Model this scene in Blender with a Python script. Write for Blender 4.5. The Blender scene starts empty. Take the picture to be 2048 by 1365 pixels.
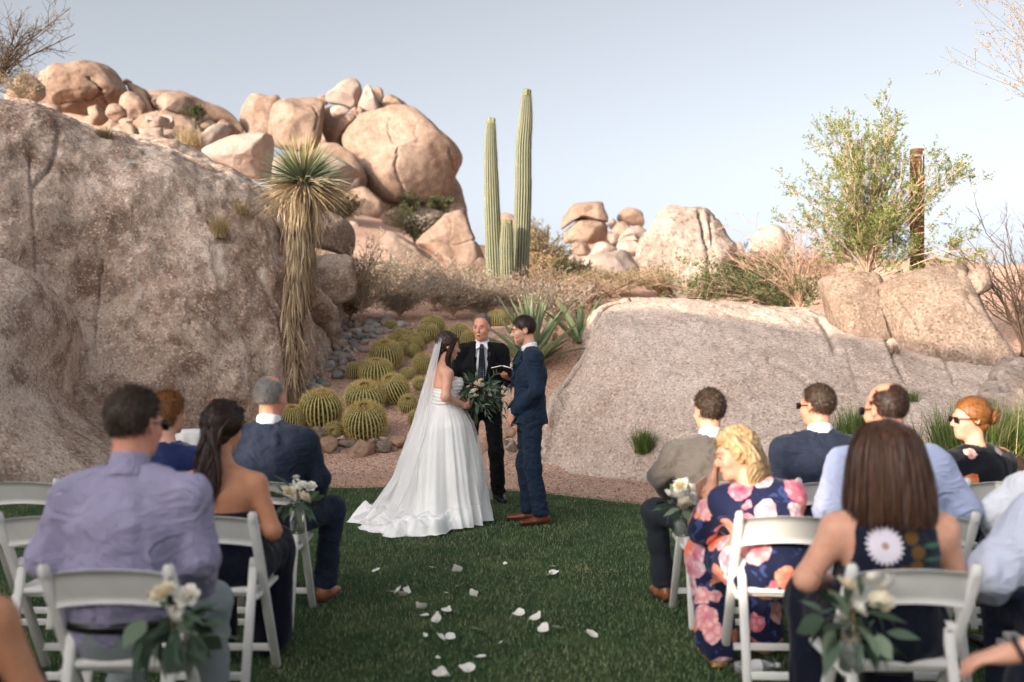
import bpy, math, random
import numpy as np
from mathutils import Vector, Matrix, Euler

# ------------------------------------------------------------------ camera, sky, sun, exposure
scene = bpy.context.scene
COL = scene.collection
CAM_H, FPX, CX, CYP = 1.6, 1991.0, 1024.0, 682.5
cam_d = bpy.data.cameras.new('camera'); cam = bpy.data.objects.new('camera', cam_d); COL.objects.link(cam)
cam.location = (0, 0, CAM_H); cam.rotation_euler = (math.radians(90), 0, 0)
cam_d.lens = 35; cam_d.sensor_width = 36; cam_d.clip_end = 2000; cam_d.clip_start = 0.05
cam_d.dof.use_dof = True; cam_d.dof.focus_distance = 9.2; cam_d.dof.aperture_fstop = 1.4
scene.camera = cam

SUN_AZ, SUN_EL = math.radians(45), math.radians(18)     # sun stands behind the camera, to the left
world = bpy.data.worlds.new('World'); scene.world = world; world.use_nodes = True
wn = world.node_tree.nodes; wl = world.node_tree.links; wn.clear()
sky = wn.new('ShaderNodeTexSky'); sky.sky_type = 'NISHITA'; sky.sun_disc = False
sky.sun_elevation = SUN_EL; sky.sun_rotation = math.pi + SUN_AZ
sky.altitude = 700; sky.air_density = 0.40; sky.dust_density = 7.5; sky.ozone_density = 1.0
hsv = wn.new('ShaderNodeHueSaturation'); hsv.inputs['Saturation'].default_value = 0.30; hsv.inputs['Hue'].default_value = 0.482
bg = wn.new('ShaderNodeBackground'); bg.inputs['Strength'].default_value = 0.15
wo = wn.new('ShaderNodeOutputWorld')
wl.new(sky.outputs[0], hsv.inputs['Color']); wl.new(hsv.outputs[0], bg.inputs['Color']); wl.new(bg.outputs[0], wo.inputs[0])
sun_d = bpy.data.lights.new('sun', 'SUN'); sun_d.energy = 3.0; sun_d.angle = math.radians(0.5); sun_d.color = (1.0, 0.86, 0.70)
sun = bpy.data.objects.new('sun', sun_d); COL.objects.link(sun)
USUN = Vector((-math.sin(SUN_AZ)*math.cos(SUN_EL), -math.cos(SUN_AZ)*math.cos(SUN_EL), math.sin(SUN_EL)))
sun.rotation_euler = USUN.to_track_quat('Z', 'Y').to_euler()
vs = scene.view_settings; vs.view_transform = 'Standard'; vs.look = 'None'; vs.gamma = 1; vs.use_curve_mapping = False
vs.exposure = 1.28
scene.cycles.use_denoising = True
scene.cycles.max_bounces = 6; scene.cycles.transparent_max_bounces = 12

# ------------------------------------------------------------------ helpers: numbers
RS = np.random.RandomState
def lin(c):
    return tuple((x/255/12.92 if x/255 <= 0.04045 else ((x/255+0.055)/1.055)**2.4) for x in c)
def at(px, py, Y):
    return np.array([(px-CX)/FPX*Y, Y, CAM_H-(py-CYP)/FPX*Y])
def nrm(v):
    v = np.asarray(v, float); return v/np.maximum(np.linalg.norm(v, axis=-1, keepdims=True), 1e-9)
def sstep(x, a, b):
    t = np.clip((np.asarray(x, float)-a)/(b-a), 0, 1); return t*t*(3-2*t)
def _hash(ix, iy, iz, seed):
    h = (ix.astype(np.int64)*374761393 + iy.astype(np.int64)*668265263 + iz.astype(np.int64)*2147483647 + seed*1274126177) & 0xffffffff
    h = ((h ^ (h >> 13))*1274126177) & 0xffffffff
    h = ((h ^ (h >> 16))*2246822519) & 0xffffffff
    return ((h ^ (h >> 15)) & 0xffff)/32767.5-1
def vnoise(p, seed=0):
    p = np.asarray(p, float); i = np.floor(p).astype(np.int64); f = p-i; f = f*f*f*(f*(f*6-15)+10)
    r = 0
    for dx in (0, 1):
        for dy in (0, 1):
            for dz in (0, 1):
                w = (f[..., 0] if dx else 1-f[..., 0])*(f[..., 1] if dy else 1-f[..., 1])*(f[..., 2] if dz else 1-f[..., 2])
                r = r+w*_hash(i[..., 0]+dx, i[..., 1]+dy, i[..., 2]+dz, seed)
    return r
def fbm(p, o=4, seed=0, g=0.5):
    r, a = 0, 1.0; p = np.asarray(p, float)
    for k in range(o):
        r = r+a*vnoise(p*(2.03**k)+k*17.3, seed+k); a *= g
    return r

# ------------------------------------------------------------------ helpers: objects
def mesh_data(name, verts, faces, smooth=True, attr=None):
    me = bpy.data.meshes.new(name); verts = np.asarray(verts, np.float32)
    if isinstance(faces, np.ndarray):
        n, k = faces.shape
        me.vertices.add(len(verts)); me.vertices.foreach_set('co', verts.ravel())
        me.loops.add(n*k); me.loops.foreach_set('vertex_index', faces.astype(np.int32).ravel())
        me.polygons.add(n); me.polygons.foreach_set('loop_start', np.arange(0, n*k, k, dtype=np.int32))
        me.polygons.foreach_set('loop_total', np.full(n, k, np.int32))
        me.update(calc_edges=True)
    else:
        me.from_pydata([tuple(v) for v in verts], [], faces)
    me.polygons.foreach_set('use_smooth', np.full(len(me.polygons), smooth, bool))
    if attr is not None:
        a = me.attributes.new('rnd', 'FLOAT', 'POINT'); a.data.foreach_set('value', np.asarray(attr, np.float32))
    me.validate(); me.update()
    return me
def obj(name, me, mat=None, parent=None, loc=(0, 0, 0), rot=(0, 0, 0)):
    o = bpy.data.objects.new(name, me); COL.objects.link(o); o.location = loc; o.rotation_euler = rot
    if mat and me and not me.materials: me.materials.append(mat)
    if parent: o.parent = parent
    return o
def part(name, vf, mat, parent=None, smooth=True, attr=None, loc=(0, 0, 0), rot=(0, 0, 0)):
    if len(vf) > 2 and attr is None: attr = vf[2]
    return obj(name, mesh_data(name, vf[0], vf[1], smooth, attr), mat, parent, loc, rot)
def thing(name, label, cat, loc=(0, 0, 0), rz=0.0, group=None):
    o = bpy.data.objects.new(name, None); COL.objects.link(o); o.empty_display_size = 0.1
    o.location = loc; o.rotation_euler = (0, 0, rz); return tag(o, label, cat, group)
def tag(o, label=None, cat=None, group=None, kind=None):
    if label: o['label'] = label
    if cat: o['category'] = cat
    if group: o['group'] = group
    if kind: o['kind'] = kind
    return o
def copy_tree(o, parent=None):
    c = o.copy(); COL.objects.link(c)
    if parent: c.parent = parent
    for ch in list(o.children): copy_tree(ch, c)
    return c
def join(*vfs):
    V, F, A, n = [], [], [], 0; hasA = all(len(v) > 2 for v in vfs)
    for v in vfs:
        V.append(np.asarray(v[0], float)); f = np.asarray(v[1]); F.append(f+n); n += len(v[0])
        if hasA: A.append(v[2])
    if len(set(f.shape[1] for f in F)) > 1:
        F = [np.concatenate([f, f[:, 2:3]], 1) if f.shape[1] == 3 else f for f in F]
    return (np.concatenate(V), np.concatenate(F))+((np.concatenate(A),) if hasA else ())

# ------------------------------------------------------------------ helpers: shapes as (verts, quads)
def grid_faces(nu, nv, wrap_u=False, wrap_v=False):
    i = np.arange(nu if wrap_u else nu-1); j = np.arange(nv if wrap_v else nv-1)
    I, J = np.meshgrid(i, j, indexing='ij'); I2 = (I+1) % nu; J2 = (J+1) % nv
    return np.stack([I*nv+J, I2*nv+J, I2*nv+J2, I*nv+J2], -1).reshape(-1, 4)
def box(c, s, bev=0.0, R=None):
    s = np.asarray(s, float)/2; b = min(bev, s.min()*0.9)
    if b <= 0:
        v = np.array([[x, y, z] for x in (-1, 1) for y in (-1, 1) for z in (-1, 1)], float)*s
        f = np.array([[0, 1, 3, 2], [4, 6, 7, 5], [0, 4, 5, 1], [2, 3, 7, 6], [0, 2, 6, 4], [1, 5, 7, 3]])
    else:   # rounded box: sphere-like grid pushed out to the corners
        nu, nv = 16, 9
        th = (np.arange(nu)+0.5)/nu*2*np.pi; ph = np.linspace(-np.pi/2, np.pi/2, nv)
        T, Pp = np.meshgrid(th, ph, indexing='ij')
        d = np.stack([np.cos(T)*np.cos(Pp), np.sin(T)*np.cos(Pp), np.sin(Pp)], -1)
        Pp2 = np.where(np.abs(np.sin(Pp)) < 1e-6, 1e-6, np.sin(Pp))
        d[..., 2] = np.where(np.abs(Pp) < 1e-6, 0, np.sin(Pp))
        sg = np.sign(np.where(np.abs(d) < 1e-9, 0, d)); v = (sg*(s-b)+d*b).reshape(-1, 3)
        f = grid_faces(nu, nv, wrap_u=True)
    if R is not None: v = v@np.asarray(R).T
    return v+np.asarray(c, float), f
def bar(a, b, w, t, bev=0.006, up=(0, 1, 0)):
    a = np.asarray(a, float); b = np.asarray(b, float); z = nrm(b-a); x = nrm(np.cross(up, z)); y = np.cross(z, x)
    return box((a+b)/2, (w, t, np.linalg.norm(b-a)), bev, np.stack([x, y, z], 1))
def tube(pts, rad, n=6, cap=True):
    pts = np.asarray(pts, float); k = len(pts); rad = np.broadcast_to(np.asarray(rad, float), (k,))
    t = np.gradient(pts, axis=0); t = nrm(t)
    ref = np.array([0, 0, 1.0]) if abs(t[0][2]) < 0.9 else np.array([1.0, 0, 0])
    V = []
    x = nrm(np.cross(ref, t[0]))
    for i in range(k):
        x = nrm(x-np.dot(x, t[i])*t[i]); y = np.cross(t[i], x); a = np.arange(n)/n*2*np.pi
        V.append(pts[i]+rad[i]*(np.cos(a)[:, None]*x+np.sin(a)[:, None]*y))
    V = np.concatenate(V); F = grid_faces(k, n, wrap_v=True)
    if cap:
        V = np.concatenate([V, [pts[0], pts[-1]]]); m = len(V); j = np.arange(n)
        c0 = np.stack([np.full(n, m-2), (j+1) % n, j, j], 1); c1 = np.stack([np.full(n, m-1), (k-1)*n+j, (k-1)*n+(j+1) % n, (k-1)*n+(j+1) % n], 1)
        c0[:, 3] = c0[:, 0]; c1[:, 3] = c1[:, 0]
        F = np.concatenate([F, c0[:, [0, 1, 2, 2]], c1[:, [0, 1, 2, 2]]])
    return V, F
def sweep_tubes(P, Rr, n=3):
    """many tapered twigs at once: P (N,K,3), Rr (N,K)"""
    P = np.asarray(P, float); N, K, _ = P.shape; t = nrm(np.gradient(P, axis=1))
    ref = np.tile([0.31, 0.17, 0.93], (N, K, 1)); x = nrm(np.cross(ref, t)); y = np.cross(t, x); a = np.arange(n)/n*2*np.pi
    V = P[:, :, None]+Rr[:, :, None, None]*(np.cos(a)[:, None]*x[:, :, None]+np.sin(a)[:, None]*y[:, :, None])
    f = grid_faces(K, n, wrap_v=True); F = (f[None]+(np.arange(N)*K*n)[:, None, None]).reshape(-1, 4)
    return V.reshape(-1, 3), F, np.repeat(RS(1).rand(N), K*n)
def ribbons(P, W, side, seed=0):
    """many flat tapered strips at once: P (N,K,3) centre lines, W (N,K) widths, side (N,3)"""
    P = np.asarray(P, float); N, K, _ = P.shape; s = np.asarray(side, float)
    if s.ndim == 2: s = s[:, None]
    t = nrm(np.gradient(P, axis=1)); s = nrm(s-(s*t).sum(-1, keepdims=True)*t)
    V = np.stack([P-s*W[..., None]/2, P+s*W[..., None]/2], 2).reshape(-1, 3)
    k = np.arange(K-1)*2; f = np.stack([k, k+1, k+3, k+2], 1); F = (f[None]+(np.arange(N)*K*2)[:, None, None]).reshape(-1, 4)
    return V, F, np.repeat(RS(seed).rand(N), K*2)
def blades(P0, D, L, W, droop, K=4, seed=0, tip=0.05):
    N = len(P0); t = np.linspace(0, 1, K)[None, :, None]; rs = RS(seed)
    L = np.broadcast_to(np.asarray(L, float), (N,)); W = np.broadcast_to(np.asarray(W, float), (N,)); droop = np.broadcast_to(np.asarray(droop, float), (N,))
    P = P0[:, None]+D[:, None]*L[:, None, None]*t; P[..., 2] -= (droop*L)[:, None]*(t[..., 0]**2)
    w = W[:, None]*np.maximum(tip, np.minimum(1, 1.25*(1-t[..., 0])**0.7))
    return ribbons(P, w, nrm(np.cross(D, rs.normal(size=(N, 3)))), seed)
def leaf_quads(C, D, Lf, Wf, seed=0):
    """small pointed leaves: centres, directions"""
    N = len(C); rs = RS(seed); s = nrm(np.cross(D, rs.normal(size=(N, 3)))); nn = np.cross(D, s)
    L = np.broadcast_to(Lf, (N,))[:, None]; W = np.broadcast_to(Wf, (N,))[:, None]
    V = np.stack([C+s*W*0.15, C+D*L*0.55+s*W*0.62+nn*W*0.15, C+D*L-s*W*0.35], 1).reshape(-1, 3)
    return V, np.arange(N*3).reshape(N, 3), np.repeat(rs.rand(N), 3)
def catmull(P, n, closed=False):
    P = np.asarray(P, float); m = len(P)
    u = np.linspace(0, m if closed else m-1, n, endpoint=not closed); i = np.minimum(np.floor(u).astype(int), (m-1 if closed else m-2)); f = (u-i)
    g = (lambda k: P[k % m]) if closed else (lambda k: P[np.clip(k, 0, m-1)])
    f = f.reshape((-1,)+(1,)*(P.ndim-1))
    a, b, c, d = g(i-1), g(i), g(i+1), g(i+2)
    return 0.5*(2*b+(c-a)*f+(2*a-5*b+4*c-d)*f*f+(3*b-a-3*c+d)*f**3)
def lathe(prof, n=24):
    prof = np.asarray(prof, float); a = np.arange(n)/n*2*np.pi
    V = np.stack([prof[:, 0:1]*np.cos(a), prof[:, 0:1]*np.sin(a), np.repeat(prof[:, 1:2], n, 1)], -1).reshape(-1, 3)
    return V, grid_faces(len(prof), n, wrap_v=True)
def vnormals(V, F):
    n = np.zeros_like(V); a, b, c, d = (V[F[:, k]] for k in range(4)); fn = np.cross(c-a, d-b)
    for k in range(4): np.add.at(n, F[:, k], fn)
    return nrm(n)

# ------------------------------------------------------------------ helpers: smooth solids on a grid (surface nets)
class Solid:
    def __init__(s, lo, hi, vox):
        s.lo = np.asarray(lo, float); s.v = vox; s.n = np.ceil((np.asarray(hi)-s.lo)/vox).astype(int)+1
        s.g = np.full(s.n, 1.0, np.float32)
    def _slice(s, lo, hi):
        a = np.clip(np.floor((lo-s.lo)/s.v).astype(int), 0, s.n); b = np.clip(np.ceil((hi-s.lo)/s.v).astype(int)+1, 0, s.n)
        if np.any(b <= a): return None, None
        ax = [(s.lo[i]+np.arange(a[i], b[i])*s.v) for i in range(3)]
        P = np.stack(np.meshgrid(*ax, indexing='ij'), -1)
        return tuple(slice(a[i], b[i]) for i in range(3)), P
    def _op(s, lo, hi, fn, k, sub):
        m = k+3*s.v; sl, P = s._slice(np.asarray(lo)-m, np.asarray(hi)+m)
        if sl is None: return
        d = fn(P); g = s.g[sl]
        if sub:
            d = -d; h = np.clip(0.5-0.5*(g-d)/max(k, 1e-6), 0, 1); s.g[sl] = np.where(True, g*(1-h)+d*h+max(k, 1e-6)*h*(1-h), g)
        else:
            h = np.clip(0.5+0.5*(g-d)/max(k, 1e-6), 0, 1); s.g[sl] = g*(1-h)+d*h-max(k, 1e-6)*h*(1-h)
    def cone(s, a, b, ra, rb, k=0.02, sub=False, flat=1.0, xdir=None):
        ra = np.atleast_1d(ra).astype(float); rb = np.atleast_1d(rb).astype(float)
        if len(ra) == 1: ra = np.array([ra[0], ra[0]*flat])
        if len(rb) == 1: rb = np.array([rb[0], rb[0]*flat])
        a = np.asarray(a, float); b = np.asarray(b, float); L = np.linalg.norm(b-a); z = (b-a)/max(L, 1e-9)
        xd = np.array([1.0, 0, 0]) if xdir is None else np.asarray(xdir, float)
        if abs(np.dot(xd, z)) > 0.95: xd = np.array([0, 1.0, 0])
        x = nrm(xd-np.dot(xd, z)*z); y = np.cross(z, x); R = max(ra.max(), rb.max())
        def fn(P):
            q = P-a; w = q@z; t = np.clip(w/max(L, 1e-9), 0, 1); rx = ra[0]+(rb[0]-ra[0])*t; ry = ra[1]+(rb[1]-ra[1])*t
            rm = np.minimum(rx, ry); w = w-t*L
            return (np.sqrt(((q@x)/rx)**2+((q@y)/ry)**2+(w/rm)**2)-1)*rm
        s._op(np.minimum(a, b)-R, np.maximum(a, b)+R, fn, k, sub); return s
    def chain(s, pts, rad, k=0.02, flat=1.0, xdir=None):
        for i in range(len(pts)-1): s.cone(pts[i], pts[i+1], rad[i], rad[i+1], k, False, flat, xdir)
        return s
    def ell(s, c, r, k=0.02, R=None, sub=False):
        c = np.asarray(c, float); r = np.broadcast_to(np.asarray(r, float), (3,)); Rm = np.eye(3) if R is None else np.asarray(R)
        def fn(P):
            q = (P-c)@Rm; k0 = np.sqrt(((q/r)**2).sum(-1)); k1 = np.sqrt(((q/(r*r))**2).sum(-1)); return k0*(k0-1)/np.maximum(k1, 1e-6)
        s._op(c-r.max(), c+r.max(), fn, k, sub); return s
    def box(s, c, h, k=0.01, R=None, sub=False, rnd=0.005):
        c = np.asarray(c, float); h = np.asarray(h, float)-rnd; Rm = np.eye(3) if R is None else np.asarray(R); m = np.linalg.norm(h)+rnd
        def fn(P):
            q = np.abs((P-c)@Rm)-h; return np.sqrt((np.maximum(q, 0)**2).sum(-1))+np.minimum(q.max(-1), 0)-rnd
        s._op(c-m, c+m, fn, k, sub); return s
    def cut(s, p, n, k=0.005):
        """keep the side the normal points away from"""
        ax = [(s.lo[i]+np.arange(s.n[i])*s.v) for i in range(3)]; n = nrm(n); p = np.asarray(p, float)
        d = ((ax[0]-p[0])*n[0])[:, None, None]+((ax[1]-p[1])*n[1])[None, :, None]+((ax[2]-p[2])*n[2])[None, None, :]
        h = np.clip(0.5-0.5*(s.g-d)/k, 0, 1); s.g = (s.g*(1-h)+d*h+k*h*(1-h)).astype(np.float32); return s
    def mesh(s, smooth=1):
        g = np.pad(s.g, 1, constant_values=1.0); lo = s.lo-s.v; ins = g < 0
        c = np.zeros(np.array(g.shape)-1, np.int8)
        offs = [(x, y, z) for x in (0, 1) for y in (0, 1) for z in (0, 1)]
        nx, ny, nz = c.shape
        for o in offs: c += ins[o[0]:o[0]+nx, o[1]:o[1]+ny, o[2]:o[2]+nz]
        act = np.argwhere((c > 0) & (c < 8)); idx = np.full(c.shape, -1, np.int32); idx[tuple(act.T)] = np.arange(len(act))
        cv = {o: g[act[:, 0]+o[0], act[:, 1]+o[1], act[:, 2]+o[2]] for o in offs}
        S = np.zeros((len(act), 3)); cnt = np.zeros(len(act))
        for o in offs:
            for ax in range(3):
                if o[ax]: continue
                p = list(o); p[ax] = 1; p = tuple(p); a, b = cv[o], cv[p]; m = (a < 0) != (b < 0)
                t = np.where(m, a/np.where(m, a-b, 1), 0); q = np.tile(np.array(o, float), (len(act), 1)); q[:, ax] = t
                S[m] += q[m]; cnt[m] += 1
        V = lo+(act+S/np.maximum(cnt, 1)[:, None])*s.v
        Q = []
        for ax in range(3):
            u, v = [(1, 2), (2, 0), (0, 1)][ax]
            sl0 = [slice(None)]*3; sl1 = [slice(None)]*3; sl0[ax] = slice(0, -1); sl1[ax] = slice(1, None)
            e = ins[tuple(sl0)] != ins[tuple(sl1)]; I = np.argwhere(e); I = I[(I[:, u] > 0) & (I[:, v] > 0) & (I[:, u] < g.shape[u]-1) & (I[:, v] < g.shape[v]-1)]
            if not len(I): continue
            fl = ins[tuple(I.T)]
            def id_(du, dv):
                J = I.copy(); J[:, u] -= du; J[:, v] -= dv; return idx[tuple(J.T)]
            q = np.stack([id_(1, 1), id_(0, 1), id_(0, 0), id_(1, 0)], 1); q[~fl] = q[~fl][:, ::-1]; Q.append(q)
        F = np.concatenate(Q); F = F[(F >= 0).all(1)]
        for _ in range(smooth):
            A = np.zeros_like(V); n = np.zeros(len(V))
            for i in range(4):
                np.add.at(A, F[:, i], V[F[:, (i+1) % 4]]); np.add.at(n, F[:, i], 1)
                np.add.at(A, F[:, i], V[F[:, (i-1) % 4]]); np.add.at(n, F[:, i], 1)
            V = 0.45*V+0.55*A/np.maximum(n, 1)[:, None]
        return V, F
def wrinkle(vf, amp, scale, seed=0, stretch=(1, 1, 1), fn=None):
    V, F = vf[0], vf[1]; N = vnormals(V, F); d = fbm(V*scale*np.asarray(stretch), 3, seed)
    d = -np.abs(d)+0.35
    V = V+N*(amp*d*(1 if fn is None else fn(V)))[:, None]; return V, F

# ------------------------------------------------------------------ helpers: materials
class NT:
    def __init__(s, name):
        s.m = bpy.data.materials.new(name); s.m.use_nodes = True; s.t = s.m.node_tree; s.n = s.t.nodes; s.l = s.t.links
        s.b = s.n['Principled BSDF']; s.out = s.n['Material Output']; s._pos = None
    def new(s, t, **kw):
        n = s.n.new(t)
        for k, v in kw.items(): setattr(n, k, v)
        return n
    def set(s, sock, v):
        if hasattr(v, 'is_linked') or isinstance(v, bpy.types.NodeSocket): s.l.new(v, sock)
        elif isinstance(v, (tuple, list)) and len(v) == 3 and len(sock.default_value) == 4: sock.default_value = (*v, 1)
        else: sock.default_value = v
    def pos(s, kind='world'):
        if kind == 'world': return s.new('ShaderNodeNewGeometry').outputs['Position']
        return s.new('ShaderNodeTexCoord').outputs['Object']
    def mapv(s, v, scale=(1, 1, 1), rot=(0, 0, 0), loc=(0, 0, 0)):
        n = s.new('ShaderNodeMapping'); s.l.new(v, n.inputs[0]); n.inputs['Scale'].default_value = scale; n.inputs['Rotation'].default_value = rot; n.inputs['Location'].default_value = loc
        return n.outputs[0]
    def noise(s, v, scale, detail=4, rough=0.55, dist=0.0):
        n = s.new('ShaderNodeTexNoise'); s.l.new(v, n.inputs['Vector']); n.inputs['Scale'].default_value = scale; n.inputs['Detail'].default_value = detail
        n.inputs['Roughness'].default_value = rough; n.inputs['Distortion'].default_value = dist; return n.outputs[0]
    def voro(s, v, scale, feature='F1', out='Distance', rand=1.0):
        n = s.new('ShaderNodeTexVoronoi', feature=feature); s.l.new(v, n.inputs['Vector']); n.inputs['Scale'].default_value = scale; n.inputs['Randomness'].default_value = rand
        return n.outputs[out]
    def ramp(s, f, stops, interp='LINEAR'):
        n = s.new('ShaderNodeValToRGB'); s.l.new(f, n.inputs[0]); e = n.color_ramp.elements; n.color_ramp.interpolation = interp
        while len(e) < len(stops): e.new(0.5)
        for i, (p, c) in enumerate(stops):
            e[i].position = p; e[i].color = (*c, 1) if not isinstance(c, (int, float)) else (c, c, c, 1)
        return n.outputs[0]
    def mix(s, f, a, b, mode='MIX'):
        n = s.new('ShaderNodeMix', data_type='RGBA', blend_type=mode)
        s.set(n.inputs[0], f); s.set(n.inputs[6], a); s.set(n.inputs[7], b); return n.outputs[2]
    def math(s, op, a, b=0.0, c=None):
        n = s.new('ShaderNodeMath', operation=op); s.set(n.inputs[0], a); s.set(n.inputs[1], b)
        if c is not None: s.set(n.inputs[2], c)
        return n.outputs[0]
    def attr(s, name='rnd'):
        return s.new('ShaderNodeAttribute', attribute_name=name).outputs['Fac']
    def objrnd(s):
        return s.new('ShaderNodeObjectInfo').outputs['Random']
    def bump(s, h, strength=0.5, dist=0.02, prev=None):
        n = s.new('ShaderNodeBump'); s.l.new(h, n.inputs['Height']); n.inputs['Strength'].default_value = strength; n.inputs['Distance'].default_value = dist
        if prev is not None: s.l.new(prev, n.inputs['Normal'])
        return n.outputs[0]
    def done(s, color=None, rough=0.7, normal=None, spec=0.3, **kw):
        if color is not None: s.set(s.b.inputs['Base Color'], color)
        s.set(s.b.inputs['Roughness'], rough); s.b.inputs['Specular IOR Level'].default_value = spec
        if normal is not None: s.l.new(normal, s.b.inputs['Normal'])
        for k, v in kw.items(): s.set(s.b.inputs[k.replace('_', ' ')], v)
        return s.m
def plain(name, c, rough=0.6, var=0.12, scale=25, bump=0.0, spec=0.3, kind='object', **kw):
    t = NT(name); p = t.pos(kind); n = t.noise(p, scale, 4); c = np.array(c)
    col = t.ramp(n, [(0.3, tuple(c*(1-var))), (0.7, tuple(np.minimum(c*(1+var), 1)))])
    return t.done(col, rough, t.bump(n, bump, 0.01) if bump else None, spec, **kw)
def byrnd(name, stops, rough=0.6, spec=0.25, trans=0.0, both=True):
    """colour picked leaf by leaf (or strand by strand)"""
    t = NT(name); col = t.ramp(t.attr(), stops)
    m = t.done(col, rough, None, spec)
    if trans:
        tr = t.new('ShaderNodeBsdfTranslucent'); t.l.new(col, tr.inputs['Color']); mx = t.new('ShaderNodeMixShader'); mx.inputs[0].default_value = trans
        t.l.new(t.b.outputs[0], mx.inputs[1]); t.l.new(tr.outputs[0], mx.inputs[2]); t.l.new(mx.outputs[0], t.out.inputs[0])
    return m
# ------------------------------------------------------------------ terrain height
_HY = np.array([-40, 12.2, 12.6, 13.3, 15, 17, 20, 23, 27, 40, 75, 200, 700]); _HZ = np.array([0, 0, 0.12, 0.28, 0.92, 1.66, 2.3, 2.9, 3.5, 5.0, 6.6, 6.6, 6.6])
def H(X, Y):
    X = np.asarray(X, float); Y = np.asarray(Y, float)
    z = np.interp(Y, _HY, _HZ)
    hill = 5.2*sstep(-X, -3, 22)*sstep(Y, 18, 45)*(1-0.6*sstep(Y, 60, 140))
    P = np.stack([X*0.5, Y*0.5, X*0], -1)
    z = z-0.85*sstep(X, 0.6, 2.2)*sstep(Y, 22.5, 27)*(1-sstep(Y, 38, 46))
    return z+hill+0.10*fbm(P, 3, 5)*sstep(Y, 12.6, 16)+0.35*fbm(P*0.25, 2, 9)*sstep(Y, 22, 40)
def hit(px, py, y0=4.0, y1=90.0):
    Y = np.arange(y0, y1, 0.02); X = (px-CX)/FPX*Y; Z = CAM_H-(py-CYP)/FPX*Y
    k = np.argmax(Z <= H(X, Y)); k = k if Z[k] <= H(X[k], Y[k]) else len(Y)-1
    return np.array([X[k], Y[k], float(H(X[k], Y[k]))])
LAWN = catmull([(-14, 10.6), (-6, 11.1), (-3.4, 11.0), (-2.04, 10.87), (-1.1, 10.95), (-0.4, 10.85), (0.4, 10.42), (0.9, 10.05), (1.35, 9.70), (2.2, 9.2), (3.4, 8.7), (5.5, 8.3), (9, 8.0), (14, 7.8)], 160)
def lawn_edge(X): return np.interp(X, LAWN[:, 0], LAWN[:, 1])

# ------------------------------------------------------------------ setting materials
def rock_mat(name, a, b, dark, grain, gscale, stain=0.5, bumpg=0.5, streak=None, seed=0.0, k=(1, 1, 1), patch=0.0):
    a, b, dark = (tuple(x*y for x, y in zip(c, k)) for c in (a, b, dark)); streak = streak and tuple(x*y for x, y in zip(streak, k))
    t = NT(name); p = t.mapv(t.pos(), loc=(seed, seed*2, 0))
    big = t.noise(p, 0.55, 5, 0.6, 0.6); med = t.noise(p, 2.6, 6, 0.65, 0.4); fine = t.noise(p, gscale, 3, 0.7); cry = t.voro(p, gscale*1.1, 'F1', 'Color')
    col = t.mix(t.ramp(big, [(0.35, 0.0), (0.65, 1.0)]), a, b)
    col = t.mix(t.ramp(med, [(0.47, 0.0), (0.66, stain)]), col, dark)
    if patch: col = t.mix(t.ramp(t.noise(p, 0.95, 7, 0.68, 1.1), [(0.50, 0.0), (0.60, patch)]), col, tuple(x*y for x, y in zip(dark, (0.95, 0.88, 0.82)))); col = t.mix(t.ramp(t.noise(t.mapv(p, loc=(9, 4, 2)), 1.4, 6, 0.65, 0.8), [(0.56, 0.0), (0.68, patch*0.7)]), col, tuple(min(1, x*1.12) for x in a))
    sp = t.ramp(fine, [(0.30, (1-grain,)*3), (0.5, (1,)*3), (0.72, (1+grain*0.7,)*3)])
    col = t.mix(1.0, col, sp, 'MULTIPLY')
    cr = t.new('ShaderNodeSeparateColor'); t.l.new(cry, cr.inputs[0])
    col = t.mix(t.ramp(cr.outputs[0], [(0.80, 0.0), (0.9, grain)]), col, tuple(min(1, x*1.5) for x in a))
    col = t.mix(t.ramp(cr.outputs[1], [(0.84, 0.0), (0.93, grain*1.1)]), col, tuple(x*0.35 for x in dark))
    if streak:
        s = t.noise(t.mapv(p, (2.2, 2.2, 0.28)), 1.6, 5, 0.6, 0.8); col = t.mix(t.ramp(s, [(0.58, 0.0), (0.74, 0.8)]), col, streak)
    n1 = t.bump(med, 0.35, 0.10); n2 = t.bump(fine, bumpg, 0.02, n1)
    return t.done(col, 0.9, n2, 0.15)
M = {}
M['rock_left'] = rock_mat('granite_weathered', lin((206, 182, 164)), lin((176, 146, 126)), lin((118, 90, 74)), 0.34, 34, 0.8, 0.8, lin((206, 190, 176)), 0.0, (1.04, 1.10, 1.14), 0.62)
M['rock_right'] = rock_mat('granite_pale', lin((230, 206, 188)), lin((216, 188, 168)), lin((176, 148, 130)), 0.38, 34, 0.35, 0.8, None, 3.0, (0.72, 0.745, 0.77), 0.18)
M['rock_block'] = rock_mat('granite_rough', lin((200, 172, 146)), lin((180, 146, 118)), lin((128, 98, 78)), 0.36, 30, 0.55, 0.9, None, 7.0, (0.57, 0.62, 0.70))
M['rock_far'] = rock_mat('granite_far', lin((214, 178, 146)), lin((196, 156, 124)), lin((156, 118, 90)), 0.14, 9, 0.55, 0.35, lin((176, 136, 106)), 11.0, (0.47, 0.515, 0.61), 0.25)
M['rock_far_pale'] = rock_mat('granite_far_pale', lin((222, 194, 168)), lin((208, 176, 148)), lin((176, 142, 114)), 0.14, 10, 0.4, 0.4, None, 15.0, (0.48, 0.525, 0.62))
M['rock_tall'] = rock_mat('granite_tall', lin((220, 196, 172)), lin((206, 176, 150)), lin((166, 132, 106)), 0.36, 14, 0.45, 1.0, None, 19.0, (0.55, 0.585, 0.66))
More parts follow.
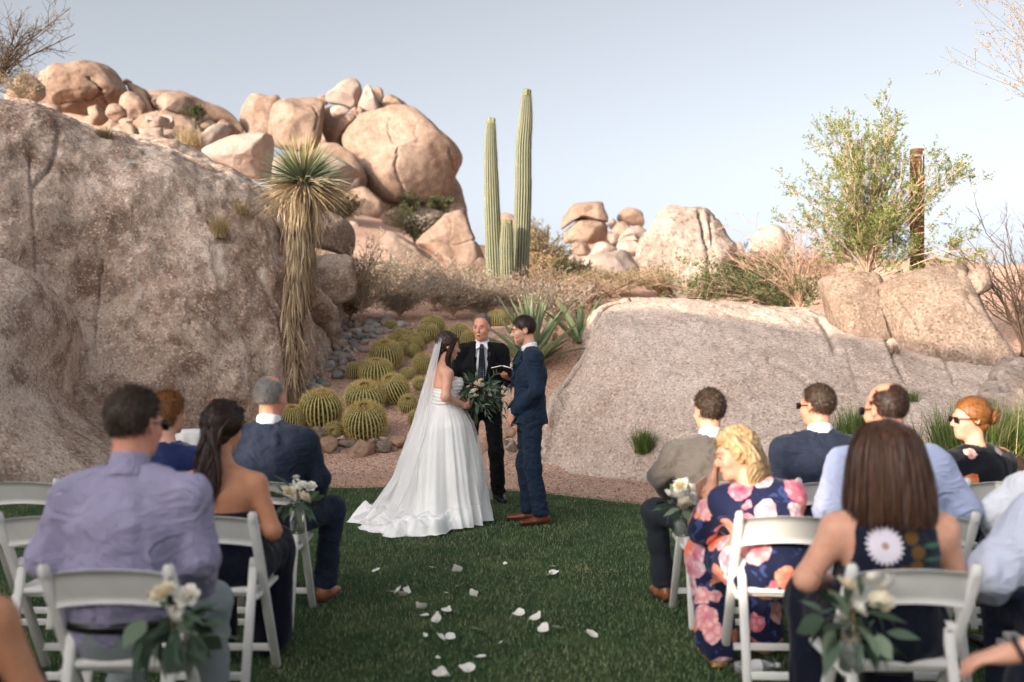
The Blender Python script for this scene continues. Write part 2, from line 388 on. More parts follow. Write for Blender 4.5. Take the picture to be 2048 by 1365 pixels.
def gravel_mat():
    t = NT('decomposed_granite'); p = t.pos(); c = t.voro(p, 55, 'F1', 'Color'); d = t.voro(p, 55); s = t.new('ShaderNodeSeparateColor'); t.l.new(c, s.inputs[0])
    col = t.ramp(s.outputs[0], [(0.0, lin((137, 103, 85))), (0.35, lin((195, 155, 132))), (0.7, lin((227, 189, 165))), (0.9, lin((239, 218, 203))), (1.0, lin((139, 130, 127)))])
    big = t.noise(p, 0.9, 5); col = t.mix(t.ramp(big, [(0.35, 0.0), (0.7, 0.45)]), col, lin((190, 144, 117)))
    return t.done(col, 0.95, t.bump(d, 0.8, 0.02), 0.1)
M['gravel'] = gravel_mat()
def lawn_mat():
    t = NT('turf'); p = t.pos(); n = t.noise(p, 2.2, 6, 0.65, 0.5); f = t.noise(p, 160, 2)
    col = t.ramp(n, [(0.36, lin((45, 65, 45))), (0.55, lin((74, 92, 60))), (0.72, lin((130, 133, 91)))])
    return t.done(t.mix(0.5, col, t.ramp(f, [(0.3, lin((17, 29, 21))), (0.7, lin((71, 86, 57)))])), 0.9, t.bump(f, 0.6, 0.02), 0.1)
M['lawn'] = lawn_mat()
def blade_mat():
    t = NT('grass_blade'); p = t.pos(); n = t.noise(p, 1.7, 6, 0.7, 0.6); r = t.attr()
    g = t.ramp(r, [(0.0, lin((54, 82, 55))), (0.5, lin((85, 114, 72))), (0.85, lin((116, 139, 93))), (1.0, lin((173, 176, 135)))])
    y = t.ramp(r, [(0.0, lin((74, 92, 60))), (0.5, lin((123, 133, 88))), (1.0, lin((181, 178, 137)))])
    return t.done(t.mix(t.ramp(n, [(0.46, 0.0), (0.66, 0.9)]), g, y), 0.65, None, 0.2)
M['blade'] = blade_mat()

# ------------------------------------------------------------------ ground sheets
def ground_sheet():
    ys = np.concatenate([np.arange(-40, 8, 2.0), np.arange(8, 32, 0.16), np.arange(32, 80, 1.0), [90, 110, 150, 250, 450, 700]])
    s = np.linspace(-1, 1, 181); V = []
    for y in ys:
        hw = max(16, min(0.75*abs(y)+6, 500)) if y < 80 else 0.9*y
        x = np.sign(s)*np.abs(s)**1.3*hw; V.append(np.stack([x, np.full_like(x, y), H(x, np.full_like(x, y))-0.006], 1))
    V = np.concatenate(V); return V, grid_faces(len(ys), len(s))[:, ::-1]
g = tag(part('ground', ground_sheet(), M['gravel']), kind='structure')
def lawn_sheet():
    ys = np.linspace(0, 1, 60); x = np.linspace(-14, 14, 160); V = []
    e = lawn_edge(x)+0.03*vnoise(np.stack([x*7, x*0, x*0], 1), 3)
    for t in ys: V.append(np.stack([x, -6+(e+6)*t, np.full_like(x, 0.012 if t < 1 else -0.004)], 1))
    V = np.concatenate(V); return V, grid_faces(60, 160)[:, ::-1]
tag(part('lawn', lawn_sheet(), M['lawn']), kind='structure')
def lawn_blades():
    rs = RS(3); N = 230000
    Y = 4.2+(11.2-4.2)*rs.rand(N)**1.15; X = (rs.rand(N)*2-1)*(0.54*Y+0.2)
    k = Y < lawn_edge(X)+0.02*rs.normal(size=N); X, Y = X[k], Y[k]; N = len(X)
    z = np.full(N, 0.012); L = rs.uniform(0.014, 0.034, N); a = rs.rand(N)*2*np.pi; ti = rs.uniform(0.15, 0.9, N)
    tip = np.stack([X+L*ti*np.cos(a), Y+L*ti*np.sin(a), z+L*(1-0.3*ti)], 1); b = a+np.pi/2+rs.normal(size=N)*0.4; w = rs.uniform(0.0035, 0.0065, N)
    dx, dy = np.cos(b)*w/2, np.sin(b)*w/2
    V = np.stack([np.stack([X-dx, Y-dy, z-0.004], 1), np.stack([X+dx, Y+dy, z-0.004], 1), tip], 1).reshape(-1, 3)
    return V, np.arange(3*N).reshape(N, 3), np.repeat(rs.rand(N), 3)
tag(part('grass', lawn_blades(), M['blade'], smooth=False), 'short green turf grass covering the aisle between the chairs', 'grass', kind='stuff')
def pebbles():
    rs = RS(8); N = 9000; Y = rs.uniform(9.5, 16.5, N); X = rs.uniform(-3.2, 2.6, N); k = Y > lawn_edge(X)+0.02; X, Y = X[k], Y[k]; N = len(X)
    base = np.array([[1, 0, 0], [-1, 0, 0], [0, 1, 0], [0, -1, 0], [0, 0, 1], [0, 0, -0.6]], float)
    f = np.array([[0, 2, 4], [2, 1, 4], [1, 3, 4], [3, 0, 4], [2, 0, 5], [1, 2, 5], [3, 1, 5], [0, 3, 5]])
    s = rs.uniform(0.004, 0.013, N)[:, None, None]*rs.uniform(0.6, 1.3, (N, 6, 1))*base
    V = s+np.stack([X, Y, H(X, Y)], 1)[:, None]; F = (f[None]+(np.arange(N)*6)[:, None, None]).reshape(-1, 3)
    return V.reshape(-1, 3), F, np.repeat(rs.rand(N), 6)
M['pebble'] = byrnd('pebble_stone', [(0, lin((110, 88, 74))), (0.4, lin((186, 150, 126))), (0.8, lin((214, 190, 170))), (1, lin((130, 122, 116)))], 0.9)
tag(part('gravel', pebbles(), M['pebble']), 'fine loose pinkish gravel between the lawn and the boulders', 'gravel', kind='stuff')

# ------------------------------------------------------------------ rocks
def px_of(V):
    return CX+FPX*V[:, 0]/V[:, 1], CYP+FPX*(CAM_H-V[:, 2])/V[:, 1]
def seg_dist(x, y, poly):
    d = np.full(len(x), 1e9)
    for (ax, ay), (bx, by) in zip(poly[:-1], poly[1:]):
        dx, dy = bx-ax, by-ay; t = np.clip(((x-ax)*dx+(y-ay)*dy)/(dx*dx+dy*dy+1e-9), 0, 1); d = np.minimum(d, np.hypot(x-ax-t*dx, y-ay-t*dy))
    return d
def carve(V, N, cracks, front=True):
    x, y = px_of(V)
    for poly, w, depth in cracks:
        w = w*0.62; depth = depth*0.85
        poly = catmull(poly, max(12, 5*len(poly))); poly = poly+RS(len(poly)).normal(size=poly.shape)*1.3
        d = seg_dist(x, y, poly); V = V-N*(depth*np.exp(-(d/w)**2))[:, None]
    return V
def boulder(name, label, outline, Y, df=0.8, mat='rock_far', seed=0, amp=0.05, group=None, blocky=0.75, n=None, cracks=(), lean=0.22, facet=0.0):
    O = np.array([at(x, y, Y) for x, y in outline]); c = (O.min(0)+O.max(0))/2
    w, h = O[:, 0].max()-O[:, 0].min(), O[:, 2].max()-O[:, 2].min(); D = 0.5*df*min(w, 1.6*h)
    q = catmull(O, 400, True)-c; ang = np.arctan2(q[:, 2], q[:, 0]); r = np.hypot(q[:, 0], q[:, 2]); o = np.argsort(ang)
    ang = np.concatenate([ang[o]-2*np.pi, ang[o], ang[o]+2*np.pi]); r = np.tile(r[o], 3)
    pxs = w/Y*FPX
    nt = n or int(np.clip(pxs*0.8, 36, 140)); npn = nt//2
    th = np.arange(nt)/nt*2*np.pi-np.pi; ph = np.linspace(-np.pi/2, np.pi/2, npn); T, P = np.meshgrid(th, ph, indexing='ij')
    R = np.interp(T, ang, r); cp = np.cos(P).clip(0)**blocky; sp = np.sign(np.sin(P))*np.abs(np.sin(P))**blocky
    # middle of the depth keeps the outline; ends are rounded caps tilted at random
    tilt = RS(seed+77).normal(size=2)*0.18
    V = np.stack([R*cp*np.cos(T), D*sp+tilt[0]*R*cp*np.cos(T)+(lean+tilt[1])*R*cp*np.sin(T), R*cp*np.sin(T)], -1).reshape(-1, 3); F = grid_faces(nt, npn, wrap_u=True)
    sz = 0.5*(w+h); N = vnormals(V, F)
    if (N*V).sum() < 0: F = F[:, ::-1]; N = -N
    q = V/sz+seed*3.7
    planes = 0
    rs = RS(seed+5)
    for _ in range(11):      # shallow planar facets
        nn = nrm(rs.normal(size=3)*np.array([0.5, 1, 0.5])); dd = (V@nn); lim = np.quantile(dd, 0.86); planes = planes+np.maximum(dd-lim, 0)[:, None]*nn*0.7
    V = V-planes*(0.8)
    for _ in range(int(facet*26)):      # hard flat faces of broken stone
        nn = nrm(rs.normal(size=3)); dd = V@nn; lim = np.quantile(dd, rs.uniform(0.80, 0.93)); V = V-np.maximum(dd-lim, 0)[:, None]*nn*0.95
    V = V+N*((amp*sz)*(fbm(q*2.3, 2, seed)+0.35*fbm(q*7, 3, seed+3)))[:, None]
    rid = 1-np.abs(vnoise(q*1.7+9, seed+8)); V = V-N*(0.022*sz*np.clip((rid-0.95)/0.05, 0, 1)**2*0.6*(fbm(q*1.3+4, 2, seed) > 0))[:, None]
    for ax, full in ((0, w), (2, h)):      # keep the traced width and height
        lo_, hi_ = V[:, ax].min(), V[:, ax].max(); V[:, ax] = ((V[:, ax]-lo_)/(hi_-lo_)-0.5)*full*1.03
    if len(cracks): V = carve(V+c, N, cracks)-c
    base = c.copy(); base[2] = c[2]+V[:, 2].min(); V = V-(base-c)
    o = part(name, (V, F), M[mat], loc=tuple(base)); return tag(o, label, 'boulder', group)
SURF = {}
def on_rock(name, px, py):
    V = SURF[name]; x, y = px_of(V); m = np.hypot(x-px, y-py) < 6; return V[m][np.argmin(V[m][:, 1])].copy()
def net_rock(name, label, cols_base, cols_top, bulge, mat, nu, nv, seed, amps, cracks, backz, cat='boulder'):
    B = np.array(cols_base, float); T = np.array(cols_top, float); m = len(B)
    rows = []
    for f in (0, 0.12, 0.28, 0.45, 0.62, 0.78, 0.9, 0.97, 1.0):
        rows.append(B+(T-B)*np.array([f, f, 0])+np.stack([np.zeros(m), np.zeros(m), (T[:, 2]-B[:, 2])*np.sin(f*np.pi/2)**bulge], 1))
    for dy, dz in backz: rows.append(T+np.array([0, dy, 0])+np.stack([np.zeros(m), np.zeros(m), dz*(T[:, 2]-B[:, 2])], 1))
    G = catmull(np.array(rows), nv); G = np.swapaxes(catmull(np.swapaxes(G, 0, 1), nu), 0, 1)
    V = G.reshape(-1, 3); F = grid_faces(nv, nu); N = vnormals(V, F)
    if N[len(N)//3, 1] > 0: F = F[:, ::-1]; N = -N
    d = 0
    for a, s, o in amps: d = d+a*fbm(V*s, o, seed+int(s*10))
    V = V+N*d[:, None]; V = carve(V, N, cracks)
    SURF[name] = V; c = np.array([V[:, 0].mean(), V[:, 1].mean(), 0]); o = part(name, (V-c, F), M[mat], loc=tuple(c)); return tag(o, label, cat)

# giant weathered rock on the left
_cx = [-420, -200, -40, 60, 160, 260, 360, 450, 520, 570, 615, 650, 690]; _by = [10.4, 10.8, 11.4, 12.0, 12.6, 12.9, 13.1, 13.4, 13.8, 14.2, 14.8, 15.6, 16.4]
_tp = [(-420, 215), (-200, 216), (-20, 218), (80, 232), (170, 258), (265, 279), (350, 302), (440, 352), (505, 390), (552, 440), (598, 532), (640, 608), (690, 715)]
_ty = [13.0, 13.4, 13.9, 14.3, 14.7, 14.9, 15.0, 15.1, 15.2, 15.2, 15.4, 16.0, 16.7]
cb = []
for x, y in zip(_cx, _by):
    X = (x-CX)/FPX*y; cb.append((X, y, float(H(X, y))-0.25))
ct = [tuple(at(x, y, Y)) for (x, y), Y in zip(_tp, _ty)]
net_rock('giant_rock', 'giant weathered brown granite rock with dark stains behind the tall shaggy yucca', cb, ct, 0.8, 'rock_left', 280, 185, 3,
         [(0.20, 0.55, 2), (0.07, 1.9, 3), (0.022, 7, 3), (0.010, 26, 2)],
         [([(60, 300), (66, 420), (75, 560)], 4, 0.06), ([(208, 520), (196, 620), (190, 700)], 4, 0.06), ([(140, 640), (134, 700), (140, 760)], 6, 0.09),
          ([(420, 490), (470, 480), (500, 500)], 5, 0.06), ([(540, 610), (560, 640), (575, 760)], 5, 0.06), ([(600, 600), (660, 640), (675, 660)], 6, 0.10),
          ([(120, 260), (105, 330), (70, 370)], 7, 0.10)],
         [(0.8, 0.02), (2.2, -0.1), (3.6, -0.6), (4.2, -1.2)])
boulder('rock_lobe', 'grey granite lobe bulging low at the foot of the giant brown rock', [(-330, 520), (-60, 515), (0, 545), (40, 582), (64, 640), (75, 700), (72, 770), (88, 830), (132, 878), (195, 915), (250, 960), (290, 1030), (240, 1110), (-100, 1140), (-330, 1120)], 11.2, 0.8, 'rock_left', 4, 0.02, n=160, lean=0.75)
# pale slab on the right
_bx = [1072, 1082, 1098, 1118, 1150, 1200, 1270, 1350, 1430, 1520, 1620, 1720, 1830, 1960, 2200]; _by = [12.4, 12.3, 12.2, 12.0, 11.8, 11.5, 11.1, 10.7, 10.4, 10.2, 10.0, 9.9, 9.8, 9.7, 9.5]
_tp = [(1084, 880), (1106, 800), (1145, 752), (1178, 700), (1192, 645), (1216, 612), (1290, 600), (1395, 597), (1490, 607), (1590, 622), (1690, 640), (1800, 660), (1900, 690), (2010, 725), (2200, 790)]
_ty = [12.7, 13.1, 13.7, 14.3, 14.8, 15.1, 15.3, 15.3, 15.1, 14.9, 14.6, 14.3, 13.9, 13.3, 12.4]
cb = []
for x, y in zip(_bx, _by):
    X = (x-CX)/FPX*y; cb.append((X, y, float(H(X, y))-0.22))
ct = [tuple(at(x, y, Y)) for (x, y), Y in zip(_tp, _ty)]
net_rock('slab_rock', 'wide pale pinkish granite slab sloping up from the lawn beside the groom', cb, ct, 1.05, 'rock_right', 300, 180, 7,
         [(0.06, 0.6, 2), (0.03, 2.1, 3), (0.014, 7, 3), (0.012, 24, 2)],
         [([(1535, 720), (1575, 735), (1600, 750), (1622, 774)], 4, 0.09), ([(1215, 880), (1235, 870), (1255, 868), (1268, 880)], 4, 0.08), ([(1178, 885), (1220, 862), (1250, 860)], 3, 0.04),
          ([(1238, 789), (1262, 782), (1290, 772)], 3, 0.04), ([(1695, 700), (1705, 740), (1715, 780)], 3, 0.07), ([(1780, 590), (1770, 660), (1790, 720), (1812, 765)], 4, 0.12), ([(1640, 640), (1655, 660), (1670, 700)], 8, 0.12),
          ([(1530, 905), (1570, 900), (1620, 905)], 3, 0.05), ([(1150, 830), (1190, 815), (1240, 800)], 3, 0.03), ([(1880, 690), (1895, 730), (1910, 765)], 4, 0.09)],
         [(0.8, 0.0), (1.8, -0.12), (3.0, -0.45), (3.6, -1.0)])
boulder('rock_block', 'squarish rough tan block leaning on the pale slab below the green shrub', [(1655, 585), (1670, 558), (1700, 546), (1745, 550), (1762, 575), (1775, 640), (1796, 705), (1800, 790), (1690, 800), (1672, 700), (1658, 640)], 13.9, 0.9, 'rock_block', 21, 0.018, n=150, cracks=[([(1760, 580), (1778, 650), (1795, 700)], 4, 0.06)])
boulder('rock_peak', 'large rough sun dappled rock with a notched top beside the rusty post', [(1762, 600), (1790, 570), (1840, 548), (1890, 540), (1915, 528), (1945, 530), (1962, 560), (1978, 620), (1995, 670), (2014, 725), (2010, 800), (1900, 830), (1810, 800), (1785, 700)], 13.6, 0.85, 'rock_block', 22, 0.03, n=190, cracks=[([(1870, 690), (1890, 740), (1912, 770)], 4, 0.08), ([(1800, 600), (1830, 640), (1850, 700)], 7, 0.05)])
boulder('cap_rock', 'dark knob of rock capping the right end of the notched rock', [(1934, 530), (1950, 524), (1968, 536), (1978, 566), (1972, 592), (1956, 590), (1942, 560)], 13.45, 1.0, 'rock_block', 23, 0.04)
boulder('rock_mound', 'bright sunlit rough boulder low behind the woman with the bun', [(1925, 800), (1936, 772), (1965, 755), (1972, 738), (2010, 718), (2070, 716), (2150, 740), (2200, 850), (2100, 950), (1960, 920)], 10.6, 0.9, 'rock_tall', 24, 0.04, n=150)

# far boulder piles; outlines as (px, py) in the photograph's frame at a real distance
def from_zoom(x0, y0, s): return lambda L: [(x0+u/s, y0+v/s) for u, v in L]
zA, zB, zC, zD = from_zoom(0, 100, 4.267), from_zoom(460, 140, 4.096), from_zoom(620, 400, 4.267), from_zoom(1050, 350, 4.551)
GP = 'boulders of the far piles'
FAR = [
 (zA, [(405, 440), (440, 330), (520, 190), (640, 140), (760, 100), (900, 130), (1000, 210), (1060, 300), (1085, 370), (1040, 440), (930, 470), (850, 490), (730, 540), (610, 550), (510, 520), (430, 470)], 45, 0.9, 'largest domed boulder on top of the pile above the giant brown rock', 'rock_far', [([(175, 155), (200, 175), (205, 190), (215, 212)], 1.6, 0.35), ([(120, 210), (150, 205), (185, 200), (205, 182)], 1.5, 0.3)]),
 (zA, [(330, 290), (350, 220), (400, 180), (470, 165), (525, 190), (480, 290), (400, 330)], 47, 0.9, 'small boulder peeping out behind the left shoulder of the largest domed boulder', 'rock_far', ()),
 (zA, [(60, 480), (50, 300), (150, 200), (270, 190), (340, 260), (365, 340), (360, 460), (250, 500)], 42, 0.9, 'brown boulder half hidden by dry twigs under the bare tree', 'rock_far', ()),
 (zA, [(350, 320), (440, 300), (440, 380), (390, 470), (330, 450)], 46, 0.9, 'boulder wedged in the shaded gap left of the largest domed boulder', 'rock_far', ()),
 (zA, [(735, 570), (760, 500), (850, 480), (925, 490), (920, 590), (870, 650), (780, 640)], 42, 0.9, 'round boulder tucked under the front of the largest domed boulder', 'rock_far', ()),
 (zA, [(915, 570), (925, 490), (980, 460), (1050, 500), (1078, 570), (1000, 620), (930, 610)], 42, 0.9, 'small split boulder beside the round one under the largest domed boulder', 'rock_far', ()),
 (zA, [(1030, 470), (1090, 360), (1160, 420), (1265, 540), (1250, 640), (1160, 660), (1060, 580)], 44, 0.9, 'long shaded slab leaning against the largest domed boulder', 'rock_far', ()),
 (zA, [(1085, 350), (1100, 285), (1240, 350), (1300, 410), (1318, 470), (1290, 560), (1190, 460), (1110, 390)], 46, 0.9, 'ridge shaped boulder lying above the long shaded slab', 'rock_far', ()),
 (zA, [(1048, 285), (1060, 255), (1100, 250), (1132, 280), (1120, 305), (1070, 305)], 46.5, 0.9, 'tiny cap stone on the ridge shaped boulder', 'rock_far', ()),
 (zA, [(1335, 430), (1360, 390), (1450, 372), (1560, 380), (1620, 410), (1632, 470), (1600, 630), (1500, 590), (1400, 520)], 45, 0.9, 'overhanging square topped boulder at the right of the left pile', 'rock_far', ()),
 (zA, [(1265, 410), (1330, 382), (1390, 390), (1350, 450), (1340, 500), (1290, 450)], 46, 0.9, 'boulder between the ridge shaped one and the overhanging square topped one', 'rock_far', ()),
 (zA, [(1255, 610), (1268, 568), (1390, 565), (1425, 600), (1400, 655), (1270, 668)], 40, 0.9, 'block stone balanced on another block below the overhanging boulder', 'rock_far_pale', ()),
 (zA, [(1370, 575), (1450, 558), (1492, 580), (1480, 670), (1420, 690), (1395, 640)], 41, 0.9, 'pale block leaning against the balanced block stone', 'rock_far_pale', ()),
 (zA, [(1188, 710), (1210, 668), (1390, 660), (1402, 700), (1375, 790), (1220, 790)], 40, 0.9, 'flat topped block carrying the balanced block stone', 'rock_far_pale', ()),
 (zA, [(940, 680), (1050, 605), (1130, 640), (1190, 700), (1200, 790), (1080, 790), (960, 740)], 38, 0.9, 'low sunlit boulder just over the crest of the giant brown rock', 'rock_far', ()),
 (zA, [(1020, 610), (1080, 580), (1150, 600), (1155, 650), (1060, 650)], 40, 0.9, 'small boulder behind the low sunlit one on the crest', 'rock_far', ()),
 (zA, [(1475, 650), (1540, 590), (1600, 660), (1590, 710), (1480, 700)], 43, 0.9, 'shaded boulder below the overhanging square topped boulder', 'rock_far', ()),
 (zA, [(1375, 740), (1420, 680), (1545, 690), (1540, 790), (1420, 810)], 41, 0.9, 'pale flat boulder beside the dry grass on the left pile', 'rock_far_pale', ()),
 (zA, [(1525, 740), (1600, 680), (1720, 690), (1755, 750), (1640, 810), (1540, 800)], 42, 0.9, 'wide pale boulder behind the dry grass on the left pile', 'rock_far_pale', ()),
 (zA, [(1690, 690), (1740, 615), (1805, 640), (1810, 700), (1740, 730)], 44, 0.9, 'rounded boulder low on the right slope of the left pile', 'rock_far', ()),
 (zA, [(1610, 650), (1615, 570), (1672, 570), (1690, 650), (1640, 690)], 45, 0.9, 'narrow upright boulder right of the overhanging boulder', 'rock_far', ()),
 (zA, [(1750, 630), (1790, 598), (1840, 630), (1820, 680)], 46, 0.9, 'small boulder on the right skyline of the left pile', 'rock_far', ()),
 (zA, [(1815, 660), (1855, 600), (1950, 640), (2045, 730), (2060, 800), (1900, 830), (1850, 780)], 45, 0.9, 'sloping boulder ending the left pile towards the big round pile', 'rock_far', ()),
 (zA, [(1600, 840), (1880, 640), (1955, 680), (1905, 760), (1800, 850), (1750, 900), (1680, 890)], 40, 0.9, 'split sloping slab in front of the right end of the left pile', 'rock_far_pale', ()),
 (zA, [(310, 500), (370, 450), (450, 455), (515, 500), (520, 560), (400, 550)], 40, 0.9, 'low boulder on the crest below the largest domed boulder', 'rock_far', ()),
 (zA, [(1280, 560), (1300, 480), (1400, 500), (1460, 590), (1300, 620)], 47, 0.9, 'dark shaded boulder deep inside the left pile', 'rock_far', ()),
 (zB, [(88, 540), (110, 450), (170, 330), (270, 230), (372, 203), (420, 320), (400, 560), (200, 640), (100, 620)], 51, 0.9, 'rounded left half of the cracked twin boulder above the yucca', 'rock_far', ()),
 (zB, [(345, 600), (332, 400), (368, 260), (480, 195), (600, 205), (710, 230), (752, 300), (758, 420), (745, 540), (700, 660), (500, 680)], 50, 0.9, 'rounded right half of the cracked twin boulder above the yucca', 'rock_far', [([(628, 215), (636, 235), (630, 262)], 1.6, 0.25)]),
 (zB, [(793, 270), (800, 200), (870, 120), (960, 65), (1040, 90), (1085, 170), (1078, 250), (1045, 318), (985, 330), (900, 300)], 51, 0.95, 'angular boulder crowning the big round pile', 'rock_far_pale', ()),
 (zB, [(1050, 300), (1090, 190), (1120, 125), (1165, 180), (1220, 260), (1235, 340), (1195, 392), (1100, 398), (1070, 350)], 50.5, 0.9, 'pointed upright stone standing on top of the round pile', 'rock_far_pale', ()),
 (zB, [(1150, 160), (1220, 142), (1262, 210), (1245, 270), (1235, 340), (1170, 260)], 52, 0.9, 'stone close behind the pointed upright stone', 'rock_far', ()),
 (zB, [(1238, 345), (1250, 260), (1300, 205), (1400, 240), (1472, 290), (1450, 350), (1330, 345)], 51, 0.9, 'wedge shaped stone right of the pointed upright stone', 'rock_far', ()),
 (zB, [(823, 345), (880, 290), (940, 308), (988, 355), (930, 388), (850, 385)], 49, 0.9, 'smooth oval stone under the angular crowning boulder', 'rock_far_pale', ()),
 (zB, [(985, 340), (1032, 303), (1042, 372), (1000, 375)], 50, 0.9, 'small chock stone beside the smooth oval stone', 'rock_far', ()),
 (zB, [(1022, 370), (1060, 300), (1095, 395), (1050, 395)], 50, 0.9, 'thin chock stone leaning on the pointed upright stone', 'rock_far', ()),
 (zB, [(1215, 382), (1290, 343), (1348, 375), (1250, 396)], 49, 0.9, 'flat stone lying on the crown of the huge round boulder', 'rock_far_pale', ()),
 (zB, [(712, 230), (780, 208), (800, 290), (740, 310)], 52, 0.9, 'small stone behind the twin boulder and the crowning boulder', 'rock_far', ()),
 (zB, [(945, 620), (960, 540), (1060, 420), (1200, 370), (1350, 335), (1480, 350), (1640, 450), (1780, 600), (1870, 700), (1900, 800), (1880, 900), (1840, 1000), (1740, 1075), (1500, 1102), (1300, 1108), (1180, 1060), (1090, 970), (1050, 800), (990, 730)], 50, 0.95, 'huge round boulder of the pile behind the saguaros', 'rock_far', [([(782, 232), (776, 262), (796, 300), (790, 335), (803, 372), (812, 396)], 3.0, 0.16), ([(900, 300), (908, 330), (912, 352), (908, 385)], 2.5, 0.2), ([(840, 240), (830, 262), (836, 285)], 3.0, 0.08)]),
 (zB, [(755, 340), (830, 305), (900, 390), (1060, 400), (960, 540), (900, 660), (800, 600), (755, 470)], 52, 0.9, 'shaded boulder in the cleft left of the huge round boulder', 'rock_far', ()),
 (zB, [(1310, 1140), (1500, 1100), (1730, 1090), (1745, 1160), (1650, 1240), (1450, 1260), (1330, 1210)], 50, 0.9, 'flat pale pedestal rock under the huge round boulder', 'rock_far_pale', ()),
 (zB, [(1710, 1090), (1800, 1050), (1870, 1080), (1940, 1160), (1850, 1220), (1740, 1190)], 50.5, 0.9, 'dark wedge rock under the right edge of the huge round boulder', 'rock_far', ()),
 (zB, [(930, 1080), (970, 1000), (1080, 960), (1180, 1060), (1262, 1150), (1265, 1240), (1100, 1230), (960, 1170)], 46, 0.9, 'shaded sloping rock under the left edge of the huge round boulder', 'rock_far', ()),
 (zB, [(1245, 1210), (1290, 1143), (1380, 1168), (1405, 1230), (1365, 1310), (1260, 1310)], 44, 0.9, 'round boulder above the silvery bush', 'rock_far', ()),
 (zB, [(-195, 650), (0, 570), (180, 548), (310, 555), (345, 600), (310, 760), (280, 930), (150, 900), (0, 820), (-160, 740)], 33, 0.9, 'smooth peach coloured boulder between the giant rock crest and the yucca', 'rock_far_pale', ()),
 (zB, [(300, 800), (500, 690), (900, 700), (1010, 760), (1062, 900), (970, 1010), (900, 1180), (600, 1200), (280, 1100)], 40, 0.8, 'broad boulder mostly hidden behind the yucca crown', 'rock_far_pale', ()),
 (zB, [(960, 1250), (1040, 1240), (1075, 1310), (1050, 1360), (950, 1350)], 40, 0.9, 'small peach stone behind the tip of the silvery bush', 'rock_far_pale', ()),
 (zC, [(915, 380), (960, 310), (1060, 190), (1160, 110), (1290, 85), (1400, 115), (1480, 200), (1495, 500), (1440, 630), (1340, 690), (1200, 610), (1090, 510), (980, 430)], 26, 0.95, 'big round boulder with a darker underside left of the saguaros', 'rock_far', [([(870, 482), (910, 488), (960, 480)], 2.5, 0.06)]),
 (zC, [(560, 420), (640, 290), (700, 260), (800, 310), (960, 430), (1150, 590), (1275, 700), (1250, 780), (900, 800), (700, 800), (560, 700)], 23, 0.7, 'long slab of rock sloping down to the right behind the silvery bush', 'rock_far', ()),
 (zC, [(-60, 160), (100, 100), (220, 140), (330, 220), (365, 330), (335, 485), (200, 445), (60, 405), (-60, 350)], 17.6, 0.9, 'overhanging rock right behind the yucca trunk', 'rock_block', ()),
 (zC, [(-60, 500), (120, 465), (260, 510), (340, 600), (400, 760), (250, 900), (60, 900), (-60, 800)], 17.2, 0.8, 'rock under the overhang behind the yucca trunk', 'rock_left', ()),
 (zC, [(1385, 780), (1405, 610), (1450, 520), (1500, 498), (1600, 560), (1620, 820), (1450, 850)], 24, 0.9, 'small rock hidden partly behind the left saguaro', 'rock_far', ()),
 (zC, [(1560, 190), (1700, 128), (1800, 165), (1910, 220), (2040, 310), (2000, 400), (1800, 400), (1600, 330)], 46, 0.9, 'low domed boulder on the skyline between the two saguaros', 'rock_far', ()),
 (zC, [(1850, 370), (1930, 342), (1975, 400), (1940, 450), (1860, 440)], 42, 0.9, 'small boulder above the olive bushes', 'rock_far', ()),
 (zC, [(800, 210), (880, 128), (1000, 148), (1070, 190), (1020, 280), (860, 290)], 42, 0.9, 'pale rock above the dark green bush', 'rock_far_pale', ()),
 (zC, [(1290, 655), (1320, 636), (1365, 700), (1350, 740), (1300, 720)], 23.5, 0.9, 'small loose stone below the big round boulder', 'rock_far', ()),
 (zD, [(333, 490), (335, 370), (420, 290), (550, 258), (690, 252), (715, 300), (748, 425), (620, 412), (500, 402), (400, 445)], 44, 0.95, 'cap boulder balanced on a matching boulder right of the saguaros', 'rock_far', ()),
 (zD, [(345, 590), (360, 480), (430, 425), (520, 402), (742, 428), (752, 500), (745, 600), (560, 640), (400, 630)], 44, 0.95, 'boulder carrying the balanced cap boulder', 'rock_far', ()),
 (zD, [(838, 410), (880, 310), (960, 297), (1050, 350), (1080, 410), (1062, 470), (970, 472), (880, 440)], 45, 0.95, 'squarish grey boulder standing right of the balanced cap boulder', 'rock_far', ()),
 (zD, [(790, 540), (845, 430), (920, 425), (985, 480), (900, 580)], 44, 0.9, 'boulder below the squarish grey one', 'rock_far', ()),
 (zD, [(750, 470), (780, 398), (838, 400), (840, 460), (780, 500)], 46, 0.9, 'small stone in the gap beside the balanced cap boulder', 'rock_far_pale', ()),
 (zD, [(845, 590), (930, 490), (1030, 455), (1080, 490), (1125, 550), (1085, 640), (1000, 610), (870, 620)], 40, 0.95, 'tilted oblong boulder left of the tall pale rock', 'rock_far_pale', ()),
 (zD, [(755, 610), (768, 543), (850, 533), (865, 610), (800, 630)], 41, 0.9, 'small block beside the tilted oblong boulder', 'rock_far_pale', ()),
 (zD, [(580, 690), (640, 630), (720, 612), (790, 650), (840, 690), (720, 750), (600, 740)], 38, 0.9, 'flat boulder above the big smooth boulder of the right pile', 'rock_far_pale', ()),
 (zD, [(830, 660), (880, 610), (960, 598), (1030, 620), (1080, 700), (960, 740), (850, 720)], 38, 0.9, 'rounded boulder squeezed beside the tall pale rock', 'rock_far_pale', ()),
 (zD, [(585, 770), (660, 708), (800, 690), (930, 678), (985, 740), (1045, 800), (1040, 930), (980, 1000), (850, 1020), (740, 950), (620, 880)], 34, 0.95, 'big smooth boulder of the right pile left of the tall pale rock', 'rock_far_pale', ()),
 (zD, [(517, 770), (560, 733), (630, 735), (620, 860), (540, 860)], 34.5, 0.9, 'small round boulder against the left of the big smooth boulder', 'rock_far_pale', ()),
